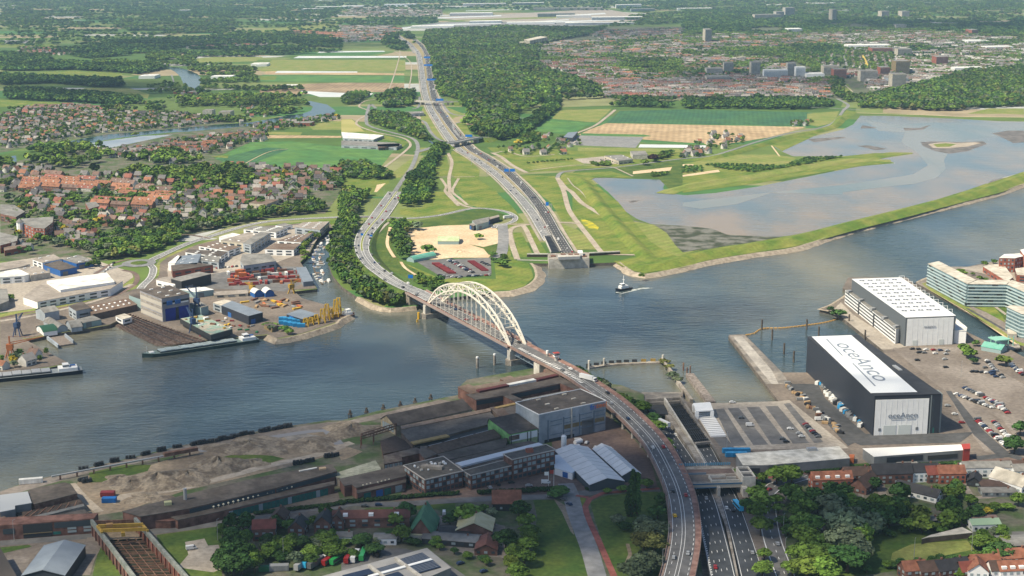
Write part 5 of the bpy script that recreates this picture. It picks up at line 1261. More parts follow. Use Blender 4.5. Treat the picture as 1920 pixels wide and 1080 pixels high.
mb = MB(); mb.cyl((p[0], p[1], GZ + 1), (p[0], p[1], GZ + 11), 1.7, n=16); mb.cyl((p[0], p[1], GZ + 11), (p[0], p[1], GZ + 11.8), 1.7, .8, n=16); mb.build('vessel', WHITEP, TK, smooth=False)
mb = MB(); mb.cyl((p[0], p[1], GZ), (p[0], p[1], GZ + 1), 1.2, n=10); mb.build('base', CONC, TK)
for a, b, r_, lab in (((1050, 846), (1086, 836), 1.3, 'long white horizontal tank lying right of the tall gas tank'), ((1078, 830), (1090, 826), 1.5, 'short white horizontal tank by the blue hall corner')):
 A, B = P(*a, GZ + 1.8), P(*b, GZ + 1.8); mb = MB(); mb.cyl(A, B, r_, n=12); T_ = thing('storage_tank', lab, 'tank', (A[0], A[1], GZ)); mb.build('vessel', WHITEP, T_)
 for t in (.2, .8):
  c_ = Vector(A).lerp(Vector(B), t); mb = MB(); mb.box((c_.x, c_.y, GZ), .6, 1.8, .9, .4); mb.build('saddle', CONC, T_)
# solar roofed depot at the bottom
T_, q = flat_b('Q 1440,585 1710,805 900,1150 -60,1150 250,905', 7, CLADG, M('roof_depot', (.27, .265, .26), .8, (.32, .315, .31), sc=.1), 'big grey depot roof with blue black solar panels at the bottom edge', lights=0)
for s in ('Q 1130,712 1390,635 1480,698 1210,775', 'Q 1245,795 1510,722 1600,795 1320,875', 'Q 870,818 1095,755 1165,800 925,862', 'Q 490,890 790,815 850,865 600,930 520,930', 'Q 960,895 1120,848 1180,890 1100,930 980,930'):
 qq = gp(s, GZ + 7.6); mb = MB(); mb.prism(ccw(qq), GZ + 7.3, GZ + 7.6, bottom=True); mb.build('solar_array', M('solar_rows', (.010, .018, .045), .3, spec=.6), T_)
 if len(qq) == 4:
  A, B, C, D = (Vector((*p, GZ + 7.62)) for p in qq); mb = MB()
  for k in range(1, 6): mb.beam(A.lerp(D, k / 6), B.lerp(C, k / 6), .25, .06)
  mb.build('array_gap', GALV, T_)
for a, b in (((1090, 695), (1380, 905)), ((790, 775), (960, 905))):
 p, r_ = (P2(560 + u / 6, 930 + v / 6, GZ + 7.8) for u, v in (a, b)); mb = MB(); mb.beam((*p, GZ + 7.6), (*r_, GZ + 7.6), 1.4, 1.0); mb.build('roof_upstand', CONC, T_)
p, r_ = (P2(560 + u / 6, 930 + v / 6, GZ + 7.8) for u, v in ((790, 900), (1495, 705))); mb = MB(); mb.beam((*p, GZ + 7.5), (*r_, GZ + 7.5), 2.2, .5); mb.build('white_walkway', CLADW, T_)
e = edge_facing(q)[0]
for e in edge_facing(q)[:2]: win_part(T_, 'blue_band', *e, .45, GZ + 5.6, math.dist(*e) * .35, 1.2, M('band_blue', (.01, .12, .55), .5))
# ---------------------------------------------------------------- works, halls and flats: roof outline | height | wall | roof | rooflights | label
TW_ = M('wall_teal_pale', (.26, .36, .37), .7); BRW = M('wall_brown_sheds', (.12, .09, .075), .9, fine=.5)
WM_ = dict(W=CLADW, G=CLADG, P=CLAD, N=NAVY, B=CLADB, K=BRICK, R=BRICKR, T=TW_, C=CONC, D=DARK, w=RWH, g=RGR, d=RDK, b=RBR, e=RBE, U=BRW, S=MATS['roof_steel_blue'], t=M('roof_tan_grey', (.25, .22, .19), .85, (.32, .285, .25), sc=.06, fine=.3), O=OCHRE, E=M('wall_beige', (.46, .42, .34), .8, fine=.2))
HALLS = '''D 262,500 340,550 645,505 600,452|9.5|W|w|0|wide low hall with a bright white roof inside the road bend
D 130,590 210,618 490,566 620,545 690,500 645,508 340,553 262,503 200,538|7|W|t|8|curved tan grey roofed white works wrapped round the bright white roof
D 245,408 338,440 432,422 335,385|6.5|B|d|0|blue walled works hall with flat dark roof by the roundabout road
D 350,378 430,402 525,385 440,352|6.5|B|g|4|blue walled hall with grey roof touching the roundabout trees
D 183,378 238,397 350,376 300,350|7|W|t|3|white walled block with tan roof behind the blue walled hall
D 0,450 0,480 135,470 165,462 100,430|7|W|w|0|white roofed workshop with dark bays at the left edge
D 100,430 172,470 283,452 200,415|6|C|t|4|tan roofed workshop extension with small rooflights, left of the blue halls
D -60,560 0,545 40,545 50,610 0,630 -60,640|7|G|g|0|grey roofed block cut by the left edge of the view
D 0,400 130,385 170,405 100,425 0,440|5|C|t|0|low tan roof behind the white roofed workshop
D 385,640 428,668 512,652 462,615|9|P|d|0|small blue grey hall with square dark roof above the harbour basin
D 482,642 720,597 772,632 520,688|6|U|b|14|long brown sawtooth sheds beside the slipway hall
D 430,715 468,736 570,716 522,694|5|T|g|0|low pale teal shed on the basin quay
D 650,697 690,716 742,702 700,683|4|W|e|0|small cream store on the basin quay
D 725,578 800,606 800,575 770,568|9|T|d|0|pale teal annex on the left flank of the slipway hall
D 962,412 970,446 1198,410 1108,398|8|R|d|0|long red brick works with dark roof behind the black hall
D 962,487 1020,502 1187,460 1120,448|10|D|g|0|black clad hall with grey roof in front of the red brick works
D 878,492 985,516 1015,503 960,474 912,480|6|W|t|1|white framed office with dark glass near the roundabout road
D 985,402 1012,360 1132,346 1108,406|8|P|S|5|dark blue roofed workshop with pale gable by the dike road
D 945,398 1000,356 1025,364 983,402|8|W|w|0|narrow white roofed hall end beside the dike road
D 1130,382 1160,350 1236,364 1230,396|7|P|g|4|grey roofed glassy workshop with red side
D 1042,337 1062,322 1282,334 1242,362|7|W|d|5|white walled unit with long dark roof by the dike road
D 1118,302 1180,282 1352,306 1284,330|7|W|b|6|dark roofed unit with yellow fascia among the white units
D 1232,252 1306,230 1362,240 1290,262|6|W|w|0|small bright white roof near the dike road
D 1242,270 1400,226 1462,236 1368,286|8|E|t|3|tan roofed hall joined to the silver hall
D 1368,286 1466,222 1522,228 1410,296|10|P|g|0|tall silver grey hall in the middle of the units
D 1370,208 1432,190 1617,200 1552,226|7|W|g|9|white walled unit with grey roof and rooflights next to the marina road
D 1550,186 1600,174 1645,184 1592,194|5|W|g|0|tiny white unit by the dike road bend
D 1658,197 1702,170 1852,165 1800,212|8|P|t|10|large tan roofed hall at the head of the marina
D 1560,272 1640,250 1762,226 1692,282|7|W|b|8|brown roofed white unit beside the marina trees
D 1490,320 1542,290 1692,290 1652,324|7|W|b|0|white walled hall with brown roof above the trailer yard
D 1352,386 1364,350 1512,345 1553,388 1370,414|9|P|g|6|pale blue hall with double grey roof above the trailer yard
D 1665,425 1720,420 1762,500 1706,506|5|S|S|0|long narrow slate blue shed on the channel quay
D 1010,546 1100,562 1202,548 1150,534|6|T|w|3|long teal walled shed behind the slipway hall
D 1066,625 1130,650 1172,640 1120,612|8|T|g|0|teal workshop on the right flank of the slipway hall
D 1246,637 1398,697 1478,676 1305,612|8|N|S|0|long navy shed with one white rooflight on the shipyard
D 1198,622 1245,637 1302,613 1262,604|7|P|e|0|pale corrugated store behind the long navy shed
D 1612,686 1702,714 1788,686 1690,658|5|N|S|0|square navy shed near the yellow frames
D 1485,745 1530,765 1560,750 1515,728|4|O|d|0|small ochre workshop by the shipyard bank
D 1200,560 1390,550 1395,570 1205,582|3|E|t|0|row of rusty beige storage bays in the yard
D 670,262 700,275 765,268 730,252|5|E|t|0|flat roofed brick pavilion in the trees by the roundabout
D 0,225 100,250 95,275 0,300|9|R|g|0|red brick block of flats at the left edge
D 20,310 145,292 150,305 25,330|6|R|b|0|long low brick block with reddish roof at the left edge
D 0,70 80,72 140,110 90,140 0,120|9|K|g|6|brown brick housing block with flat grey roof at far left
D 480,60 540,55 560,78 500,95|8|R|g|0|brick flats with grey roof behind the orange terraces
D 1400,60 1460,40 1570,42 1500,70|6|E|b|0|long dark roofed beige shed among the far houses
B 1000,235 1025,232 1028,240 1003,243|14|E|e|0|small pale wing of the slab block in the wood
B 1028,222 1120,203 1160,208 1060,228|26|E|e|0|tall pale slab block of flats standing in the big wood
E 720,180 800,150 885,128 890,138 800,165 745,190|6|N|t|0|long dark blue roofed stable shed north of the sand yard
E 735,160 830,140 830,165 760,185|7|T|g|0|green grey workshop by the sand yard
B 1625,850 1710,848 1725,870 1640,872|7|C|g|0|grey farm barn beside the dark round tree
B 1480,875 1580,870 1640,895 1560,905|6|E|g|4|grey roofed farm hall beside its white forecourt
B 320,630 460,625 465,636 330,642|6|P|g|3|pale blue grey depot beside the motorway slip road
B 0,742 240,760 180,785 10,775|5|P|w|0|white greenhouse near the vivid green field
B 0,790 300,802 340,812 310,828 0,815|5|P|g|0|long grey greenhouse along the vivid green field
B 200,812 330,806 325,822 210,830|5|K|b|0|dark farm sheds at the end of the long grey greenhouse
B 1275,745 1330,740 1300,775 1250,770|7|N|S|0|blue roofed farm barn by the pale greenhouses
F 1690,418 1800,400 1860,480 1820,500|6|R|e|0|row of pink brick houses behind the glass flats
F 1870,430 1950,420 1960,470 1880,465|7|R|e|0|red brick houses right of the pink row
F 1825,770 1830,800 1880,800 1870,770|3|C|e|0|pale quay hut by the green lift bridge'''
for r_ in HALLS.split('\n'):
 s, h, w_, m, k, lab = r_.split('|')
 T_, q = flat_b(s, float(h), WM_[w_], WM_[m], lab, 'building' if 'block' not in lab else 'flats', 'works_hall' if 'hall' in lab or 'shed' in lab else 'works_building', lights=int(k), sky=CLADW, eave=.15)
 ef = [e for e in edge_facing(q) if math.dist(*e) > 9][:2]
 for e in ef:
  L = math.dist(*e); n = max(1, min(6, int(L / 9)))
  if w_ in 'WPKRE': facade(T_, *e, GZ + .3, max(1, int(float(h) / 3.2)), n, 3, .6, .5, [GLASS, GLASS, CLADG])
  elif w_ in 'NBDTG': win_part(T_, 'door', *e, .3, GZ + 2.2, min(6, L * .3), 4.2, CLADB if w_ == 'N' else CLADG)
# gabled / vaulted ones
for r_ in '''D 200,662 252,682 316,662|8|3|P|g|0|1|pale grey gabled hall at the head of the harbour basin
D 205,762 245,790 302,765|3|3|g|G|1|1|dark green vaulted shed on the basin quay
D 245,728 322,772 366,755|3|3|P|g|1|0|grey vaulted shed beside the green vaulted shed
D 370,742 402,766 452,750|3|4|P|g|1|1|pale vaulted shed at the middle of the basin quay
D 1432,572 1478,566 1466,552|4|3|B|w|1|1|left white vaulted tent with blue doors in the yard
D 1492,570 1542,565 1528,549|4|3|B|w|1|1|right white vaulted tent with blue doors in the yard
T 635,385 990,385 990,300|3.5|3|G|L|0|0|pale green shed in the middle of the sand yard
T 235,700 610,620 590,575|2.6|3|G|V|1|0|long sea green vaulted shed at the edge of the sand yard
F 1790,890 1680,870 1700,850|3|3|T|V|0|0|sea green hipped pavilion by the lift bridge'''.split('\n'):
 s, he, ri, w_, m, rd, al, lab = r_.split('|')
 rm = {'G': M('roof_dark_green', (.03, .10, .06), .6), 'L': M('roof_lime', (.40, .48, .26), .7, (.5, .52, .36), sc=.2), 'V': M('roof_sea_green', (.10, .34, .26), .6, (.16, .38, .31), sc=.2)}.get(m) or WM_[m]
 gable_b(s, float(he), float(ri), CLADW if w_ == 'g' else (TW_ if w_ == 'G' else WM_[w_]), rm, lab, 'shed', 'vaulted_shed' if rd == '1' else 'gabled_shed', along=int(al), round_=rd == '1')
# slipway hall
T_, q = flat_b('R 160,315 455,428 828,362 560,250', 21, M('cladding_lilac', (.27, .27, .30), .7, fine=.1), RDK, 'great slipway hall with banded beige side and tall blue doors', lights=6, sky=CLADW)
a, b = edge_facing(q)[0]; a2, b2 = edge_facing(q)[1]
for k, z in enumerate((2.5, 9.2, 15.3)): win_part(T_, 'wall_band', a2, b2, .5, GZ + z, math.dist(a2, b2) * .99, 3.4, M('band_beige', (.45, .42, .37), .7)); win_part(T_, 'window_band', a2, b2, .5, GZ + z + 3, math.dist(a2, b2) * .97, 1.5, CONCD)
for u in (.30, .74): win_part(T_, 'sliding_door', a, b, u, GZ + 5.6, math.dist(a, b) * .40, 11, M('door_blue', (.012, .03, .26), .6, fine=.2))
win_part(T_, 'door_gap_shade', a, b, .525, GZ + 5.5, 3, 10.8, DARK, off=.05); win_part(T_, 'window_band', a, b, .6, GZ + 14.8, math.dist(a, b) * .7, 1.3, CLADW); win_part(T_, 'window_band', a, b, .5, GZ + 16.4, math.dist(a, b) * .95, 1.6, DARK)  # dark strip between the doors is painted-in interior shade
for u in (.25, .55): win_part(T_, 'hoist', a, b, u, GZ + 16, 5, 3.4, CLADB, th=1.5)
# slipway with its rails
SW = thing('slipway', 'wide shipyard slipway with rows of rusty launching beams running into the water', 'slipway', P(*px('D 890,790')[0], 1))
TA, TB, WA, WB = (Vector(P(*px(s)[0], z)) for s, z in (('D 735,690', 2.9), ('D 1150,838', 2.9), ('D 615,748', -.8), ('D 878,872', -.8)))
mb = MB(); mb.flat([tuple(p - UP * .5) for p in (TA, WA, WB, TB)]); mb.build('ramp', M('ramp_mud', (.05, .042, .036), .95, fine=.6), SW)
for k in range(27):
 t = k / 26; mb = MB(); mb.beam(TA.lerp(TB, t) + UP * .4, WA.lerp(WB, t) + UP * .6, 1.1, 1.2); mb.build('launching_beam', M('beam_rusty', (.15, .095, .07), .9, (.24, .18, .15), sc=.4, fine=.8), SW)
for k in range(3): mb = MB(); mb.beam(TA.lerp(WA, .2 + k * .28) + UP * 1.1, TB.lerp(WB, .2 + k * .28) + UP * 1.1, .5); mb.build('cross_rail', DARK, SW)
# pontoon on the slipway
PT = thing('pontoon', 'big black pontoon hull with pale green deck on the shipyard slip', 'pontoon', P(*px('D 1160,790')[0]))
q = ccw(gp('D 1012,712 1186,806 1308,772 1132,690', GZ + 7)); mb = MB(); mb.prism([ext((sum(p[0] for p in q) / 4, sum(p[1] for p in q) / 4), p, .9) for p in q], GZ + 1, GZ + 3); mb.prism(q, GZ + 3, GZ + 7, 0, 0); mb.build('hull', DARK, PT)
mb = MB(); mb.prism([ext((sum(p[0] for p in q) / 4, sum(p[1] for p in q) / 4), p, .97) for p in q], GZ + 7.02, GZ + 7.2); mb.build('deck', M('deck_green', (.22, .32, .27), .8, (.36, .33, .27), sc=.12, lo=.45, hi=.6, fine=.5), PT)
rr = random.Random(5)
for k in range(12):
 u, v = rr.uniform(.1, .9), rr.uniform(.1, .9); A, B, C, D = (Vector((*p, GZ + 7.2)) for p in q); p = A.lerp(B, u).lerp(D.lerp(C, u), v); mb = MB(); mb.box(tuple(p), rr.uniform(1, 6), rr.uniform(1, 2), rr.uniform(.5, 1.6), rr.uniform(0, 3)); mb.build('deck_gear', [RUST, YEL, CLADW, OCHRE][k % 4], PT)
# harbour cranes
def crane(p, col, h, jib, ang, lab):
 T_ = thing('harbour_crane', lab, 'crane', p); v = Vector(p)
 for i, (x, y) in enumerate(((-3, -3), (3, -3), (3, 3), (-3, 3))):
  mb = MB(); mb.beam(v + Vector((x, y, 0)), v + Vector((x * .5, y * .5, h * .5)), .7); mb.build('leg', col, T_)
 mb = MB(); mb.box((v.x, v.y, v.z + h * .5), 4, 4, 1.2); mb.box((v.x, v.y, v.z + h * .5 + 1.2), 5, 3.6, 3.6, ang); mb.build('machine_house', col, T_)
 d = Vector((math.cos(ang), math.sin(ang), 0)); e = v + UP * (h * .5 + 3) + d * jib + UP * h * .6
 mb = MB()
 for o_ in (-.9, .9):
  n = Vector((-d.y, d.x, 0)) * o_; mb.beam(v + UP * (h * .5 + 4) + n, e + n * .3, .35)
  mb.beam(v + UP * (h * .5 + 6) + n, e + n * .3, .3)
 mb.build('jib', col, T_)
 mb = MB(); mb.beam(v + UP * (h * .5 + 2), v + UP * (h + 5), 1.0); mb.beam(v + UP * (h + 5), e, .15); mb.build('mast', col, T_)
DB = M('crane_blue', (.03, .06, .14), .6)
crane(P(*px('D 1088,790')[0]), DB, 15, 12, 2.2, 'dark blue harbour crane standing beside the black pontoon'); crane(P(*px('D 100,812')[0]), DB, 14, 8, 1.2, 'dark blue harbour crane alone on the left quay')
crane(P(*px('D 1110,690')[0]), DB, 20, 10, 2.9, 'tall blue crane on the right side of the slipway hall'); crane(P(*px('D 1640,570')[0]), YEL, 8, 8, .6, 'small yellow crane on the channel quay'); crane(P(*px('D 1420,570')[0]), YEL, 6, 9, 2.6, 'yellow mobile crane with long jib beside the vaulted tents')
OR = M('crane_orange', (.38, .13, .05), .7)
crane(P(*px('D 60,930')[0]), OR, 12, 26, .1, 'orange crane with long jib on the left wharf')
# yellow lattice frames at the point
for k, (x, y, hh) in enumerate(((1720, 755, 7), (1750, 745, 6), (1780, 742, 8), (1815, 735, 12), (1840, 720, 14), (1860, 712, 9), (1890, 700, 15), (1905, 690, 15))):
 v = Vector(P(*px('D %d,%d' % (x, y))[0])); mb = MB()
 a_ = [v + Vector((sx * 2.4, sy * 2.4, 0)) for sx, sy in ((-1, -1), (1, -1), (1, 1), (-1, 1))]; b_ = [v + Vector((sx * 1.3, sy * 1.3, hh)) for sx, sy in ((-1, -1), (1, -1), (1, 1), (-1, 1))]
 for i in range(4):
  mb.beam(a_[i], b_[i], .7); mb.beam(a_[i], b_[(i + 1) % 4], .4)
  for t in (.33, .66, 1): mb.beam(a_[i].lerp(b_[i], t), a_[(i + 1) % 4].lerp(b_[(i + 1) % 4], t), .4)
 o = origin(mb.build('yellow_jacket', M('frame_yellow', (.48, .31, .03), .6))); tag(o, None, 'steel frame', 'yellow steel frames at the shipyard point')
 o['desc'] = 'tall yellow lattice frame' if hh > 9 else 'short yellow lattice frame'
# ---------------------------------------------------------------- ships
def hull_mb(L, B, H, bow=.18, sheer=1.0):
 mb = MB(); n = 14; secs = []
 for i in range(n + 1):
  t = i / n; x = -L / 2 + L * t
  w_ = B / 2 * (1 if t < 1 - bow else math.sqrt(max(0.0, 1 - ((t - 1 + bow) / bow) ** 2)) * .97 + .03) * (1 if t > .06 else .8)
  z = H + sheer * max(0, (t - .75) / .25) ** 2
  secs.append([Vector((x, -w_, z)), Vector((x, -w_ * .85, -1.2)), Vector((x, w_ * .85, -1.2)), Vector((x, w_, z)), Vector((x, -w_, z))])
 mb.strip([s_[:4] for s_ in secs]); k = len(mb.f)
 mb.strip([[s_[3], s_[0]] for s_ in secs], 1)
 mb.add(secs[0][:4], [(0, 1, 2, 3)])
 return mb
def ship(a, b, B, H, hull_c, deck_c, lab, cat='barge', name='cargo_barge', house=1, cargo=None):
 A_, B_ = Vector(P(*a, 0)), Vector(P(*b, 0)); L = (B_ - A_).length; ang = math.atan2(B_.y - A_.y, B_.x - A_.x); c_ = A_.lerp(B_, .5)
 T_ = thing(name, lab, cat, (c_.x, c_.y, 0), rz=ang)
 def pb(nm, mb, m):
  o = mb.build(nm, m); o.parent = T_; return o
 pb('hull', hull_mb(L, B, H), [hull_c, deck_c])
 if name == 'cargo_barge':
  mb = MB(); mb.box((L * .03, 0, H), L * .66, B * .78, 1.1); pb('coaming', mb, DARK)
  n = 11
  for k in range(n):
   mb = MB(); mb.box((L * (.03 - .33) + L * .66 * (k + .5) / n, 0, H + 1.1), L * .66 / n * .94, B * .8, .5 + .25 * (k % 2)); pb('hatch_cover', mb, cargo or GALV)
  x = -L * .41
  mb = MB(); mb.box((x, 0, H), L * .12, B * .8, 2.4); pb('deckhouse', mb, WHITEP)
  mb = MB(); mb.box((x + 1.5, 0, H + 2.4), 4.5, B * .5, 2.4); pb('wheelhouse', mb, WHITEP)
  mb = MB(); mb.box((x + 1.5, 0, H + 3.3), 4.7, B * .52, .9); pb('wheelhouse_window', mb, GLASS)
  mb = MB(); mb.box((x - 3.8, -1.5, H + 2.4), 3.8, 1.8, .8); pb('car_on_deck', mb, CLADB)
  mb = MB(); mb.box((L * .42, 0, H), 3.5, B * .4, 1.2); pb('foredeck_locker', mb, WHITEP)
  for x_ in (L * .46, x + 3.5): mb = MB(); mb.beam((x_, 0, H), (x_, 0, H + 6), .2); pb('mast', mb, WHITEP)
 return T_, L, H, pb
GH = M('hull_green_grey', (.03, .06, .06), .5); BH = M('hull_navy', (.012, .02, .035), .5)
ship(px('D 1448,838')[0], px('D 800,932')[0], 11, 2.6, GH, M('deck_grey_green', (.17, .23, .22), .7, fine=.3), 'long dark green barge with white wheelhouse moored below the slipway', cargo=M('hatch_pale', (.33, .39, .40), .6, fine=.2))
ship(px('D 462,1012')[0], (-150, 728), 13, 3.0, BH, M('deck_grey', (.22, .25, .27), .7), 'grey barge with white and blue superstructure moored at the lower left wharf')
T_, L, H, pb = ship((1155, 546), (1183, 541), 6.5, 1.9, BH, M('deck_dark', (.08, .09, .10), .8), 'small white patrol boat with dark hull under way in mid river', 'boat', 'patrol_boat')
T_.rotation_euler = (0, 0, T_.rotation_euler.z + math.pi)
mb = MB(); mb.box((0, 0, H), L * .5, 4.4, 2.4); pb('deckhouse', mb, WHITEP); mb = MB(); mb.box((L * .08, 0, H + 2.4), L * .22, 3.6, 2.1); pb('wheelhouse', mb, WHITEP); mb = MB(); mb.box((L * .08, 0, H + 3.1), L * .225, 3.7, .8); pb('wheelhouse_window', mb, GLASS)
mb = MB(); mb.beam((0, 0, H + 4.5), (0, 0, H + 12), .45); mb.beam((0, -1.6, H + 8), (0, 1.6, H + 8), .3); pb('mast', mb, WHITEP)
FOAM = M('foam', (.55, .58, .56), .6, (.17, .19, .17), sc=.35, lo=.42, hi=.6)
for s in ('E 1542,566 1580,572 1622,562 1680,548 1760,540 1700,538 1635,548 1632,556 1580,568 1548,562',):
 q = gp(s, 0); mb = MB(); mb.flat([(*p, .06) for p in q]); tag(mb.build('wake', FOAM), kind='stuff')
ship((575, 657), (660, 588), 14, 3.0, DARK, M('deck_rust', (.10, .06, .045), .9, fine=.5), 'work pontoon with white deckhouse moored at the shipyard point', 'barge', 'work_pontoon') if 0 else None
T_, L, H, pb = ship((612, 603), (664, 594), 11, 3.2, DARK, M('deck_rust', (.10, .06, .045), .9, fine=.5), 'rust decked workboat with white bridge moored at the shipyard point', 'workboat', 'workboat')
mb = MB(); mb.box((L * .25, 0, H), 7, 7, 2.6); pb('deckhouse', mb, WHITEP); mb = MB(); mb.box((L * .27, 0, H + 2.6), 4.5, 5, 2.3); pb('wheelhouse', mb, WHITEP); mb = MB(); mb.box((-L * .15, 0, H), 8, 2, 2); pb('deck_winch', mb, YEL)
# floating dock
FD = thing('floating_dock', 'small floating dock with pale side walls in the harbour basin', 'floating dock', P(*px('D 345,835')[0], 0))
q = gp('D 258,818 322,866 422,850 362,802', 1.2); mb = MB(); mb.prism(ccw(q), -1, 1.2); mb.build('deck', M('dock_planks', (.24, .20, .17), .9, fine=.7), FD)
for s in ('D 262,816 324,862 330,858 270,812', 'D 362,800 410,838 414,834 368,797'): mb = MB(); mb.prism(ccw(gp(s, 3.5)), 1.2, 3.8); mb.build('side_wall', CLAD, FD)
# marina boats
def boat_proto():
 T_ = thing('cabin_boat', None, 'boat', (0, 0, 0))
 for nm, mb, m in (('hull', hull_mb(9.5, 3.2, 1.0, .35, .5), [WHITEP, CLADW]),): o = mb.build(nm, m); o.parent = T_
 mb = MB(); mb.box((-.6, 0, 1.0), 4.6, 2.4, 1.1); o = mb.build('cabin', M('boat_cabin', (1, 1, 1), .4, objc=True)); o.parent = T_
 mb = MB(); mb.box((-.6, 0, 1.5), 4.4, 2.5, .35); o = mb.build('window', GLASS); o.parent = T_
 return T_
bp_ = boat_proto(); path = bez([P(*p, 0) for p in px('D 1893,212 1862,238 1825,268 1800,300 1778,335 1762,370 1762,410 1772,450 1792,490 1812,512')], 5); path = path[::2]
rr = random.Random(9); nrm = normals(path); BOATS = []
for i, (p, n) in enumerate(zip(path, nrm)):
 for e in (0, 1):
  if rr.random() < .36: continue
  o = bp_ if not BOATS else copy_tree(bp_); q = p - n * (e * 7 + rr.uniform(0, 1)) ; o.location = (q.x, q.y, 0); d = math.atan2(n.y, n.x) + (0 if rr.random() < .3 else math.pi / 2) + rr.uniform(-.15, .15); o.rotation_euler = (0, 0, d); s_ = rr.uniform(.6, 1.05); o.scale = (s_,) * 3
  c_ = rr.choice(((.75, .75, .73, 1), (.7, .7, .7, 1), (.05, .10, .25, 1), (.3, .2, .12, 1)))
  for ch in o.children:
   if ch.name.startswith('cabin'): ch.color = c_
  o['group'] = 'boats moored in the marina channel'; o['desc'] = {.05: 'small white boat with navy cabin', .3: 'small white boat with brown cabin'}.get(c_[0], 'small white cabin boat'); BOATS.append(o)
for (x, y) in ((1833, 507), (1790, 425), (1808, 405)):
 o = copy_tree(bp_); o.location = P(*px('D %d,%d' % (x, y))[0], 0); o.rotation_euler = (0, 0, .3 * x % 3); o['desc'] = 'small white cabin boat'; BOATS.append(o)
pj = MB(); ribbon_box(pj, bez([P(*p, 0) for p in px('D 1880,215 1815,272 1770,350 1768,440 1815,522')], 8), -.8, .8, -.3, .5); tag(pj.build('jetty', TIMBER), 'long narrow timber jetty down the middle of the marina channel', 'jetty')
# ---------------------------------------------------------------- posts, piers, booms in the river
def post(s, z, h, r_, lab, cap=None, m=TIMBER):
 p = P(*px(s)[0], z); mb = MB(); mb.cyl((p[0], p[1], -1.5), (p[0], p[1], h), r_, n=10)
 if cap: mb.cyl((p[0], p[1], h), (p[0], p[1], h + 1.2), r_ * 1.05, r_ * .8, n=10, mi=1)
 o = origin(mb.build('mooring_post', [m, cap or m])); o['desc'] = lab; o['category'] = 'mooring post'; return o
for s in ('E 765,990', 'E 862,973', 'J 335,65', 'J 525,28'):
 if s[0] == 'E': post(s, 0, 8, 1.1, 'thick grey round mooring column', WHITEP, CONCD)
for s in ('F 445,775', 'F 503,832', 'F 570,912', 'F 624,957', 'F 697,773', 'F 765,815', 'F 1025,835', 'F 935,745'): post(s, 0, 9, .75, 'dark tall mooring post')
for s in ('H 50,190', 'H 142,178', 'H 237,158', 'H 332,140', 'H 415,122', 'H 503,100'):
 v = Vector(P(*px(s)[0], 0)); mb = MB()
 for k in range(5): mb.cyl(v + Vector((1.7 * math.cos(k * 1.257), 1.7 * math.sin(k * 1.257), -2)), v + Vector((.4 * math.cos(k * 1.257), .4 * math.sin(k * 1.257), 5.5)), .28, n=6)
 mb.box((v.x, v.y, 2.5), 3, 3, .5); mb.box((v.x, v.y, 4.5), 1.2, 1.2, 1.2)
 o = origin(mb.build('mooring_dolphin', TIMBER)); tag(o, None, 'mooring dolphin', 'timber dolphins along the steelworks bank'); o['desc'] = 'dark timber pile dolphin'
BM = thing('floating_boom', 'curved string of orange floats closing the yacht yard basin', 'boom', P(*px('F 600,765')[0], 0))
pth_ = bez([P(*p, 0) for p in px('F 352,806 400,797 450,770 560,766 700,750 800,735 890,712')], 3.2)
for a, b in list(zip(pth_, pth_[1:])): mb = MB(); mb.cyl(a.lerp(b, .12) + UP * .2, a.lerp(b, .88) + UP * .2, .7, n=8); mb.build('float', M('float_orange', (.42, .25, .08), .7), BM)
GW = thing('guide_wall', 'curved floating guide pier with yellowish fenders upstream of the bridge', 'pier', P(1180, 683, 0))
pth_ = bez([P(1040 + u / 6, 640 + v / 6, .8) for u, v in ((385, 298), (640, 262), (900, 248), (1215, 235))], 6); mb = MB(); ribbon_box(mb, pth_, -2, 2, -1.5, 0.6); mb.build('deck', CONCD, GW)
for i, p in enumerate(pth_[::1]): mb = MB(); mb.box((p.x, p.y + 1.6, 0), 4, .5, 3.6); mb.build('fender_panel', M('fender_ochre', (.28, .19, .05), .8, fine=.5) if 6 < i < 16 else DARK, GW)
for t in (0, .33, 1): p = pth_[int(t * (len(pth_) - 1))]; mb = MB(); mb.cyl((p.x, p.y - 1, -1), (p.x, p.y - 1, 7), .9, n=10); mb.build('guide_pile', CONC, GW)
for a, b, w_, m, lab, nm in (((1267, 712), (1297, 753), 2.2, CONCD, 'thin sloping gangway between the reed clumps and the quay', 'gangway'), ((1293, 704), (1334, 757), 6, M('rubble_pier', (.15, .125, .11), .95, (.25, .22, .2), sc=.4, fine=.8), 'straight rough stone pier beside the white canopy', 'stone_pier'), ((1246, 682), (1268, 710), 1.6, CONCD, 'narrow walkway through the green reed clumps', 'walkway')):
 A_, B_ = P(*a, 1.5), P(*b, 1.5); mb = MB(); mb.beam(A_, B_, w_, 3.4); tag(origin(mb.build(nm, m)), lab, 'pier')
for k, (x, y) in enumerate(((1281, 694), (1288, 703), (1294, 700), (1281.5, 695))): post('O %f,%f' % (x, y), 0, 6, .5, 'short rusty post by the stone pier', None, RUST)
post('E 427,732', 0, 2.4, .9, 'yellow river buoy', None, YEL)['category'] = 'buoy'
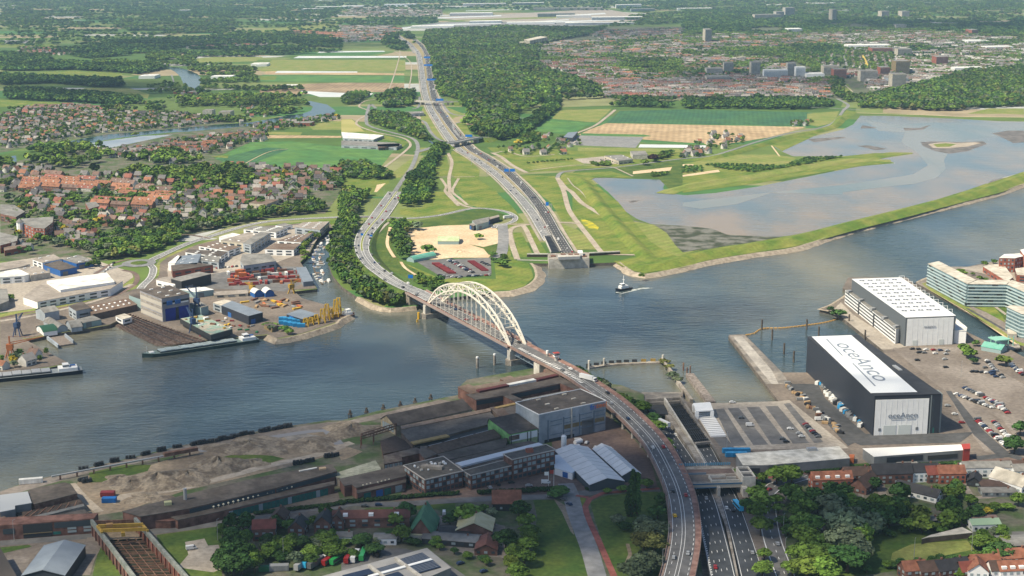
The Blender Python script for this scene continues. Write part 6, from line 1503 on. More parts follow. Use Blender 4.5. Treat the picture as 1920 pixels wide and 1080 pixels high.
# ---------------------------------------------------------------- yacht yard, near hall
T_, q = flat_b('O 1514,631 1640,742 1765,738 1607,627', 27.2, NAVY, M('roof_navy', (.035, .038, .046), .8, fine=.15), 'huge navy yacht building hall with white roof panel and white front', 'yacht hall', 'yacht_hall')
ef = edge_facing(q); a, b = ef[0]
win_part(T_, 'front_panel', a, b, .42, GZ + 12.2, math.dist(a, b) * .80, 24.2, CLADW, th=.3)
for u in (.25, .475): win_part(T_, 'hall_door', a, b, u, GZ + 3.4, math.dist(a, b) * .19, 6.6, M('door_pale', (.56, .60, .59), .6), off=.4)
for u in (.10, .66): win_part(T_, 'side_door', a, b, u, GZ + 4, 1.7, 1.9, CLADG, off=.4)
for k in range(1, 10): win_part(T_, 'panel_joint', a, b, .02 + .8 * k / 10, GZ + 12.2, .1, 24, M('joint_grey', (.68, .69, .69), .6), off=.31)
LOGO = M('logo_blue_grey', (.19, .225, .28), .5)
sign_text('oceAnco', T_, a, b, .44, GZ + 13.3, 5.0, LOGO, off=.6, font_w=1.12); win_part(T_, 'logo_line', a, b, .36, GZ + 11.2, 9, .3, LOGO, off=.6); win_part(T_, 'logo_line', a, b, .56, GZ + 11.2, 6, .3, LOGO, off=.6)
zt = GZ + 27.25
w4 = [P2(*p, zt) for p in ((1522, 631.2), (1633, 737), (1720, 735), (1596, 628.5))]; mb = MB(); mb.prism(ccw(w4), zt - .2, zt + .12); mb.build('roof_panel', M('roof_panel_white', (.74, .76, .77), .5, (.66, .69, .72), sc=.03), T_)
A, B, C, D = (Vector((*p, zt + .2)) for p in w4); d = ((B - A) + (C - D)).normalized(); n = Vector((-d.y, d.x, 0)); ctr = A.lerp(B, .5).lerp(D.lerp(C, .5), .5)
fm = Matrix((d, n, UP)).transposed().to_4x4() @ Matrix.Shear('XZ', 4, (0, 0)); fm.translation = ctr + n * 1.5 - d * 2 - T_.location
sign_text('oceAnco', T_, a, b, .5, 0, 17.5, LOGO, flat=fm, font_w=1.55, extr=.02)
for s0, s1, o0 in ((-.44, -.12, -6.5), (.02, .40, -6.5)):
 L = (B - A).length; p, r_ = ctr + d * (L * s0) + n * (o0), ctr + d * (L * s1) + n * (o0 - 1.5); mb = MB(); mb.beam(p + UP * .05, r_ + UP * .05, 1.0, .12); mb.build('logo_line', LOGO, T_)
T2, q2 = flat_b('O 1742,724 1765,737 1765,738.5 1741,741', 25, M('tower_cladding', (.30, .32, .32), .6), RDK, None, par=T_)
a2, b2 = P2(1741, 813, GZ), P2(1763, 811.5, GZ); mb = MB(); mb.prism(ccw([a2, b2, (b2[0], b2[1] + 10), (a2[0], a2[1] + 10)]), GZ - .5, GZ + 26.5); mb.build('stair_tower', M('tower_pale', (.22, .25, .25), .6), T_)
for k in range(3):
 for z in (6.5, 11.5, 16.5, 21.5): win_part(T_, 'tower_window', a2, b2, .25 + .25 * k, GZ + z, .9, 3.6, GLASS, off=.1)
win_part(T_, 'green_door', a2, b2, .55, GZ + 2.2, 4, 3.6, TEAL, off=.1)
p, r_ = P(1676, 686, zt), P(1689, 695, zt); mb = MB(); mb.beam(p, r_, 2.4, 1.4); mb.build('roof_unit', GALV, T_)
# far hall with fans on its roof
T_, q = flat_b('O 1597.5,523 1698.5,595 1792,591.5 1690,520', 24, M('hall_grey', (.115, .13, .145), .6), M('roof_bright', (.70, .72, .73), .5), 'white fronted yacht hall with rows of roof fans beside the canal', 'yacht hall', 'yacht_hall')
ef = edge_facing(q); a, b = ef[0]; win_part(T_, 'front_panel', a, b, .5, GZ + 11.4, math.dist(a, b) * .93, 22.6, CLADW, th=.3)
for k in range(1, 9): win_part(T_, 'panel_joint', a, b, .04 + .92 * k / 9, GZ + 11.4, .1, 22, MATS['joint_grey'], off=.31)
for u in (.21, .74): win_part(T_, 'door', a, b, u, GZ + 2.4, 4, 4.6, MATS['door_pale'], off=.4)
sign_text('oceanco', T_, a, b, .49, GZ + 15.8, 3.0, LOGO, off=.6)
A, B, C, D = (Vector((*p, GZ + 24.02)) for p in (q if True else q)); Q4 = [Vector(P(*p, GZ + 24.02)) for p in ((1597.5, 523), (1698.5, 595), (1792, 591.5), (1690, 520))]
FANM = M('fan_dark', (.08, .09, .12), .5)
for i in range(10):
 for j in range(5):
  p = Q4[0].lerp(Q4[1], .07 + i * .088).lerp(Q4[3].lerp(Q4[2], .07 + i * .088), .13 + j * .165); mb = MB()
  mb.box((p.x, p.y, p.z), 4.6, 3.0, .5, -.25, 0); mb.cyl((p.x - 1.2, p.y, p.z + .5), (p.x - 1.2, p.y, p.z + .9), .95, n=8, mi=1); mb.cyl((p.x + 1.2, p.y, p.z + .5), (p.x + 1.2, p.y, p.z + .9), .95, n=8, mi=1); mb.build('roof_fan', [M('fan_tray', (.42, .44, .47), .5), FANM], T_)
for i in range(12):
 p = Q4[3].lerp(Q4[2], .06 + i * .08); m_ = (Q4[0] - Q4[3]).normalized(); mb = MB(); mb.beam(p, p + UP * 3.2, .3); mb.beam(p + UP * 3.2, p + UP * 3.2 + m_ * 5, .3); mb.beam(p + m_ * 5, p + UP * 3.2 + m_ * 5, .3); mb.build('roof_frame', WHITEP, T_)
T2, q2 = flat_b('O 1585,543 1680,617 1695,611 1600,545', 12.5, CLADW, RGR, 'white banded annex with dark windows on the left flank of the fan roofed hall', 'offices', 'office_annex')
for e in edge_facing(q2)[:2]:
 if math.dist(*e) > 30:
  bands(T2, *e, GZ + .6, 4, 2.9, .42, GLASS)
  for u in (.30, .60): win_part(T2, 'stair_band', *e, u, GZ + 5.5, 2.5, 11, DARK, off=.3)
for k in range(5): p = P(1592 + k * 22, 548 + k * 16.5, GZ + 12.6); mb = MB(); mb.box(p, 5, 3, 1.8, .6); mb.build('roof_plant', GALV, T2)
flat_b('O 1793,597 1813,614 1812,620 1790,619', 11, CLADW, RWH, 'small white block on the right flank of the fan roofed hall', 'annex', 'annex')
# ---------------------------------------------------------------- glass flats
GL_ = M('glass_facade', (.10, .16, .18), .25, (.17, .25, .28), sc=.4, spec=.6); BAL = M('balcony_pale', (.42, .52, .54), .4)
FLT = thing('apartment_building', 'long glass apartment building with pale balcony bands and beige roof on the peninsula', 'flats', P(1812, 570, GZ))
for s, h in (('S 0,186 110,160 492,352 402,390', 21), ('S 402,390 492,352 835,348 800,394', 21), ('S 800,394 850,350 1100,440 1090,520', 21)):
 T2, q = flat_b(s, h, GL_, RBE, None, par=FLT, eave=.5)
 for e in edge_facing(q)[:2]:
  if math.dist(*e) > 14:
   for k in range(7): win_part(FLT, 'balcony_band', *e, .5, GZ + 2.9 * k + 1.3, math.dist(*e) * .98, 1.0, BAL, th=.9)
   if 1:
    for k in range(16 if math.dist(*e) > 60 else 8): win_part(FLT, 'loggia_shade', *e, ((k * .618) % 1) * .94 + .03, GZ + 2.9 * (k % 7) + 2.6, 5, 1.6, DARK, th=.3)  # dark slabs painted as the shade within the loggias
T_, q = flat_b('S 800,622 850,606 1050,628 1000,700 945,690', 20.5, GL_, RBE, 'second glass apartment block at the right edge of the peninsula', 'flats', 'apartment_building', eave=.5)
for e in edge_facing(q)[:2]: bands(T_, *e, GZ, 7, 2.9, .35, BAL, 'balcony_band')
T_, q = flat_b('S 722,125 775,90 930,80 962,108 882,128', 15, BRICKR, RWH, 'red brick flats with white rooftop terraces at the right edge', 'flats', 'apartment_building', lights=0)
for e in edge_facing(q)[:3]: facade(T_, *e, GZ, 4, 4, 3.6, .45, .5, [GLASS, GLASSP])
flat_b('S 935,45 1000,30 1080,60 1060,110 965,90', 17, BRICKR, RWH, 'red brick flats cut by the right edge of the view', 'flats', 'apartment_building')
T_, q = flat_b('D 95,165 125,150 300,138 295,170 250,205 190,200', 14, BRICKR, RGR, 'brick apartment building with white balconies and corner turret at far left', 'flats', 'apartment_building')
for e in edge_facing(q)[:3]: facade(T_, *e, GZ, 4, 6, 3.4, .5, .5, [GLASSP, GLASS])
p = P(*px('D 112,178')[0], GZ + 14); mb = MB(); mb.cyl((p[0], p[1], GZ), (p[0], p[1], GZ + 16), 4, n=10); mb.cyl((p[0], p[1], GZ + 16), (p[0], p[1], GZ + 20), 4.6, .2, n=10, mi=1); mb.build('turret', [CLADW, RGR], T_)
# ---------------------------------------------------------------- low halls, canopy and lift bridge on the east bank
T_, q = flat_b('I 300,392 342,456 480,455 940,416 878,350', 7, CLADG, M('roof_stained_white', (.52, .50, .44), .8, (.62, .60, .54), sc=.1, fine=.2), 'low grey hall with stained white roof beside the flyover', lights=0)
p = P(*px('I 725,365')[0], GZ + 8); mb = MB(); mb.box((p[0], p[1], GZ + 7), 6, 3, 1.8, .2); mb.build('roof_plant', GALV, T_)
for e in edge_facing(q)[:1]: win_part(T_, 'door', *e, .2, GZ + 2.5, 14, 5, NAVY)
T_, q = flat_b('I 1015,362 1078,408 1612,368 1560,340', 7, CLADG, M('roof_clean_white', (.72, .71, .69), .7), 'long low grey hall with clean white roof and dark wall louvres')
for e in edge_facing(q)[:2]:
 if math.dist(*e) > 40: win_part(T_, 'louvre', *e, .32, GZ + 4.2, 24, 3.2, NAVY); win_part(T_, 'louvre', *e, .72, GZ + 3.6, 20, 2.6, DARK)
flat_b('I 1570,338 1615,335 1617,362 1580,366', 8, M('red_screen', (.35, .05, .04), .7), MATS['red_screen'], 'red box at the right end of the clean white roofed hall', 'store', 'store')
CN_ = thing('canopy', 'small white metal canopy by the basin corner', 'canopy', P(*px('I 115,150')[0]))
q = ccw(gp('I 58,108 155,101 172,146 75,152', GZ + 6)); mb = MB(); mb.prism(q, GZ + 5.2, GZ + 6, bottom=True); mb.build('roof', CLADW, CN_)
for p in q: mb = MB(); p = ext(p, (sum(a[0] for a in q) / 4, sum(a[1] for a in q) / 4), .12); mb.box((p[0], p[1], GZ), 2.4, 2.4, 5.2); mb.build('leg', CLADW, CN_)
for k in range(13):
 t = k / 12; a, b = (78 + 77 * t, 172 + 120 * t), (166 + 76 * t, 165 + 124 * t); A_, B_ = P(*px('I %f,%f' % a)[0], GZ + .6), P(*px('I %f,%f' % b)[0], GZ + .6); mb = MB(); mb.beam(A_, B_, 2.1, 1.2)
 o = origin(mb.build('white_beam', WHITEP)); tag(o, None, 'beam', 'white beams laid out beside the light screen'); o['desc'] = 'long white beam'
LB = thing('lift_bridge', 'pale green lift bridge over the canal mouth by the pavilion', 'bridge', P(1870, 645, 3)); GRN = M('bridge_green', (.25, .50, .40), .6)
for x in (1857, 1866, 1890, 1899):
 p = P(x, 650, GZ); mb = MB(); mb.beam(p, (p[0], p[1], GZ + 9), .6); mb.build('post', GRN, LB)
mb = MB(); mb.prism(ccw(gp('F 1718,818 1800,812 1850,830 1765,838', GZ + 9)), GZ + 8.6, GZ + 9.4); mb.build('balance_frame', GRN, LB); mb = MB(); mb.prism(ccw(gp('F 1740,875 1890,858 1900,880 1760,892', GZ)), GZ - .3, GZ + .8); mb.build('deck', CONCD, LB)
# rubble, heaps and stacks
def heap(s, r_, h, mat, name, lab, seed=1):
 h *= .62; c_ = P(*px(s)[0]); rr = random.Random(seed); mb = MB(); n, m = 22, 7; secs = []
 ph = [rr.uniform(0, 6) for _ in range(4)]
 for j in range(m + 1):
  t = j / m; row = []
  for i in range(n + 1):
   a = 2 * math.pi * (i % n) / n; rad = r_ * (1 - t) * (1 + .22 * math.sin(3 * a + ph[0]) + .14 * math.sin(5 * a + ph[1])); row.append(Vector((c_[0] + rad * math.cos(a) * 1.25, c_[1] + rad * math.sin(a), GZ + h * (t ** .8) * (1 + .25 * math.sin(4 * a + ph[2] + t * 3)) + (rr.uniform(-.3, .3) * h * .25 if 0 < t else 0))))
  secs.append(row)
 for i in range(m + 1): secs[i][-1] = secs[i][0]
 mb.strip(secs); o = mb.build(name, mat); tag(origin(o), lab, 'heap'); return o
HP = M('heap_rubble', (.15, .12, .09), .95, (.27, .225, .17), sc=.15, fine=.6, bump=.5, bsc=.4)
for i, (s, r_, h, lab) in enumerate((('G 890,545', 17, 8, 'broad grey rubble heap in the middle of the demolition field'), ('G 1230,470', 15, 10, 'tallest earth heap beside the green slope of the demolition field'), ('G 1060,520', 17, 5, 'low wide rubble heap between the two big heaps'), ('G 740,565', 11, 4, 'pinkish brick rubble heap at the left of the field'), ('G 670,535', 8, 3, 'small sandy heap at the far left of the field'), ('G 1400,350', 20, 5, 'long pinkish rubble ridge near the river track'), ('G 1740,340', 16, 4, 'flat pale rubble ridge at the right of the field'), ('G 830,640', 10, 2.5, 'grey debris heap below the dirt track'), ('H 60,260', 17, 6, 'round pale grey gravel heap beside the boarded gable'), ('G 1420,445', 8, 3, 'small earth heap in the weeds'), ('E 660,340', 9, 3, 'yellow sand heap in the sand yard'), ('T 1040,590', 7, 2.5, 'pale sand heap right of the yellow one'))):
 heap(s, r_, h, G_SAND if i > 9 else HP, 'rubble_heap', lab, i)
# tyre-dark coil stacks along the steelworks quay
def coils(c_, n, seed, lab):
 rr = random.Random(seed); T_ = thing('coil_stack', None, 'coil stack', c_); T_['desc'] = lab; T_['group'] = 'dark stacks of coiled wire along the river track'
 for k in range(n):
  x, y, z = (k % 3 - 1) * 2.6, (k // 3 % 2) * 2.2, (k // 6) * 1.7; mb = MB(); a_ = rr.uniform(-.3, .3)
  mb.cyl((x - math.cos(a_), y - math.sin(a_), z + .95), (x + math.cos(a_), y + math.sin(a_), z + .95), 1.0, n=9); o = mb.build('wire_coil', DARK); o.parent = T_
 return T_
P0 = coils(P(*px('G 470,490')[0]), 9, 1, 'dark stack of wire coils'); sp = [(470 + 44 * k, 482 - 10.2 * k) for k in range(0, 14, 2)] + [(1098, 345), (1135, 340), (1165, 335), (1198, 330), (1250, 318), (1285, 312), (1320, 303), (1370, 292), (1408, 285), (1480, 272), (1500, 268), (1555, 258), (1585, 252), (1620, 246), (470, 545), (490, 555), (1675, 455), (1705, 448), (1745, 440), (1850, 415), (1885, 408)]
for i, (x, y) in enumerate(sp):
 o = P0 if i == 0 else copy_tree(P0); o.location = P(*px('G %f,%f' % (x, y))[0]); o.rotation_euler = (0, 0, .3 + (i * 37 % 10) / 20); o.scale = (.8, .8, .7 + (i % 3) * .12)
CV = thing('pipe_bridge', 'long low steel pipe bridge on short posts along the river track', 'pipe bridge', P(*px('G 700,440')[0])); a, b = Vector(P(*px('G 290,520')[0], GZ + 3)), Vector(P(*px('G 1110,370')[0], GZ + 3))
mb = MB(); mb.beam(a, b, 1.1, .8); mb.build('beam', GALV, CV)
for k in range(9): p = a.lerp(b, (k + .5) / 9); mb = MB(); mb.beam(p, (p.x, p.y, GZ), .7, 1.4); mb.build('post', RUST, CV)
mb = MB(); mb.beam(a.lerp(b, .76) + UP * .8, b + UP * .8, 3, 2.2); mb.build('end_bay', RUST, CV)
# containers, crates and pallets: small boxes with doors and ribs
def crate_proto(name, w_, d, h, cat):
 mb = MB(); mb.box((0, 0, 0), w_, d, h)
 for k in range(7): mb.box((-w_ / 2 + w_ * (k + .5) / 7, 0, .2), .18, d + .12, h - .4)
 mb.box((w_ / 2 + .04, 0, .1), .08, d * .92, h * .9)
 o = mb.build(name, M('container_paint', (1, 1, 1), .6, objc=True, fine=.2)); o['category'] = cat; return o
CPR = crate_proto('container', 6.1, 2.44, 2.6, 'container'); CN0 = [0]
COLS = dict(red=(.28, .05, .04), orange=(.42, .13, .05), blue=(.01, .12, .38), skyblue=(.03, .25, .50), white=(.65, .65, .63), grey=(.22, .23, .24), rusty=(.16, .08, .05), green=(.02, .14, .06), yellow=(.55, .35, .03), black=(.02, .02, .024), tan=(.38, .26, .14), maroon=(.20, .03, .035))
def put(x, y, col, rot, where, sc=(1, 1, 1), z=GZ, kind='container'):
 o = CPR if CN0[0] == 0 else CPR.copy()
 if CN0[0]: COL.objects.link(o)
 CN0[0] += 1; p = P(x, y, z + .25); o.location = p; o.rotation_euler = (0, 0, rot); o.scale = sc; o.color = (*COLS[col], 1); o['desc'] = col + ' ' + kind; o['group'] = where; o['category'] = kind
rr = random.Random(21)
for i in range(52):
 u, v = (i % 13) / 12, (i // 13) / 3; x = 1290 + 370 * u + v * 20 + rr.uniform(-8, 8); y = 462 + 62 * v - u * 22 + rr.uniform(-5, 5)
 put(*px('D %f,%f' % (x, y))[0], rr.choice(['red', 'red', 'maroon', 'orange', 'white', 'grey', 'red', 'rusty']), rr.choice([.25, 1.8]) + rr.uniform(-.1, .1), 'stacked trailers and crates in the trailer yard', (1.2, 1, rr.uniform(.7, 1.2)), kind='trailer body')
for i in range(26): put(*px('D %f,%f' % (1370 + rr.uniform(0, 330), 600 + rr.uniform(0, 60)))[0], rr.choice(['rusty', 'rusty', 'grey', 'yellow', 'tan', 'orange']), rr.uniform(0, 3), 'steel stacks on the shipyard ground', (1.3, .9, .5), kind='steel stack')
for i in range(10): put(*px('D %f,%f' % (1590 + (i % 5) * 26, 722 + (i // 5) * 22 + (i % 5) * 4))[0], 'skyblue', .2, 'blue containers by the yellow frames', (1.1, 1.1, 1.2))
for x, y, c_ in ((1345, 465, 'orange'), (1360, 462, 'orange'), (1365, 480, 'orange')): put(*px('D %f,%f' % (x, y))[0], c_, .2, 'orange boxes above the trailer yard', (1.2, 1.6, 1.9), kind='orange box')
for i in range(30): put(*px('D %f,%f' % (1120 + rr.uniform(0, 360), 740 + rr.uniform(-60, 60) + 20))[0], rr.choice(['rusty', 'maroon', 'green', 'grey', 'white', 'yellow']), rr.uniform(0, 3), 'scattered gear on the shipyard slip', (.6, .7, .4), kind='steel stack')
for i in range(34):
 t = i / 33; x, y = 770 + 230 * t + rr.uniform(-14, 14), 0 + 235 * t + rr.uniform(-12, 12); put(*px('I %f,%f' % (x, y))[0], rr.choice(['white', 'skyblue', 'white', 'grey', 'tan', 'grey', 'black']), .9 + rr.uniform(-.2, .2), 'containers along the flank of the navy hall', (.8, 1, .9))
for i in range(34):
 t = i / 33; x, y = 585 + 300 * t + rr.uniform(-12, 22), 8 + 270 * t + rr.uniform(-12, 12); put(*px('I %f,%f' % (x, y))[0], rr.choice(['white', 'grey', 'tan', 'rusty', 'black', 'grey', 'tan']), rr.uniform(0, 3), 'stored goods between the parking stripes and the navy hall', (.7, .8, .6), kind='crate')
for i in range(7): put(*px('I %f,%f' % (250 + i * 17, 385 + (i % 2) * 22))[0], 'skyblue', .15, 'bright blue containers beside the stained white roof', (1, 1, 1.1))
for x, y, c_ in ((607, 628, 'maroon'), (615, 662, 'blue')): put(*px('G %f,%f' % (x, y))[0], c_, .05, 'skips by the dirt track', (1.3, 1.6, 1), kind='skip')
put(*px('N 310,135')[0], 'white', .25, 'wagon', (2.2, 1.2, 1.1), kind='freight wagon'); put(*px('G 1490,1050')[0], 'green', .1, 'yard', (1, 1, 1)); put(*px('G 1570,1045')[0], 'grey', .1, 'yard', (1.6, 1.4, 1.1)); put(*px('I 950,435')[0], 'orange', 1.3, 'orange', (1.2, 1.2, 1.3))
for i in range(16):
 t = i / 15; put(*px('T %f,%f' % (600 + 270 * t + rr.uniform(-8, 8), 765 + 160 * t))[0], 'maroon' if i % 4 else 'red', .1, 'first row of red boxes in the contractor parking', (1.3, .7, .6), kind='red skip')
 if i < 13: put(*px('T %f,%f' % (1200 + 240 * t * 1.2, 725 + 160 * t * 1.2))[0], 'maroon', .1, 'second row of red boxes in the contractor parking', (1.2, .7, .5), kind='red skip')
from mathutils.noise import noise as NZ
def leaf_mat(name, col, tint=False, objc=True, isl=.75):
 m = M(name, col, .85, island=isl, objc=objc and not tint, tint=tint, spec=.15); return m
LEAF = leaf_mat('foliage', (1, 1, 1)); LEAFT = leaf_mat('foliage_mass', (1, 1, 1), tint=True)
BARK = M('bark', (.07, .05, .035), .95)
def crown_np(seed, nq, size, rx=4.6, h=9.0, z0=2.6, lobes=7, kind=''):
 r = np.random.RandomState(seed); L = []
 if kind == 'poplar': L = [(r.uniform(-.5, .5), r.uniform(-.5, .5), z0 + h * t, 1.9 * (1 - .45 * abs(t - .4) * 2), h * .2) for t in np.linspace(.08, .92, 6)]
 else:
  for k in range(lobes):
   a = 2 * math.pi * k / lobes + r.uniform(-.4, .4); d = rx * r.uniform(.25, .55) if k else 0
   rr_ = rx * r.uniform(.42, .62); L.append((d * math.cos(a), d * math.sin(a), z0 + h * (r.uniform(.3, .62) if k else .7), rr_, rr_ * r.uniform(.75, .95) * h / 9))
 V, F = [], []
 for i in range(nq):
  cx, cy, cz, a, b = L[i % len(L)]
  v = r.normal(size=3); v /= np.linalg.norm(v); v[2] = abs(v[2]) * 1.0 if r.rand() < .72 else v[2]
  c = np.array([cx, cy, cz]) + v * np.array([a, a, b]) * r.uniform(.78, 1.05)
  n = v + r.normal(size=3) * .42; n /= np.linalg.norm(n)
  t = np.cross(n, r.normal(size=3)); t /= np.linalg.norm(t); u = np.cross(n, t); s_ = size * r.uniform(.6, 1.25)
  o = len(V); V += [c + t * s_, c + u * s_ * .8 + n * s_ * .15, c - t * s_ * .9, c - u * s_]; F.append((o, o + 1, o + 2, o + 3))
 return np.array(V, np.float32), np.array(F, np.int32)
def crown_mesh(name, *a, trunk=False, mat=LEAF, **k):
 V, F = crown_np(*a, **k); me = bpy.data.meshes.new(name); mb = MB(); mb.add([tuple(map(float, p)) for p in V], [tuple(map(int, f)) for f in F], 0)
 if trunk: mb.cyl((0, 0, -.3), (0, 0, 4.6), .35, .2, n=6, mi=1)
 me.from_pydata(mb.v, [], mb.f); me.materials.append(mat)
 if trunk: me.materials.append(BARK); me.polygons.foreach_set('material_index', mb.m)
 return me
NEAR = [crown_mesh('crown', 30 + i, 1250, .60, lobes=9) for i in range(4)]
NEARP = [crown_mesh('crown', 50, 900, .55, h=20, z0=1, kind='poplar')]
MID = [crown_mesh('broadleaf_tree', 60 + i, 420, .98, lobes=8, trunk=True) for i in range(4)]
MIDP = [crown_mesh('poplar_tree', 70, 160, 1.2, h=15, z0=1, kind='poplar', trunk=True)]
def trunk_mesh():
 mb = MB(); mb.cyl((0, 0, -.3), (0, 0, 3.4), .42, .28, n=8); rr = random.Random(1)
 for k in range(5): a = k * 1.257; mb.cyl((0, 0, 3.1), (2.2 * math.cos(a), 2.2 * math.sin(a), 6.4 + rr.random()), .22, .07, n=6)
 me = bpy.data.meshes.new('trunk'); me.from_pydata(mb.v, [], mb.f); me.materials.append(BARK); return me
TRUNK = trunk_mesh()
GREENS = {'green': [(.085, .15, .024), (.10, .165, .028), (.07, .135, .026)], 'dark green': [(.036, .086, .022), (.046, .10, .026)], 'grey green': [(.12, .15, .085), (.10, .14, .08)], 'bright green': [(.11, .18, .03), (.125, .175, .03)], 'yellow': [(.34, .27, .03)], 'dark purple': [(.03, .014, .018)], 'olive green': [(.125, .135, .04)]}
KEYS = ['green'] * 9 + ['dark green'] * 4 + ['grey green'] * 2 + ['bright green'] * 2 + ['olive green']
TREES, HOUSES = [], []
def tree(x, y, r_=4.5, h=11, col=None, z=GZ, kind='broadleaf', rng=RNG):
 """x,y world"""
 col = col or rng.choice(KEYS); c = rng.choice(GREENS[col]); k = rng.uniform(.72, 1.3) * (1 + .6 * NZ(Vector((x / 120, y / 120, 1))))
 TREES.append((x * x + y * y, x, y, z, r_, h, rng.uniform(0, 6.28), (c[0] * k, c[1] * k, c[2] * k), col, kind))
# trees one can name in the foreground: tile, x, y of the trunk foot, crown radius, height, colour
for row in '''H 705,735 6.5 13 green|H 1000,705 6 10 dark green|H 1040,770 5 9 green|H 1010,700 5 9 green|H 1050,830 5.5 9 green|H 1045,910 5.5 9 green|H 1030,980 5.5 9 green|H 990,1060 6 9 green|H 925,880 6 12 dark green|H 965,945 4 9 green|H 960,1010 4 9 bright green|H 1070,870 4 8 green
H 335,840 5 10 green|H 360,720 6 11 dark green|H 110,880 5 7 dark green|H 300,760 5 8 green|H 285,850 3.5 6 dark green|H 185,930 5 6 dark green|H 60,960 4 5 green|H 610,760 4 6 dark green|H 640,740 4 6 dark green|H 850,720 3 5 grey green|H 800,700 3 5 green
H 1740,830 8 12 grey green|H 1700,790 6 10 grey green|H 1760,900 7 11 olive green|H 1700,890 6 11 olive green|H 1690,1010 7 12 grey green|H 1640,1060 7 12 grey green|H 1740,1000 6 11 grey green|H 1560,760 4 5 grey green|H 1600,800 4 4 dark green|H 1800,650 4 8 dark green|H 1780,720 5 8 dark green|H 1240,600 5 6 dark green|H 1200,620 4 5 dark green|H 1720,560 4 6 green|H 1580,590 3 4 green|H 1500,600 2.5 3 green
G 1825,715 4 9 green|G 1290,960 6 14 dark green|G 1350,950 6 14 dark green|G 1300,1020 7 13 dark green|G 1250,1000 5 12 dark green|G 1360,1010 6 12 dark green|G 1420,960 3.5 12 green|G 1430,1000 4 12 green|G 1620,900 5 9 green|G 1530,930 5 9 green|G 1750,950 5 8 green|G 1700,900 5 8 dark green|G 1840,870 6 8 green|G 1880,940 6 8 green|G 1660,990 5 8 grey green|G 1740,990 5 7 green|G 1500,880 4 7 dark green|G 1550,780 4 8 dark green|G 1640,800 5 8 green|G 1700,800 4 7 dark green|G 1760,770 3 6 green|G 1490,800 3 6 green
I 300,510 4 7 green|I 380,520 3.5 6 green|I 450,525 3.5 6 green|I 530,515 7 11 bright green|I 615,505 7 11 bright green|I 420,620 6 10 green|I 440,660 6 11 green|I 420,720 6 12 green|I 440,800 6 11 green|I 360,680 4 8 dark green|I 400,560 4 5 dark green|I 460,960 4 7 green|I 450,1040 5 8 green
I 610,610 6 11 green|I 650,650 6 11 green|I 690,700 6 11 green|I 640,720 6 11 green|I 680,780 6.5 12 green|I 730,800 6.5 12 green|I 660,850 7 12 green|I 720,880 7 12 green|I 780,900 7 11 green|I 680,960 8 13 bright green|I 760,980 8 13 bright green|I 840,970 7 12 green|I 700,1040 8 13 bright green|I 800,1050 8 13 green|I 620,1040 5 9 green|I 540,700 3.5 6 green|I 560,770 4 6 green|I 590,820 4 6 green|I 530,650 4 6 green
I 850,740 8 15 grey green|I 830,680 7 13 grey green|I 920,790 9 17 grey green|I 960,760 7 14 grey green|I 900,890 10 18 grey green|I 960,940 9 16 grey green|I 930,980 9 15 dark green|I 1060,790 7 14 grey green|I 1100,760 6 12 dark green|I 1000,680 5 9 green|I 1080,660 5 9 green|I 1080,560 4 8 dark green|I 1220,610 5.5 12 dark green|I 1200,690 6 11 dark green|I 1250,700 5 9 green|I 1340,740 6 11 bright green|I 1350,790 6 10 bright green|I 1510,690 6 12 dark green|I 1470,700 5 11 green|I 1430,610 4 8 green|I 1490,760 6 10 bright green|I 1540,740 6 9 green|I 1650,720 5 8 dark green|I 1710,715 3 5 yellow|I 1680,700 4 6 green|I 1620,650 4 6 green|I 1890,650 4 8 green|I 1780,950 7 11 dark green|I 1730,970 5 9 green|I 1680,890 6 7 bright green|I 1870,340 6 12 dark green|I 1900,250 5 10 dark green|I 740,620 5 8 dark green|I 760,690 5 8 dark green|I 1160,770 5 8 dark green|I 1280,790 5 8 green|I 1330,1000 3 4 dark green|I 1440,990 2.5 3 dark green|I 1500,980 2.5 3 dark green|I 1560,1060 4 6 green
H 1700,130 6 8 green|H 1650,120 6 8 dark green|H 1620,100 5 7 green|H 1560,75 5 7 green|H 1750,190 5 7 dark green|H 1780,240 5 8 green|H 1830,330 4 6 green|H 1850,360 3 5 green|H 1740,230 4 7 green
E 1330,1010 5 9 dark green|E 1365,1030 5 8 green|E 1385,1050 5 7 dark green|E 1440,1075 5 9 dark green|E 1480,1085 5 8 grey green|F 860,680 4.5 6 dark green|F 888,685 5 7 dark green|F 830,660 3 5 dark green|F 1555,455 7 8 bright green|F 1700,405 3.5 6 green|F 1752,392 3 5 green|F 1672,485 3 5 green|F 1705,492 3 3 green|F 1632,460 2 3 green|F 1580,885 5 9 green|F 1612,905 5 9 green|F 1650,850 3 5 green|F 1800,950 6 8 bright green|F 1640,950 3 5 dark green
T 480,525 7 11 green|T 1330,300 4.5 7 bright green|T 1570,600 4 5 green|T 1700,740 5 7 green|T 1740,760 5 8 green|T 1760,660 4 7 green|T 1600,700 4 5 dark green|E 1690,470 3 5 green|V 1490,385 6 9 bright green|V 1590,340 7.5 11 dark purple|V 75,160 6 8 yellow|V 560,110 6 8 dark green|V 1700,330 5 7 green|V 1620,360 4 6 green|E 395,185 6 10 green|E 425,190 6 10 grey green|E 365,190 5 10 green
O 1246,678 4 4 olive green|O 1254,688 4 4 olive green|O 1262,703 4.5 5 grey green|O 1270,712 4 5 grey green|A 990,222 9 16 dark green|A 1120,515 6 22 dark green|C 425,545 7 16 dark green'''.replace('\n', '|').split('|'):
 t, xy, r_, h, *c_ = row.split(); x, y = px(t + ' ' + xy)[0]; z0 = GZ if not (t == 'O' and 1240 < x < 1275) else 0.4; p = P(x, y, z0 + .5 * float(h)); tree(p[0], p[1], float(r_) * 1.18, float(h), ' '.join(c_), z=z0)
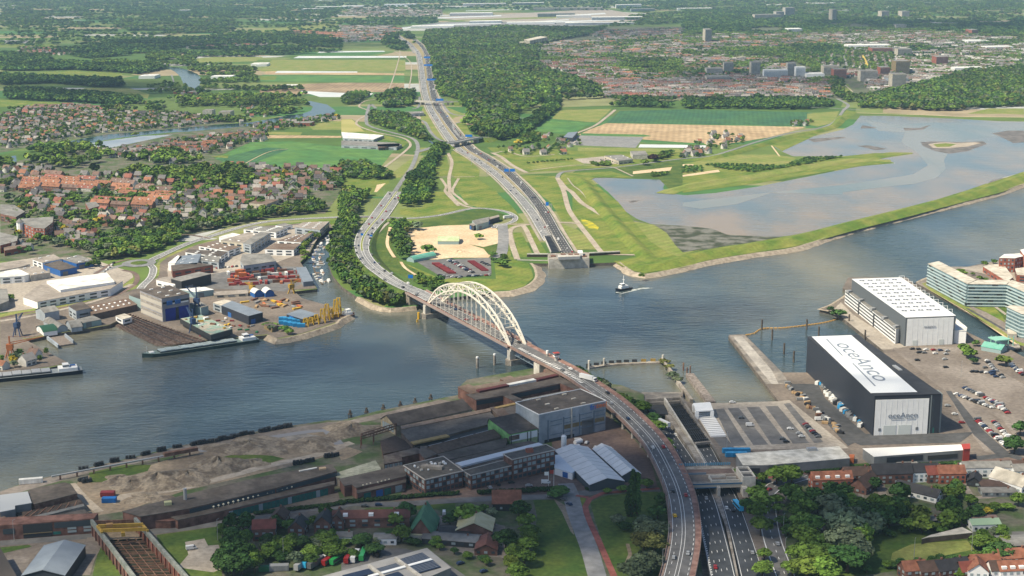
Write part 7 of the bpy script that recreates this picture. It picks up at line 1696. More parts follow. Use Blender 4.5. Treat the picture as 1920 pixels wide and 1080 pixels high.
for row in 'H 1635,745 3 24|H 1662,740 3 22|H 1615,745 2.5 16'.split('|'):
 t, xy, r_, h = row.split(); x, y = px(t + ' ' + xy)[0]; p = P(x, y); tree(p[0], p[1], float(r_), float(h), 'dark green', kind='poplar')
def scatter(poly, spacing, fn, jit=.45, rng=None, ang=0.0, dy=None, seed=1):
 q = gp(poly); rng = rng or random.Random(seed); cx = sum(a for a, b in q) / len(q); cy = sum(b for a, b in q) / len(q)
 ca, sa = math.cos(ang), math.sin(ang); loc = [((a - cx) * ca + (b - cy) * sa, -(a - cx) * sa + (b - cy) * ca) for a, b in q]
 x0, x1, y0, y1 = min(a for a, b in loc), max(a for a, b in loc), min(b for a, b in loc), max(b for a, b in loc); dy = dy or spacing
 for j in range(int((y1 - y0) / dy) + 1):
  for i in range(int((x1 - x0) / spacing) + 1):
   u = x0 + (i + .5 * (j % 2) + rng.uniform(-jit, jit)) * spacing; v = y0 + (j + rng.uniform(-jit, jit)) * dy
   if inside((u, v), loc): fn(cx + u * ca - v * sa, cy + u * sa + v * ca, rng, i, j)
WATERS = [gp(s) for s in ('A 365,800 450,782 600,757 750,742 870,732 1000,722 1150,708 1280,697 1400,690 1500,672 1620,650 1700,640 1750,622 1760,600 1720,575 1745,568 1840,588 1888,622 1862,648 1750,668 1620,685 1500,700 1300,722 1150,735 960,745 830,757 640,780 500,806 440,825 370,820', 'A 930,374 1010,380 1060,395 1110,415 1140,450 1120,478 1160,512 1120,518 1070,492 1030,468 1015,432 985,404', 'A 460,812 800,765 975,758 620,832 500,838', 'A 1205,895 1400,800 1640,795 1920,825 1920,950 1700,950 1400,935 1290,925', 'A 30,880 90,875 95,915 30,912')]
def free(x, y, m=2.0): return not on_road(x, y, m) and not any(inside((x, y), w_) for w_ in WATERS)
# woods: outline | spacing | radius | height | palette (g green, d dark, y grey green, b bright)
PAL = {'g': KEYS, 'd': ['dark green'] * 4 + ['green'] * 3, 'y': ['grey green'] * 4 + ['green'] * 2, 'b': ['bright green'] * 3 + ['green'] * 3, 'c': ['bright green', 'green', 'dark green', 'grey green', 'green', 'green', 'green', 'green'] * 5 + ['yellow']}
WOODS = '''E 0,20 40,0 90,20 95,120 75,210 100,330 170,400 240,450 330,530 370,580 350,640 260,645 180,630 90,570 0,515 D 1870,440 1855,350 1880,260 1905,210|6.3|5|11|g
B 480,180 900,155 1400,165 1500,155 1400,200 1240,225 1130,260 1100,300 1105,370 1250,430 1400,480 1480,555 1240,565 1100,600 980,645 990,700 900,760 800,790 700,745 690,700 720,645 650,565 575,545 535,450 510,310 455,250|13|7.5|13|g
B 780,775 900,795 1060,745 1232,608 1225,560 1150,590 1075,680 950,735 800,755|8|5.5|11|d
B 190,560 300,520 410,525 405,590 330,610 240,610|10|6|12|g
B 160,645 260,640 350,650 430,690 460,750 505,805 440,790 300,735 165,700|9|5|9|g
B 600,822 565,870 515,960 520,1080 E 495,0 490,55 400,88 330,78 B 365,1080 385,1000 445,960 505,860 545,830|8|5|10|d
B 0,555 60,530 150,525 155,545 90,590 0,590|10|5|9|g
B 440,260 500,250 510,300 535,450 570,545 560,550 520,470 490,330|11|6|11|b
C 0,565 680,565 845,580 835,608 640,618 0,612 B 1500,560 1920,565 1920,612 1500,600|11|6|10|d
C 985,560 1200,515 1450,455 1600,405 1920,385 1920,600 1640,612 1500,628 1000,610|12|7|12|g
C 610,330 700,330 800,390 760,400 650,360|12|6|10|b
C 830,440 900,460 900,530 985,545 960,580 860,560|12|6|10|g
C 620,255 880,260 900,290 860,380 640,300|14|6|10|d
C 120,925 360,930 580,940 600,925 700,890 900,885 700,925 580,945 400,970 200,950|6|2.6|3.5|d
C 0,940 100,935 120,965 0,975|6|2.6|3.5|d
V 880,400 1080,395 1130,410 1080,432 960,435|5|3|4|b
V 100,95 300,80 320,130 240,160 90,190|9|5|8|g
V 1640,290 1790,285 1800,340 1660,350|9|4.5|6|g
V 1540,520 1760,510 1700,555 1600,555|6|3|4|d
V 150,400 700,350 700,356 160,408|5|1.8|2.5|d
E 290,200 365,190 380,300 390,370 330,390 285,290|8|5|10|g
E 420,490 560,510 570,545 520,560 430,520|7|4.5|7|g
E 860,300 950,300 960,345 900,400 850,370|10|4|6|g
D 440,310 640,255 760,230 1010,215 1020,270 900,330 740,370 560,390 500,350|9|5.5|9|g
D 1000,200 1120,180 1500,115 1800,60 1830,115 1500,150 1130,225 1010,240|8.5|5|9|g
D 1130,110 1240,60 1285,100 1200,140|9|6|10|g
D 1690,350 1700,260 1760,240 1800,250 1730,330 1720,400 1695,400|8|4|6|b
D 0,590 0,640 60,620 40,600|8|4|6|g
D 460,400 560,410 555,430 470,440|7|4|6|g
D 1490,740 1560,760 1690,770 1660,800 1560,815 1510,790|9|4|5|g
A 0,430 300,445 680,460 690,490 560,495 300,470 0,480|10|7|12|d
A 40,510 450,530 780,560 800,585 640,590 450,580 40,560|10|7|12|d
A 0,300 280,320 290,350 500,360 700,370 950,385 800,420 690,410 400,395 150,400 0,400|12|8|11|d
A 500,350 780,340 960,360 1000,330 1100,320 1110,370 1300,370 1440,390 1420,440 1150,440 1060,390 930,370 820,400 540,395|15|7|10|b
A 820,310 1000,300 1010,330 900,345 830,340|12|7|11|b
A 480,225 1000,220 1640,185 1920,215 1920,290 1480,320 1050,320 900,300 500,330 300,300|14|8|10|d
A 1140,450 1440,430 1460,500 1700,500 1760,570 1700,630 1600,645 1400,685 1300,690 1280,600 1000,600 820,560 840,480 980,470 1120,525|17|6.5|10|b
A 560,590 860,590 1300,610 1330,690 1150,700 900,640 560,620|16|6|11|g
A 100,860 340,800 560,830 640,880 620,960 420,960 260,930 130,910|15|7|12|b
A 480,960 700,900 1000,850 1020,920 1300,910 1400,970 1450,1040 1300,1080 1000,1080 900,1060 500,1010|14|7|12|b
A 0,900 100,920 260,960 180,1010 0,1060|17|6|10|b
A 1840,1000 1920,1000 1920,1060 1850,1050|8|5|9|g
E 0,20 100,0 150,20 130,60 0,100|9|5|9|g
B 0,930 130,920 270,980 280,1010 140,1010 0,1000|8|5|8|g
D 830,120 1010,160 1000,215 830,190|10|6|10|g
A 640,110 1300,110 1340,150 1240,200 1050,200 800,195 640,180|16|8|11|g
A 0,70 480,60 560,110 480,150 0,140|20|9|11|g
A 560,70 1240,40 1900,55 1900,100 1500,110 900,100|22|9|11|d
A 0,0 1900,0 1900,30 1000,45 0,55|32|12|12|g
B 0,120 160,100 540,105 540,130 300,145 60,150|18|8|11|d
B 240,200 380,190 430,240 350,290 230,270|14|8|12|d
B 1640,90 1920,70 1920,140 1500,150 1560,130|18|8|11|g
B 1500,20 1920,0 1920,60 1700,75|26|10|11|d
C 0,60 500,60 900,100 1500,130 1920,110 1920,200 1500,180 1000,150 500,200 0,180|17|9|12|d
C 0,10 1920,10 1920,60 1000,70 0,55|26|11|12|g
C 0,185 560,190 560,250 0,250|17|6|9|b
C 0,350 640,290 600,380 0,470|15|6|9|g
C 700,450 870,440 860,480 720,480|12|5|8|b
C 1280,270 1450,270 1460,330 1240,330|14|7|11|d
C 1560,180 1920,170 1920,260 1700,260|18|7|10|g
B 1130,300 1500,230 1900,330 1900,420 1560,380 1400,300|16|6|9|g
B 1500,380 1920,340 1920,440 1700,440|13|6|9|b
B 1200,440 1440,480 1490,530 1300,520 1150,490|13|6|10|g
B 640,180 800,180 800,160 640,160|16|7|10|g
G 1240,830 1390,800 1400,1000 1380,1080 1210,1040|7|4.5|9|d
G 1460,930 1620,880 1700,960 1560,1000 1460,1010|7|4|6|g
G 1780,880 1920,840 1920,900 1740,960|7|4|6|g
H 0,890 200,880 300,900 270,925 0,930|6|3.5|4|g
H 480,880 520,960 700,1000 900,1050 880,1010 760,980 640,960 560,900|6|3.2|4|d
G 1200,1028 1460,988 1750,966 1920,936 1920,958 1750,990 1480,1022 1250,1050|5.5|3|4|d
H 350,905 480,890 490,915 370,925|5|3|4|d
I 760,560 900,560 900,640 820,620|7|4|6|d
I 820,600 1000,640 1060,720 1140,740 1280,760 1300,850 1250,780 1040,840 1020,1000 900,1040 860,960 800,800|9|6|11|d
I 1100,600 1300,640 1290,720 1130,680|8|4.5|8|g
I 1420,560 1580,600 1580,680 1440,660|8|4.5|8|g
I 1380,800 1560,720 1700,700 1840,700 1840,720 1560,760 1600,800 1440,850|7|3.5|4|b
I 880,1080 1200,1010 1600,980 1920,940 1920,965 1500,1010 1200,1050 960,1090|6|3|4|d
E 60,565 100,588 180,632 290,650 400,640 360,600 200,590 100,540|5.5|4.5|9|g
I 1560,1010 1900,960 1900,985 1600,1050|7|3|5|g
I 1000,500 1640,470 1640,500 1000,540|9|3|5|g
I 1650,850 1780,850 1830,900 1820,960 1720,970 1650,920|8|4.5|7|g
I 1040,840 1240,790 1250,830 1180,900 1040,880|8|3|3|d
A 0,0 1920,0 1920,190 1200,230 0,300|34|9|11|d
B 0,0 1920,0 1920,60 0,60|40|10|12|d
C 0,0 1920,0 1920,130 0,110|34|10|12|g
C 0,60 1920,130 1900,400 1450,440 1000,400 500,420 0,330|15|5.5|8|b
B 1120,250 1900,200 1900,470 1500,470 1130,360|15|5.5|8|b
A 0,620 500,600 1300,690 1000,740 0,860|21|5|8|b
A 900,800 1500,760 1100,900 1900,960 1900,1080 900,1080|22|5|8|c
D 40,20 1000,0 1700,30 1000,190 700,300 400,330 60,300|15|5|8|c
A 640,590 1700,560 1640,660 1300,690|17|5|8|c'''
for k, r_ in enumerate(WOODS.split('\n')):
 s, sp_, ra, hh, pal = r_.split('|'); sp_, ra, hh = float(sp_), float(ra), float(hh)
 def f(x, y, rng, i, j, ra=ra, hh=hh, pal=pal, th=.07 if sp_ >= 16 else -.02 if sp_ >= 14 else -.32 if sp_ >= 12.5 else -9):
  if NZ(Vector((x / 240, y / 95, 3))) + .35 * NZ(Vector((x / 50, y / 40, 7))) > th and free(x, y, ra * .5): tree(x, y, ra * rng.uniform(.75, 1.25), hh * rng.uniform(.8, 1.2), rng.choice(PAL[pal]), rng=rng)
 scatter(s, sp_, f, seed=k)
# ---------------------------------------------------------------- houses
ROOFS = {'orange': (.27, .125, .075), 'red': (.24, .095, .07), 'brown': (.165, .11, .09), 'grey': (.155, .15, .15), 'dark': (.085, .08, .085), 'pale': (.29, .27, .25), 'maroon': (.20, .105, .095)}
def house(x, y, rot, kind, roof, sc=1.0): HOUSES.append((x * x + y * y, x, y, rot, kind, roof, sc))
HP_ = {'o': ['orange', 'orange', 'red', 'brown', 'orange'], 'm': ['orange', 'brown', 'dark', 'grey', 'brown', 'red', 'grey', 'pale'], 'r': ['maroon', 'brown', 'red', 'brown', 'grey', 'pale', 'grey'], 'g': ['grey', 'brown', 'pale', 'dark', 'grey', 'orange'], 'w': ['pale', 'grey', 'grey', 'brown', 'white', 'brown', 'grey']}
ROOFS['white'] = (.42, .42, .40)
# outline | kind (t terrace, d detached) | spacing along | across | angle | palette | fraction built
TOWN = '''A 190,1000 330,990 800,1045 1000,1080 D 960,0 940,60 700,30 400,0 A 150,1080|t|31|25|-.30|o|.9
D 430,30 640,60 900,60 880,110 700,110 560,90 440,70|t|31|26|-.3|o|.85
D 150,0 400,20 430,110 450,200 560,240 560,300 460,300 330,220 320,150 140,90|d|19|20|-.3|m|.75
D 540,100 700,120 840,100 840,200 700,215 560,200|d|18|20|-.4|m|.8
D 310,190 470,200 520,300 660,270 560,330 420,320 300,250|d|19|21|.3|m|.8
D 60,270 140,310 200,340 180,380 60,370|d|20|24|-.2|g|.7
D 900,20 1400,0 1740,0 1690,50 1560,60 1180,150 1010,170 920,110|d|18|22|.1|m|.7
A 1100,960 1350,935 1900,960 1900,1080 1000,1080|d|19|24|.1|m|.7
A 0,960 180,940 330,980 190,1060 0,1080|d|21|24|-.2|g|.8
A 360,1000 900,960 980,1050 820,1050 500,1000|d|20|26|-.2|m|.6
A 930,820 1110,815 1110,835 1200,800 1330,765 1330,790 1100,870 920,870|t|31|22|.5|o|.9
A 560,850 760,830 900,850 1000,930 760,900 620,890|d|19|24|.3|r|.8
A 740,850 1000,790 1480,740 1500,790 1200,860 900,890|d|18|22|.4|m|.75
A 0,660 180,605 500,600 620,640 560,700 0,760|d|19|24|-.1|r|.9
A 170,605 500,598 560,625 200,630|t|31|22|0|r|.9
A 500,640 1000,640 1290,680 1000,715 600,745 370,780 0,840 0,700|d|18|24|.1|g|.75
A 1330,690 1480,740 1700,720 1900,670 1900,650 1640,680|d|19|26|.3|r|.5
A 990,500 1300,560 1600,560 1640,640 1400,670 1340,600 1000,560|d|34|38|.2|m|.45
A 100,270 350,270 420,310 100,310|d|22|30|0|r|.7
A 1060,250 1500,250 1500,280 1060,275|t|32|32|0|r|.7
A 1640,180 1920,185 1920,215 1640,210|t|32|30|0|o|.8
B 1130,265 1250,235 1560,240 1500,300 1420,340 1160,300|t|30|27|-.1|g|.9
B 1110,350 1560,330 1580,400 1500,470 1380,470 1250,400 1120,380|t|30|25|.5|r|.85
B 1560,250 1920,230 1920,330 1600,330|t|30|30|-.3|g|.75
B 1400,460 1920,470 1920,555 1500,552|t|28|24|.1|r|.9
B 1560,400 1920,420 1920,475 1560,470|t|29|28|-.2|g|.8
B 1340,180 1920,160 1920,230 1500,230|t|30|34|.1|g|.6
C 0,490 820,480 830,552 0,555|t|28|24|.05|g|.9
C 0,420 520,430 540,510 0,500|t|29|24|.2|r|.85
C 540,440 820,450 820,500 560,510|t|29|26|.3|r|.9
C 0,310 540,330 600,400 0,400|t|30|32|-.15|g|.7
C 640,295 870,295 880,380 700,370|t|28|24|1.35|g|.95
C 900,290 1180,280 1160,385 930,385|t|28|24|1.35|g|.95
C 1200,310 1900,330 1860,380 1440,440 1300,420 1200,400|t|30|28|-.5|w|.85
C 1040,430 1440,430 1470,500 1330,520 1150,520 1040,500|t|27|25|-.5|w|.95
C 900,400 1190,400 1180,430 920,440|t|30|28|.2|r|.8
C 0,205 560,190 900,200 900,260 560,260 0,290|t|31|36|0|g|.7
C 560,200 1180,185 1920,220 1920,320 1200,300 900,260|t|30|32|.1|w|.6
C 980,180 1500,180 1700,200 1600,230 1100,230|t|30|36|0|r|.6
B 0,150 300,150 360,190 240,230 0,240|t|32|32|.1|g|.7
B 60,30 560,60 560,95 0,90|t|32|48|.05|w|.5
V 30,250 200,220 480,200 600,215 600,320 300,330 60,310|d|34|38|.2|g|.7
V 160,90 480,80 540,160 300,190 150,190|d|30|34|.3|g|.6
C 140,760 300,750 350,790 200,860 60,880 20,860|d|30|30|.3|g|.7
C 610,690 700,685 710,710 620,715|d|24|26|.1|g|.9
C 0,840 100,840 130,870 0,890|d|24|26|.2|g|.8
B 1180,800 1330,790 1350,820 1180,840|d|30|30|.2|w|.5
B 840,840 1100,820 1260,830 1240,870 1000,880 900,870|d|38|38|.1|g|.4
D 0,920 120,890 200,930 180,1000 0,1000|d|18|22|-.5|g|.6'''
HB = [gp('D 95,165 125,150 300,138 295,205 190,215'), gp('D 0,70 80,72 140,110 90,140 0,120'), gp('D 0,225 100,250 95,290 0,300'), gp('D 470,55 560,50 570,90 490,100')]
for k, r_ in enumerate(TOWN.split('\n')):
 s, kd, a_, b_, an, pal, fr = r_.split('|')
 def f(x, y, rng, i, j, kd=kd, an=float(an), pal=pal, fr=float(fr)):
  if rng.random() < fr and free(x, y, 5) and not any(inside((x, y), w_) for w_ in HB): house(x, y, an + rng.choice((0, 0, 0, math.pi / 2)) * (kd == 'd') + rng.uniform(-.06, .06), kd, rng.choice(HP_[pal]), rng.uniform(.85, 1.15) * (.85 if y > 2300 else 1))
  elif rng.random() < .8 and free(x, y, 2): tree(x + rng.uniform(-3, 3), y + rng.uniform(-3, 3), rng.uniform(2.5, 4.5), rng.uniform(5, 9), rng.choice(PAL['c'][:5] + ['yellow'] * (rng.random() < .15)), rng=rng)
  for _ in range(1 + (rng.random() < .6) + (y > 2600) * 2):
   u, v = x + rng.uniform(-12, 12), y + rng.uniform(-11, 11)
   if free(u, v, 1): tree(u, v, rng.uniform(2.0, 3.8), rng.uniform(4, 8), rng.choice(KEYS), rng=rng)
 q_ = .84 if kd == 'd' else .93
 scatter(s, float(a_) * q_, f, jit=.16, ang=float(an), dy=float(b_) * q_, seed=100 + k)
WL = [M('wall_render_white', (.55, .53, .49), .85, fine=.15), M('wall_house_brick', (.23, .13, .095), .9, fine=.25)]
RF = M('roof_tiles', (1, 1, 1), .85, objc=True, fine=.25); RFT = M('roof_tiles_town', (1, 1, 1), .85, tint=True, fine=.25); CHM = M('chimney_brick', (.2, .1, .07), .9)
def house_mb(kind, wv):
 mb = MB()
 units = 5 if kind == 't' else 1; W, D_, he, rise = (27, 9, 5.4, 3.6) if kind == 't' else (9.5, 8.2, 4.6, 3.9)
 A, B, C, D = (Vector((x * W / 2, y * D_ / 2, 0)) for x, y in ((-1, -1), (1, -1), (1, 1), (-1, 1)))
 z = UP * he
 mb.add([A - UP, B - UP, C - UP, D - UP, A + z, B + z, C + z, D + z, (A + D) / 2 + z + UP * rise, (B + C) / 2 + z + UP * rise], [(0, 1, 5, 4), (2, 3, 7, 6), (1, 2, 6, 9, 5), (3, 0, 4, 8, 7)], 0)
 o = .45; k = rise / (D_ / 2) * o
 for sgn in (-1, 1):
  e0, e1 = Vector((-W / 2 - .3, sgn * (D_ / 2 + o), he - k + .1)), Vector((W / 2 + .3, sgn * (D_ / 2 + o), he - k + .1)); r0, r1 = Vector((-W / 2 - .3, 0, he + rise + .12)), Vector((W / 2 + .3, 0, he + rise + .12))
  mb.add([e0, e1, r1, r0], [(0, 1, 2, 3)] if sgn < 0 else [(3, 2, 1, 0)], 1); mb.add([e0 - UP * .25, e1 - UP * .25, e1, e0], [(0, 1, 2, 3)] if sgn < 0 else [(3, 2, 1, 0)], 0)
 n = units
 for u in range(n):
  x = -W / 2 + W * (u + .25) / n; mb.box((x, .6, he + rise - 1), .7, .9, 2.0, 0, 2)
  for sy in (-1, 1):
   for q, zz in ((.28, 1.3), (.72, 1.3), (.28, 3.9), (.72, 3.9)):
    if zz > 3 and kind == 'd' and q > .5 and 0: continue
    x = -W / 2 + W * (u + q) / n; wd = W / n * .28; y = sy * (D_ / 2 + .04); hh = .55 if zz > 3 else .75
    if zz + hh < he: mb.add([(x - wd / 2 * -sy * -1, y, zz - hh), (x + wd / 2 * -sy * -1, y, zz - hh), (x + wd / 2 * -sy * -1, y, zz + hh), (x - wd / 2 * -sy * -1, y, zz + hh)], [(0, 1, 2, 3)] if sy < 0 else [(3, 2, 1, 0)], 3)
  if kind == 't' and u % 2: mb.box((-W / 2 + W * (u + .5) / n, -2.4, he + .6), 2.2, 1.8, 1.6, 0, 0)
 return mb
HM = {}
for kd in 'td':
 for wv in (0, 1):
  mb = house_mb(kd, wv); me = bpy.data.meshes.new('terraced_row' if kd == 't' else 'house'); me.from_pydata(mb.v, [], mb.f)
  for m in (WL[wv], RF, CHM, GLASS): me.materials.append(m)
  me.polygons.foreach_set('material_index', mb.m); HM[kd, wv] = (me, mb)
HOUSES.sort()
NI = 290; cnt = {'t': 0, 'd': 0}; left = []
for i, (_, x, y, rot, kd, roof, sc) in enumerate(HOUSES):
 if cnt[kd] >= (110 if kd == 't' else 285): left.append(HOUSES[i]); continue
 cnt[kd] += 1; wv = (i * 7) % 2 if roof not in ('white', 'pale') else 0
 o = bpy.data.objects.new('terraced_row' if kd == 't' else 'house', HM[kd, wv][0]); COL.objects.link(o); o.location = (x, y, GZ + .15); o.rotation_euler = (0, 0, rot); o.scale = (sc, sc, sc * (.9 + .2 * ((i * 13) % 10) / 10)); c = ROOFS[roof]; k = .85 + .3 * ((i * 31) % 17) / 17; o.color = (c[0] * k, c[1] * k, c[2] * k, 1)
 o['category'] = 'terraced houses' if kd == 't' else 'house'; o['group'] = 'terraced rows of the suburbs' if kd == 't' else 'small houses of the suburbs'; o['desc'] = '%s-roofed %s %s' % (roof.replace('dark', 'black'), ('white', 'brick')[wv], 'terraced row' if kd == 't' else 'house')
def merged(name, items, protos, mats, kindv='stuff', label=None, cat=None):
 """items: (proto index, x, y, z, sx, sy, sz, rot, (r,g,b)) ; protos: (V, faces as list of arrays by size, matindex)"""
 Vs, Ls, St, Mi, Tn = [], [], [], [], []; vo = 0; lo = 0
 by = {}
 for it in items: by.setdefault(it[0], []).append(it[1:])
 for k, its in by.items():
  V, loops, starts, mi = protos[k]; a = np.array([i[:7] for i in its], np.float64); n = len(a)
  c, s = np.cos(a[:, 6]), np.sin(a[:, 6]); X = V[None, :, 0] * a[:, 3:4]; Y = V[None, :, 1] * a[:, 4:5]; Z = V[None, :, 2] * a[:, 5:6]
  W_ = np.stack([X * c[:, None] - Y * s[:, None] + a[:, 0:1], X * s[:, None] + Y * c[:, None] + a[:, 1:2], Z + a[:, 2:3]], -1).reshape(-1, 3)
  nv = len(V); Vs.append(W_); Ls.append((loops[None, :] + (np.arange(n) * nv)[:, None]).ravel() + vo); St.append((starts[None, :] + (np.arange(n) * len(loops))[:, None]).ravel() + lo); Mi.append(np.tile(mi, n))
  col = np.array([[*i[7], 1.0] for i in its], np.float32); Tn.append(np.repeat(col, nv, 0)); vo += nv * n; lo += len(loops) * n
 V = np.concatenate(Vs); L = np.concatenate(Ls); S = np.concatenate(St); Mx = np.concatenate(Mi); T = np.concatenate(Tn)
 me = bpy.data.meshes.new(name); me.vertices.add(len(V)); me.vertices.foreach_set('co', V.astype(np.float32).ravel()); me.loops.add(len(L)); me.loops.foreach_set('vertex_index', L.astype(np.int32)); me.polygons.add(len(S)); me.polygons.foreach_set('loop_start', S.astype(np.int32))
 for m in mats: me.materials.append(m)
 me.polygons.foreach_set('material_index', Mx.astype(np.int32)); at = me.color_attributes.new('tint', 'FLOAT_COLOR', 'POINT'); at.data.foreach_set('color', T.ravel()); me.update(calc_edges=True)
 o = bpy.data.objects.new(name, me); COL.objects.link(o); o['kind'] = kindv
 if label: tag(o, label, cat)
 return o
def proto_from(V, F, mi): return (np.array(V, np.float64), np.array([i for f in F for i in f], np.int64), np.cumsum([0] + [len(f) for f in F[:-1]]), np.array(mi))
hp = [proto_from(mb.v, mb.f, mb.m) for kd in 'td' for wv in (0, 1) for mb in [HM[kd, wv][1]]]
items = [((0 if kd == 't' else 2) + (i % 2 if roof not in ('white', 'pale') else 0), x, y, GZ + .15, sc, sc, sc * (.9 + .25 * ((i * 13) % 10) / 10), rot, tuple(c * (.8 + .4 * ((i * 31) % 17) / 17) for c in ROOFS[roof])) for i, (_, x, y, rot, kd, roof, sc) in enumerate(left)]
# the far town is a mass of roofs
if items:
 o = merged('distant_town', items, hp, [WL[0], RFT, CHM, GLASS], label='mass of small distant house roofs spread through the far suburbs', cat='town')
# ---------------------------------------------------------------- trees: single ones near, masses far
TREES.sort(key=lambda t: t[0])
cnt = 0; rest = []
NT = 300
for i, (d2, x, y, z, r_, h, rot, c, col, kind) in enumerate(TREES):
 if kind == 'broadleaf' and cnt >= NT: rest.append(TREES[i]); continue
 cnt += kind == 'broadleaf'
 s_ = r_ / 4.6; sz = h / 11.0 if kind == 'broadleaf' else h / 20.0; s_ = s_ if kind == 'broadleaf' else r_ / 2.2
 nm = 'broadleaf_tree' if kind == 'broadleaf' else 'poplar_tree'; shape = 'tall' if h >= 11 else 'small' if h < 6 else 'round'
 if cnt <= 120 or kind != 'broadleaf':
  T_ = thing(nm, None, 'tree', (x, y, z)); me = NEAR[i % 4] if kind == 'broadleaf' else NEARP[0]
  for m_, n_ in ((me, 'crown'), (TRUNK, 'trunk')): o = bpy.data.objects.new(n_, m_); COL.objects.link(o); o.parent = T_; o.color = (*c, 1)
 else:
  T_ = bpy.data.objects.new(nm, MID[i % 4]); COL.objects.link(T_); T_.location = (x, y, z); T_.color = (*c, 1); T_['category'] = 'tree'
 T_.rotation_euler = (0, 0, rot); T_.scale = (s_, s_, sz); T_['group'] = 'broadleaf trees' if kind == 'broadleaf' else 'column-shaped poplars by the viaduct'; T_['desc'] = '%s %s %s' % (shape, col, 'tree' if kind == 'broadleaf' else 'poplar')
tp = []
for i in range(3):
 V, F = crown_np(80 + i, 150, 1.45, lobes=7); tp.append(proto_from(V, [tuple(f) for f in F], [0] * len(F)))
for i in range(3):
 V, F = crown_np(90 + i, 50, 2.5, lobes=6); tp.append(proto_from(V, [tuple(f) for f in F], [0] * len(F)))
its, itf = [], []
for i, (d2, x, y, z, r_, h, rot, c, col, kind) in enumerate(rest):
 s_ = r_ / 4.6; near = d2 < 1900 ** 2
 (its if near else itf).append(((i % 3) + (0 if near else 3), x, y, z, s_, s_, h / 11.0, rot, c))
print('TREES', len(TREES), 'HOUSES', len(HOUSES), len(its), len(itf))
merged('woods', its, tp, [LEAFT], label='mass of green trees in the woods and gardens across the river', cat='woods')
merged('distant_woods', itf, tp, [LEAFT], label='mass of blue green distant trees running to the top of the view', cat='woods')
# far halls, slabs and towers : x,y of the left foot, width, depth (px), height m, colour, label
FAR = '''O 843,30 80 5 14 w long white warehouse, front one of the far business park
O 1008,32 70 5 16 N long dark warehouse at the middle of the far business park
O 1110,38 95 4 14 P pale blue warehouse at the right of the far business park
O 1043,34 65 3 12 w thin white hall in front of the long dark warehouse
O 1155,16 48 6 22 w tall white hall at the far end of the business park
O 1183,22 45 5 14 N dark hall right of the tall white far hall
O 868,12 80 3 16 w long white far hall nearest the top middle
O 960,10 60 3 14 P pale far hall at the top middle
O 1000,20 130 4 14 g grey far hall with a long roof
O 880,44 60 3 9 P pale greenhouse sheds right of the far lake
O 950,46 90 3 9 w white greenhouse range below the far warehouses
O 1060,47 130 3 9 P wide pale greenhouse range above the big wood
O 770,53 80 3 8 w white greenhouse range at the head of the motorway
O 720,12 60 3 12 w small white far hall on the skyline left
O 640,15 40 3 12 w white far hall left of the skyline row
O 565,20 40 3 10 P pale far hall at the upper left
O 590,17 60 3 12 w long pale far hall at the upper left
O 1270,20 66 5 12 w white vaulted far hall at the upper right
O 1516,10 52 4 12 w white far hall with flat roof at the top right
O 1440,12 50 3 9 w thin white far shed right of the vaulted hall
O 1665,15 95 2 8 w thin white far roof strip at the top right
O 1415,37 50 5 24 e pale far slab of flats by the tall grey towers
O 1472,33 18 5 50 g tall grey far tower, left one of the pair above the town
O 1455,35 15 5 34 g shorter grey far tower beside the tall one
O 1560,42 8 5 60 K slim dark far tower standing alone above the town
O 1653,34 14 4 34 e pale far tower, left of the twin towers at upper right
O 1691,34 14 4 34 e pale far tower, right of the twin towers at upper right
O 1478,62 26 3 16 w white far building in the trees below the slim tower
O 1408,143 17 5 36 e white tower block above the red roofed estate
O 1357,139 18 4 30 C grey tower block left of the white tower block
O 1432,148 45 4 22 w long white apartment block in the middle of the town
O 1476,143 16 4 34 g tall grey apartment tower next to the long white block
O 1492,147 18 4 28 w white apartment tower with blue grey side
O 1512,148 34 4 12 w low white hall right of the apartment towers
O 1544,140 28 5 22 E beige apartment block, left of the brick one
O 1563,148 24 5 24 R red brown apartment block in the town centre
O 1613,153 32 5 26 e cream apartment block below the yellow tower
O 1650,144 18 5 24 R red brick block right of the cream block
O 1679,139 26 6 34 O yellow tower block standing highest in the town
O 1665,158 38 4 14 N dark curved office below the yellow tower
O 1672,168 26 6 36 E cream tower block in front of the white terraces
O 1755,124 22 5 26 R pinkish tower at the right of the town
O 1683,108 26 4 26 K dark block beside the upper white terraces
O 1325,141 30 4 16 C grey slab at the left of the town
O 1325,155 44 4 14 C grey slab flats above the red roofs
O 1322,82 12 6 50 K brown twin tower above the left of the town
O 1635,101 38 3 18 R long red building in the upper town
O 1590,92 80 3 12 w long white hall in the upper town
O 1822,66 12 4 20 R small red far block at the upper right
O 1815,82 40 3 10 w white halls at the upper right, first one
O 1850,94 50 3 10 w white halls at the upper right, lower one
O 1790,136 60 3 12 w long white roof in the right of the town
O 1680,52 20 3 12 e pale far block near the right skyline
O 410,222 22 4 12 E cream flats by the old river bend
O 380,219 18 3 12 C grey flats left of the cream flats by the bend
O 333,22 20 2 8 P pale shed far at upper left
O 118,26 30 2 6 e sandy roofed far farm at upper left
O 526,165 28 3 5 P green blue greenhouse on the dark soil field
O 470,124 30 3 6 w white farm halls near the striped fields
O 325,176 22 4 6 R orange roofed long farmhouse by the old river
O 352,178 18 4 6 R second orange roofed farmhouse by the old river
O 333,240 0 0 0 w x
O 260,148 30 4 7 w white farm hall in the dark trees
O 395,148 40 3 6 w white sheds right of the far blue water
O 480,125 20 2 6 w small white shed by the striped fields
O 550,237 34 4 6 R dark red long boathouse row by the old river'''
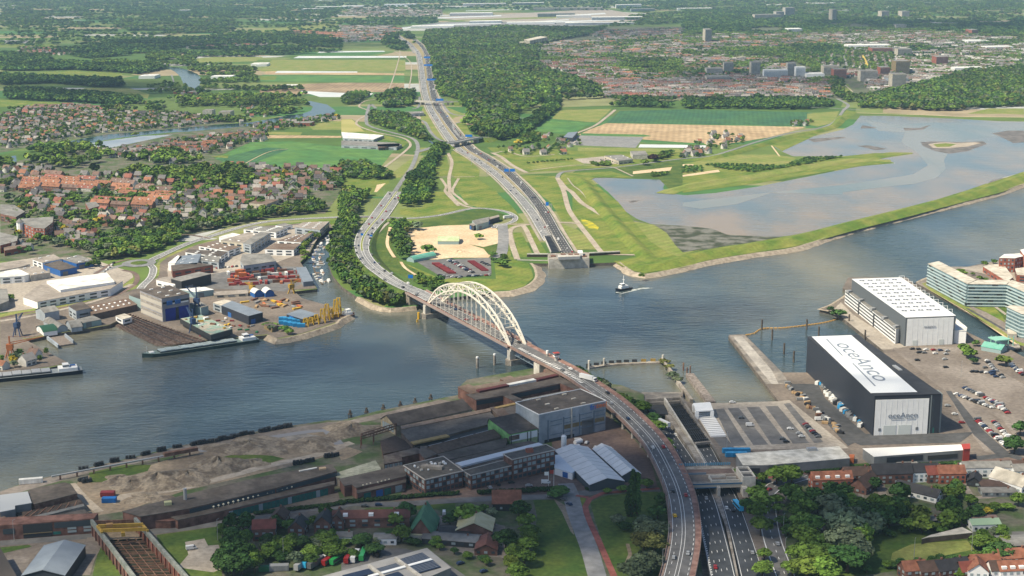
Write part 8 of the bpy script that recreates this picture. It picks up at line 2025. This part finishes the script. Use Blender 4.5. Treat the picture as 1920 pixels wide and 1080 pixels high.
for r_ in FAR.split('\n'):
 _, xy, wd, dp, h, c_, lab = r_.split(' ', 6); x, y = map(float, xy.split(',')); wd, dp, h = float(wd), float(dp), float(h)
 if not wd: continue
 a, b = P2(x, y), P2(x + wd, y - (1 if wd > 40 else .4)); dd = min(max(14, (P2(x, y - dp)[1] - a[1]) * (.5 if h > 20 else .8)), 90); q = [a, b, (b[0] + 2, b[1] + dd), (a[0] + 2, a[1] + dd)]
 T_ = thing('tower_block' if h > 20 else 'warehouse' if y < 60 else 'apartment_block' if h > 13 else 'large_shed', lab, 'building', ((a[0] + b[0]) / 2, (a[1] + b[1]) / 2, GZ))
 mb = MB(); mb.prism(q, GZ - .5, GZ + h); mb.build('wall', WM_[{'g': 'C', 'N': 'P', 'K': 'E', 'G': 'C'}.get(c_, c_)] if c_ != 'w' else CLADW, T_); mb = MB(); mb.prism(q, GZ + h + .01, GZ + h + .5); mb.build('roof', RWH if c_ in 'wP' else RGR, T_)
 if h > 13:
  for k in range(int(h / 3.2)): mb = MB(); mb.beam((a[0], a[1] - .2, GZ + 1.8 + k * 3.2), (b[0], b[1] - .2, GZ + 1.8 + k * 3.2), .3, 1.0); mb.build('window_band', CLADG, T_)
# ---------------------------------------------------------------- foreground houses, each with its parts
def villa(s, rot, W, D_, he, rise, roof, wallm, lab, name='house', dorm=0, hip=False):
 c_ = P(*px(s)[0]); T_ = thing(name, lab, 'house' if name != 'barn' else 'barn', (c_[0], c_[1], GZ), None, 0)
 ca, sa = math.cos(rot), math.sin(rot); q = [(c_[0] + ca * x * W / 2 - sa * y * D_ / 2, c_[1] + sa * x * W / 2 + ca * y * D_ / 2) for x, y in ((-1, -1), (1, -1), (1, 1), (-1, 1))]
 _, r2, _ = gable_m(q, -.5, he, rise, 0, wallm, roof, T_)
 mb = MB(); mb.box((c_[0] + ca * W * .3, c_[1] + sa * W * .3, GZ + he + rise - 1), .9, .9, 2.2, rot); o = mb.build('chimney', CHM, T_)
 for a, b in edge_facing(ccw(q))[:3]:
  n = max(2, int(math.dist(a, b) / 3.2)); facade(T_, a, b, GZ + .5, 2 if he > 4 else 1, min(n, 6), 2.5, .45, .5, [GLASS, GLASSP])
 nn = Vector((sa, -ca, 0))
 for k in range(dorm):
  p = Vector(c_) + Vector((ca, sa, 0)) * (W * ((k + .5) / dorm - .5)) + nn * D_ * .28; mb = MB(); mb.box((p.x, p.y, GZ + he + .4), 2.6, 2.4, 1.9, rot); mb.build('dormer', CLADW, T_)
 return T_
def rm(n): return {'o': M('tiles_orange', (.20, .08, .05), .85, (.26, .11, .07), sc=.4, fine=.25), 'r': M('tiles_red', (.20, .06, .045), .85, fine=.3), 'b': M('tiles_brown', (.085, .055, .045), .85, fine=.3), 'k': M('tiles_black', (.035, .035, .04), .7, fine=.3), 'y': M('sheet_cream', (.46, .42, .24), .75, (.52, .48, .30), sc=.2), 'g': M('sheet_green', (.045, .16, .085), .6, (.07, .21, .11), sc=.2), 'w': RBE, 'm': M('tiles_maroon', (.14, .06, .05), .85, fine=.3), 'n': RGR, 'l': M('sheet_lime', (.30, .42, .28), .6)}[n]
VIL = '''H 930,690 0 16 13 4 6 o D dark boarded house with steep red tiled roof by the works road
G 1490,860 .1 12 11 6.5 3.5 r K red roofed brick villa in the trees at the bottom left
G 1680,840 1.5 12 9 5 4 k K grey ridged house with white gable edge beside the villa
G 1575,790 1.5 11 9 5 4 b K brown gabled house behind the red roofed villa
G 1825,820 1.5 12 9 6 4 k K brick house with grey roof and white gable trim by the hedge
G 1905,800 1.5 11 8 5 4 b K brown roofed house next to the white trimmed gable
H 170,790 .05 42 10 5.5 3 m K long terrace with maroon roof and white dormers
H 466,830 1.5 26 14 2.5 10 g K steep green sheet roofed barn house
H 755,830 1.5 18 20 4 4.5 y K cream sheet roofed barn
H 820,930 1.5 16 12 3 3 m K maroon gabled shed with white front
H 640,850 0 16 12 3 1.5 k K dark flat roofed garage next to the cream barn
H 390,870 0 18 8 3.5 1 y E cream flat annex below the green barn
H 620,890 -.2 30 11 3 1.5 n D grey low shed with green side below the cream barn
H 250,890 0 12 8 3.5 1 n W white shed behind the coach park hedge
H 20,880 0 8 6 3 2 n W white garden cottage at the left of the maroon terrace
I 830,580 .1 24 9 6 4 o R long orange roofed terrace with white dormers
I 975,545 .1 17 11 5 4 b K brown roofed farm cottage right of the orange terrace
I 1020,590 .9 18 11 4 5 b K long brown barn roof turned to the left
I 1165,545 .1 24 11 6 5 k K black roofed house with skylights and brick gable
I 1255,510 .1 12 10 5 3 n W pale flat annex beside the black roofed house
I 1335,535 .1 20 11 6 4 k W white house with dark roof and bay
I 1410,540 .1 11 11 5 4 r K red roofed cottage right of the white house
I 1500,545 .05 16 10 6 4 o R wide orange roofed brick house with white porch
I 1325,630 -.7 26 9 3 4 k W dark roofed barn with white gable end
I 1700,510 .05 30 11 6 2.5 n W row of white houses with grey flat topped roofs
I 1640,560 1.2 12 8 3 3 k D small house with blue solar roof
I 1750,580 0 18 12 2.5 1 b D brown flat shed between the solar roof and white barn
I 1770,620 0 20 9 2.5 1 n G grey flat shed right of the solar roofed house
I 1850,575 -.9 22 14 4 5 w W big cream roofed barn with pointed gable
I 1860,500 .1 18 10 5 3 b W white house with dark roof at the right edge
I 1910,520 .1 14 10 5 3 n W pale house cut by the right edge
I 1690,810 .1 16 9 3.5 2 l W pale green roofed open shed
I 1690,1050 .1 15 9 5 4 o R orange roofed row at the bottom right, middle one
I 1850,1015 .15 17 9 5 4 o R orange roofed row at the right edge with solar panels
I 1860,1085 .1 18 9 5 4 o W long orange roofed row at the very bottom right
I 1500,1075 .3 18 11 5 4 k K black roofed house at the bottom right
I 1400,1085 .2 16 10 5 4 b K brown roofed house at the bottom edge
I 1770,1085 .1 10 9 5 4 b W pale walled brown roofed house at the bottom right edge
I 1600,1085 .2 10 9 4.5 4 r K red roofed cottage at the bottom edge, left of the orange rows
I 1290,1085 .2 12 9 5 4 o K small orange roofed house at the bottom edge
I 1650,1090 1.4 12 10 6 4 o W white gabled orange roofed house at the bottom edge
I 1895,920 .1 24 14 4 1 n D grey flat roofed hall at the right edge
I 1380,790 .3 14 6 3 1 n D small grey shed in the bushes'''
for r_ in VIL.split('\n'):
 t, xy, rot, W, D_, he, rise, rf, wl, lab = r_.split(' ', 9); villa(t + ' ' + xy, float(rot), float(W), float(D_), float(he), float(rise), rm(rf), WM_[wl], lab, 'barn' if 'barn' in lab or 'shed' in lab else 'house', dorm={'long terrace': 3, 'long orange': 4}.get(' '.join(lab.split()[:2]), 0))
flat_b('I 1345,870 1390,860 1630,835 1570,805 1400,848', 3.2, BRW, RBE, 'long cream roofed open garden shed', 'shed', 'garden_shed'); flat_b('I 1555,765 1700,735 1760,735 1770,750 1560,775', 3, BRW, M('roof_rose', (.22, .15, .13), .9, fine=.4), 'long low brownish allotment shed', 'shed', 'garden_shed')
# hedges: clipped rows
HG = [('H 0,675 300,650 520,632 650,625', 2.5, 'long clipped hedge in front of the office block'), ('H 780,622 1000,615 1120,605 1250,600', 3, 'hedge along the car park right of the red roofed house'), ('G 1440,735 1700,705 1920,680', 2, 'clipped hedge along the works road at the left'), ('I 700,500 900,482 1200,458', 1.6, 'low hedge along the red brick road'), ('I 1130,470 1560,445', 1.4, 'low clipped hedge before the villas'), ('H 1390,600 1560,575', 2.2, 'hedge below the white marquees')]
for s, h, lab in HG:
 path = bez([P(*p) for p in px(s)], 2.2); its = []
 for i, p in enumerate(path):
  for e in (0, 1): its.append((i % 3, p.x + RNG.uniform(-.5, .5), p.y + e * .9, GZ - h * .35, .38, .38, h / 8.5, i * 1.3, (.03, .065, .02)))
 o = merged('hedge', its, tp, [LEAFT], 'thing'); tag(o, lab, 'hedge')
# ---------------------------------------------------------------- vehicles
PAINT = M('car_paint', (1, 1, 1), .3, objc=True, spec=.5); TYRE = M('tyre', (.015, .015, .015), .9)
def veh(name, prof, w_, glass, wheels, extra=()):
 """side outline (x,z) swept across the width, glass boxes, wheels"""
 mb = MB(); n = len(prof); k = w_ / 2
 def hw(z): return k * (1 if z < 1.0 or w_ > 2.1 else .84)
 vs = [(x, -hw(z), z) for x, z in prof] + [(x, hw(z), z) for x, z in prof]
 mb.add(vs, [tuple(range(n)), tuple(range(2 * n - 1, n - 1, -1))] + [(i, n + i, n + (i + 1) % n, (i + 1) % n) for i in range(n)], 0)
 for x0, x1, z0, z1 in glass: mb.add([(x, y, z) for x in (x0, x1) for y in (-k * (.93 if w_ < 2.1 else 1.01), k * (.93 if w_ < 2.1 else 1.01)) for z in (z0, z1)], [(0, 4, 5, 1), (2, 3, 7, 6), (0, 1, 3, 2), (4, 6, 7, 5)], 1)
 for x in wheels:
  for e in (-1, 1): mb.cyl((x, e * k * 1.02, .33), (x, e * k * .75, .33), .33 if w_ < 2.1 else .48, n=8, mi=2)
 for b in extra: mb.box(*b[0], b[1])
 me = bpy.data.meshes.new(name); me.from_pydata(mb.v, [], mb.f)
 for m in (PAINT, GLASS, TYRE, WHITEP): me.materials.append(m)
 me.polygons.foreach_set('material_index', mb.m); return me
CAR = veh('car', [(-2.1, .3), (2.1, .3), (2.15, .75), (1.2, .95), (.5, 1.42), (-1.2, 1.45), (-1.95, 1.0), (-2.15, .8)], 1.8, [(-1.75, 1.0, .98, 1.36)], (-1.35, 1.35))
VAN = veh('van', [(-2.7, .35), (2.7, .35), (2.75, 1.1), (2.0, 1.35), (1.5, 2.2), (-2.7, 2.25)], 2.0, [(1.1, 2.1, 1.3, 1.9)], (-1.8, 1.8))
BUS = veh('bus', [(-6, .4), (6, .4), (6.05, 3.0), (5.9, 3.15), (-6, 3.15)], 2.5, [(-5.7, 5.8, 1.4, 2.5)], (-3.8, 4), ())
LRY = veh('lorry', [(-7.5, .9), (4.6, .9), (4.6, 3.9), (-7.5, 3.9)], 2.5, [], (-6, -4.8, 3.6, 6.4))
mb_ = MB(); mb_.v = [tuple(v.co) for v in LRY.vertices]; mb_.f = [tuple(p.vertices) for p in LRY.polygons]; mb_.m = [p.material_index for p in LRY.polygons]; mb_.box((6.0, 0, .6), 2.1, 2.5, 2.6, 0, 3); mb_.box((6.6, 0, 1.7), 1.1, 2.53, 1.0, 0, 1)
LRY.clear_geometry(); LRY.from_pydata(mb_.v, [], mb_.f); LRY.polygons.foreach_set('material_index', mb_.m)
CC = {'white': (.7, .7, .69), 'silver': (.35, .36, .37), 'grey': (.12, .125, .13), 'black': (.015, .015, .018), 'dark blue': (.015, .035, .10), 'red': (.30, .02, .02), 'blue': (.03, .16, .42), 'yellow': (.75, .45, .02), 'green': (.03, .3, .08), 'sky blue': (.05, .45, .75), 'orange': (.6, .15, .02)}
CK = ['white', 'silver', 'silver', 'grey', 'grey', 'black', 'black', 'dark blue', 'white', 'red']
rr = random.Random(77); NV = [0]
CARS = []
def put_v(me, x, y, z, rot, col=None, grp=None, what=None, q=None):
 col = col or rr.choice(CK)
 if me is CAR and q is None: CARS.append((x * x + y * y, x, y, z, rot, col, grp, what)); return
 o = bpy.data.objects.new(me.name.split('.')[0], me); COL.objects.link(o); o.location = (x, y, z); o.rotation_euler = (0, 0, rot); o.color = (*CC[col], 1); n = me.name.split('.')[0]
 o['category'] = n; o['desc'] = (what or '%s %s' % (col, n)) + (' on ' + grp if grp else ''); o['group'] = n + 's on ' + (grp or 'yards and streets')
def traffic(path, offs, gap, grp, z=.05, p_=(.86, .94, .97), lim=999):
 L = 0; nxt = [rr.uniform(5, gap) for _ in offs]; ns = normals(path)
 for i in range(len(path) - 1):
  d = path[i + 1] - path[i]; L += d.length
  for j, (o_, s_) in enumerate(offs):
   if L > nxt[j]:
    nxt[j] = L + rr.uniform(.35, 1.8) * gap; p = path[i] + ns[i] * o_; r_ = rr.random(); me = CAR if r_ < p_[0] else VAN if r_ < p_[1] else LRY if r_ < p_[2] or gap < 60 else BUS
    put_v(me, p.x, p.y, p.z + z, math.atan2(d.y, d.x) + (0 if s_ > 0 else math.pi), None if me in (CAR,) else 'white', grp)
MLF = [p.lerp(q, .5) for p, q in zip(*lc)]; MRF = [p.lerp(q, .5) for p, q in zip(*rc)]
def rowc(a, b, n, rot, grp, prob=.9, two=0, col=None, me=None):
 A_, B_ = Vector(P(*px(a)[0], GZ + .3)), Vector(P(*px(b)[0], GZ + .3))
 for i in range(n):
  if rr.random() < prob: p = A_.lerp(B_, i / max(1, n - 1)); put_v(me or (CAR if rr.random() < .93 else VAN), p.x + rr.uniform(-.3, .3), p.y + rr.uniform(-.4, .4), p.z, rot + (math.pi if rr.random() < .5 else 0) + rr.uniform(-.04, .04), col, grp)
E_ = 'the yacht yard car park'
for a, b, n in (('I 1540,60', 'I 1740,135', 17), ('I 1590,25', 'I 1790,120', 16), ('I 1655,205', 'I 1830,360', 21), ('I 1750,215', 'I 1850,320', 14), ('I 1735,95', 'I 1830,165', 9)): rowc(a, b, n, .25, E_)
for a, b, n in (('F 1240,900', 'F 1480,912', 9), ('F 1290,885', 'F 1490,895', 6), ('F 1600,1010', 'F 1740,1020', 6), ('F 1830,960', 'F 1915,1030', 9), ('F 1710,950', 'F 1800,1045', 9), ('F 1700,990', 'F 1760,1040', 5)): rowc(a, b, n, .3, E_, .75)
for x, y in ((1320, 950), (1480, 990), (1340, 905), (1475, 945)): p = P(*px('F %d,%d' % (x, y))[0]); put_v(CAR, p[0], p[1], p[2] + .3, .2, None, E_)
S_ = 'the striped parking ground'
rowc('I 690,230', 'I 765,300', 8, .1, S_, 1); rowc('I 560,310', 'I 580,328', 2, .1, S_, 1)
for x, y, me, c in ((378, 238, VAN, 'white'), (605, 257, CAR, 'white'), (655, 283, CAR, 'silver'), (670, 300, CAR, 'white'), (765, 205, VAN, 'white'), (330, 195, CAR, 'grey'), (1490, 127, CAR, 'silver'), (1530, 174, CAR, 'white'), (1570, 222, CAR, 'red'), (280, 108, CAR, 'white')): p = P(*px('I %d,%d' % (x, y))[0]); put_v(me, p[0], p[1], p[2] + .3, .1, c, S_)
K_ = 'the contractor parking'
for a, b, n in (('T 660,960', 'T 1000,1000', 10), ('T 1020,985', 'T 1500,960', 12), ('T 800,700', 'T 1180,900', 16), ('T 860,690', 'T 1230,910', 14), ('T 1380,740', 'T 1500,790', 4), ('T 720,790', 'T 900,900', 6)): rowc(a, b, n, .4, K_)
for a, b, n, g in (('D 640,400', 'D 560,480', 7, 'the street by the roundabout'), ('D 1220,430', 'D 1330,420', 6, 'the works forecourt'), ('D 130,950', 'D 190,960', 5, 'the left wharf'), ('D 110,930', 'D 180,930', 5, 'the left wharf'), ('V 980,360', 'V 1110,375', 7, 'the farm forecourt')): rowc(a, b, n, 1.4, g)
for s, me, c, r_, w_ in (('H 1380,335', CAR, 'white', 1.2, ''), ('H 1430,362', CAR, 'white', 1.2, ''), ('H 1335,325', VAN, 'white', .1, ''), ('H 835,588', CAR, 'silver', 2, ''), ('H 882,572', CAR, 'black', 2, ''), ('H 955,560', CAR, 'black', .2, ''), ('H 1055,578', CAR, 'silver', .2, ''), ('H 1150,562', VAN, 'white', 0, ''), ('H 1172,637', CAR, 'silver', 0, ''), ('H 1250,655', CAR, 'grey', 2.6, ''), ('H 1282,682', CAR, 'dark blue', 2.2, ''), ('H 130,692', CAR, 'grey', .1, ''), ('H 210,686', CAR, 'dark blue', .1, ''), ('H 578,735', VAN, 'white', 1.6, ''), ('H 532,785', CAR, 'dark blue', 1.6, ''), ('H 532,815', CAR, 'white', 1.6, ''), ('H 670,1015', CAR, 'dark blue', .6, ''), ('H 800,1060', CAR, 'dark blue', .6, ''), ('H 208,968', VAN, 'black', 1.4, ''), ('H 350,605', CAR, 'black', 1.5, ''), ('H 1505,68', CAR, 'dark blue', 2.3, ''), ('G 1075,932', VAN, 'white', .4, ''), ('I 487,600', CAR, 'red', .8, ''), ('I 512,790', CAR, 'dark blue', 1.6, ''), ('I 533,905', CAR, 'silver', 1.6, ''), ('I 750,775', CAR, 'dark blue', .1, ''), ('I 755,800', CAR, 'orange', .1, ''), ('I 765,825', CAR, 'white', .1, ''), ('I 312,700', BUS, 'sky blue', 1.75, 'sky blue city bus'), ('H 1805,235', LRY, 'white', 2.1, 'white lorry leaving the tunnel'), ('E 940,150', LRY, 'white', .7, 'white lorry on the small loop road'),
  ('H 40,990', BUS, 'red', 1.45, 'red coach'), ('H 77,985', BUS, 'white', 1.45, 'white coach with blue front'), ('H 122,975', BUS, 'green', 1.5, 'green and white tanker coach'), ('G 1855,1005', BUS, 'red', 1.1, 'second red coach'), ('G 1900,1000', BUS, 'green', 1.1, 'long green coach'), ('G 1705,1030', LRY, 'silver', 1.2, 'silver tanker lorry'), ('G 1748,1015', LRY, 'sky blue', 1.2, 'turquoise lorry'), ('G 1785,1022', LRY, 'grey', 1.1, 'dark grey lorry')):
 p = P(*px(s)[0]); put_v(me, p[0], p[1], p[2] + .3, r_, c, None, w_ or None)
traffic(MW_L, [(-3.6, 1), (0, 1), (3.8, 1)], 170, 'the light motorway carriageway', z=.1); traffic(MW_R, [(-5, -1), (-1.6, -1), (1.8, -1), (5, -1)], 170, 'the dark motorway carriageway', z=.1)
traffic(MLF, [(-5, 1), (-1, 1), (3, 1)], 110, 'the sunken motorway', p_=(1, 1, 1)); traffic(MRF, [(-3, -1), (0, -1), (3.4, -1)], 110, 'the sunken motorway', p_=(1, 1, 1))
traffic(APP, [(-8, 1), (-4.6, 1), (3.4, -1), (6.6, -1)], 50, 'the bridge approach', z=.6, p_=(.95, .98, 1)); traffic([CF.lerp(CN, t / 40) for t in range(41)], [(-3.4, 1), (3.4, -1)], 40, 'the arch bridge', p_=(1, 1, 1)); traffic(VP[8:], [(-3.2, 1), (3.6, -1)], 60, 'the viaduct', p_=(1, 1, 1))
for p_, me, c, w_ in (((1265, 968, 9.6), CAR, 'yellow', 'bright yellow car on the viaduct'), ((1103, 713, 13.1), LRY, 'white', 'white and green lorry at the bridge end of the viaduct')): p = P(*p_); put_v(me, *p, 1.7 if c == 'yellow' else -.75, c, None, w_)
CARS.sort(key=lambda t: t[0])
for c in CARS[:298]: put_v(CAR, *c[1:], q=1)
CT = M('car_paint_far', (1, 1, 1), .3, tint=True); cp = proto_from([tuple(v.co) for v in CAR.vertices], [tuple(p.vertices) for p in CAR.polygons], [p.material_index for p in CAR.polygons])
merged('distant_cars', [(0, c[1], c[2], c[3], 1, 1, 1, c[4], CC[c[5]]) for c in CARS[298:]], [cp], [CT, GLASS, TYRE, WHITEP], label='scatter of distant cars on the far motorway and approach roads', cat='cars')
# ---------------------------------------------------------------- lamp posts
def lamp(q, h, ang, grp):
 global LP0
 if LP0 is None:
  mb = MB(); mb.cyl((0, 0, 0), (0, 0, 1), .16, .09, n=6); mb.beam((0, 0, 1), (1.6, 0, 1.012), .14, .008); me = bpy.data.meshes.new('street_lamp'); me.from_pydata(mb.v, [], mb.f); me.materials.append(GALV); LP0 = me
 o = bpy.data.objects.new('street_lamp', LP0); COL.objects.link(o); o.location = q; o.scale = (1, 1, h); o.rotation_euler = (0, 0, ang); o['category'] = 'street lamp'; o['group'] = 'street lamps'; o['desc'] = 'tall lamp post on ' + grp
LP0 = None
for i in range(4, len(VP) - 2, 6): p, n = VP[i], ns_[i]; lamp(tuple(p + n * (vw + .6)), 10, math.atan2(-n.y, -n.x), 'the viaduct')
na_ = normals(APP)
for i in range(4, len(APP) - 2, 7): p, n = APP[i], na_[i]; lamp(tuple(p + n * (wd_(i) + 1)), 10, math.atan2(-n.y, -n.x), 'the bridge approach')
for s in ('I 248,370', 'G 1595,985', 'G 1225,880', 'G 80,885', 'I 565,850', 'I 575,990', 'F 1565,1040', 'I 1300,990', 'I 1625,940'): lamp(P(*px(s)[0]), 12, 1.0, 'open ground')
for s in ('H 1165,600', 'H 1195,590'):
 p = Vector(P(*px(s)[0])); T_ = thing('flagpole', None, 'flagpole', tuple(p)); mb = MB(); mb.cyl(p, p + UP * 12, .12, n=6); mb.build('pole', WHITEP, T_)
 mb = MB(); mb.box((p.x - 1.2, p.y, p.z + 9.5), 2.4, .1, 2.2); mb.build('flag', WHITEP if '1165' in s else MATS['red_screen'], T_); T_['desc'] = 'flagpole with %s flag' % ('white' if '1165' in s else 'red')
# ---------------------------------------------------------------- the air
hm = bpy.data.materials.new('haze_air'); hm.use_nodes = True; n_ = hm.node_tree.nodes; n_.clear()
ho = n_.new('ShaderNodeOutputMaterial'); hv = n_.new('ShaderNodeVolumePrincipled')
hv.inputs['Color'].default_value = (.48, .75, 1.0, 1); hv.inputs['Density'].default_value = 4.6e-5; hv.inputs['Anisotropy'].default_value = .15
hm.node_tree.links.new(hv.outputs[0], ho.inputs['Volume'])
mb = MB(); mb.box((0, 12000, -6), 29000, 29000, 330); tag(mb.build('haze', hm), kind='stuff')
# ---------------------------------------------------------------- fair weather clouds overhead
cm = bpy.data.materials.new('cloud_puff'); cm.use_nodes = True; n_ = cm.node_tree.nodes; n_.clear(); l_ = cm.node_tree.links
co = n_.new('ShaderNodeOutputMaterial'); mx = n_.new('ShaderNodeMixShader'); tr = n_.new('ShaderNodeBsdfTransparent'); df = n_.new('ShaderNodeBsdfDiffuse'); mx.inputs[0].default_value = .075
l_.new(tr.outputs[0], mx.inputs[1]); l_.new(df.outputs[0], mx.inputs[2]); l_.new(mx.outputs[0], co.inputs[0])
bm = bmesh.new(); bmesh.ops.create_icosphere(bm, subdivisions=2, radius=1.0); ICO = ([tuple(v.co) for v in bm.verts], [tuple(v.index for v in f.verts) for f in bm.faces]); bm.free()
def cloud(x, y, rx, ry, n, label, seed, h=1100, rot=0.0, k=.42):
 """a flat cumulus whose shadow falls round the photograph's point x,y"""
 g = Vector(P(x, y)); c_ = g + SUN * (h / SUN.z); r = random.Random(seed); mb = MB()
 for i in range(n):
  a, d = r.uniform(0, 6.28), math.sqrt(r.random()) * .8; u, v = d * math.cos(a) * rx, d * math.sin(a) * ry; u, v = u * math.cos(rot) - v * math.sin(rot), u * math.sin(rot) + v * math.cos(rot)
  s_ = r.uniform(.5, 1) * k * min(rx, ry) * (1.3 - .6 * d); mb.add([(c_.x + u + q[0] * s_ * 1.3, c_.y + v + q[1] * s_, c_.z + r.uniform(-20, 20) * 0 + (i % 5) * 12 + q[2] * s_ * .4) for q in ICO[0]], ICO[1])
 o = mb.build('cloud', cm, smooth=True); tag(o, label, 'cloud')
for a in ((330, 900, 330, 150, 46, 'broad thin cloud high above the steelworks at the left', 1), (900, 850, 260, 150, 44, 'thin cloud high above the brick offices', 2), (1300, 930, 250, 130, 36, 'thin cloud high above the sunken motorway', 3), (1480, 800, 130, 70, 18, 'small cloud high above the striped parking ground', 12), (500, 1050, 260, 100, 30, 'thin cloud high above the coach park', 13), (1100, 1030, 250, 110, 50, 'thin cloud high above the foreground lawns', 14), (1620, 990, 200, 100, 12, 'faint cloud high above the gardens at the right', 15), (150, 700, 170, 160, 22, 'thin cloud high above the harbour basin', 4), (560, 680, 170, 120, 20, 'thin cloud high above the open river', 5), (1210, 585, 110, 150, 24, 'small cloud high above the patrol boat', 6), (1430, 150, 420, 330, 34, 'cloud high above the far town', 7), (150, 165, 420, 330, 34, 'cloud high above the poplar belts at the left', 8), (420, 84, 800, 420, 34, 'long cloud high above the far left villages', 9), (1780, 45, 900, 700, 34, 'long cloud high above the far right woods', 10), (1180, 60, 500, 900, 26, 'cloud high above the far business park edge', 11)):
 cloud(*a)
# ---------------------------------------------------------------- a label for every repeat, told by what it stands nearest to
LMK = [('O 870,600', 'white arch bridge'), ('O 1210,800', 'viaduct middle'), ('O 1270,1060', 'viaduct bottom end'), ('O 1343,930', 'sunken motorway flyover'), ('O 1290,790', 'dark light screen'), ('O 1660,790', 'navy hall front'), ('O 1540,680', 'navy hall back corner'), ('O 1740,620', 'fan roofed hall front'), ('O 1810,560', 'glass apartment building'), ('O 1380,640', 'long jetty tip'), ('O 1067,485', 'north tunnel building'), ('O 820,448', 'lime roofed shed'), ('O 850,265', 'curving flyover'), ('O 800,190', 'straight flyover'), ('O 262,493', 'roundabout'), ('O 310,580', 'great slipway hall'), ('O 400,600', 'black pontoon'), ('O 610,610', 'yellow frames'), ('O 627,425', 'marina head'), ('O 100,560', 'bright white roof'), ('O 40,440', 'turreted flats'), ('O 30,690', 'left wharf'), ('O 250,1000', 'yellow travelling crane'), ('O 80,1040', 'blue grey warehouse'), ('O 820,900', 'brick offices'), ('O 1120,880', 'large white marquee'), ('O 650,970', 'maroon terrace'), ('O 800,980', 'green barn house'), ('O 930,940', 'boarded red house'), ('O 730,1050', 'solar roofed depot'), ('O 1195,920', 'poplars'), ('O 1555,910', 'orange roofed terrace'), ('O 1790,900', 'white porched house'), ('O 1900,900', 'cream barn'), ('O 1850,1000', 'pale green open shed'), ('O 1300,280', 'dark round purple tree'), ('O 560,400', 'dike road bend'), ('O 300,380', 'orange roofed rows'), ('O 470,390', 'long beige shed'), ('O 1480,790', 'striped parking ground'), ('O 1620,860', 'stained white roof'), ('O 1880,760', 'right edge car park')]
LW_ = [(P2(*px(s)[0]), n) for s, n in LMK]
def ordn(k): return {1: 'one', 2: 'second', 3: 'third', 4: 'fourth', 5: 'fifth'}.get(k) or '%d%s' % (k, 'th' if 10 < k % 100 < 14 else {1: 'st', 2: 'nd', 3: 'rd'}.get(k % 10, 'th'))
fam = {}
for o in list(SC.objects):
 if o.parent is None and 'desc' in o: fam.setdefault(o['desc'], []).append(o)
for d, os_ in fam.items():
 best = {}
 for (x, y), nm in LW_:
  for k, o in enumerate(sorted(os_, key=lambda o: (o.location.x - x) ** 2 + (o.location.y - y) ** 2)):
   if o.name not in best or k + 1 < best[o.name][0]: best[o.name] = (k + 1, nm)
 for o in os_:
  k, nm = best[o.name]; o['label'] = '%s, %s%s the %s' % (d, '' if k == 1 else ordn(k) + ' ', 'nearest' if len(os_) > 1 else 'near', nm)
 for o in os_:
  del o['desc']
  if len(os_) == 1 and o.get('group') and sum(1 for q in SC.objects if q.get('group') == o['group']) < 2: del o['group']
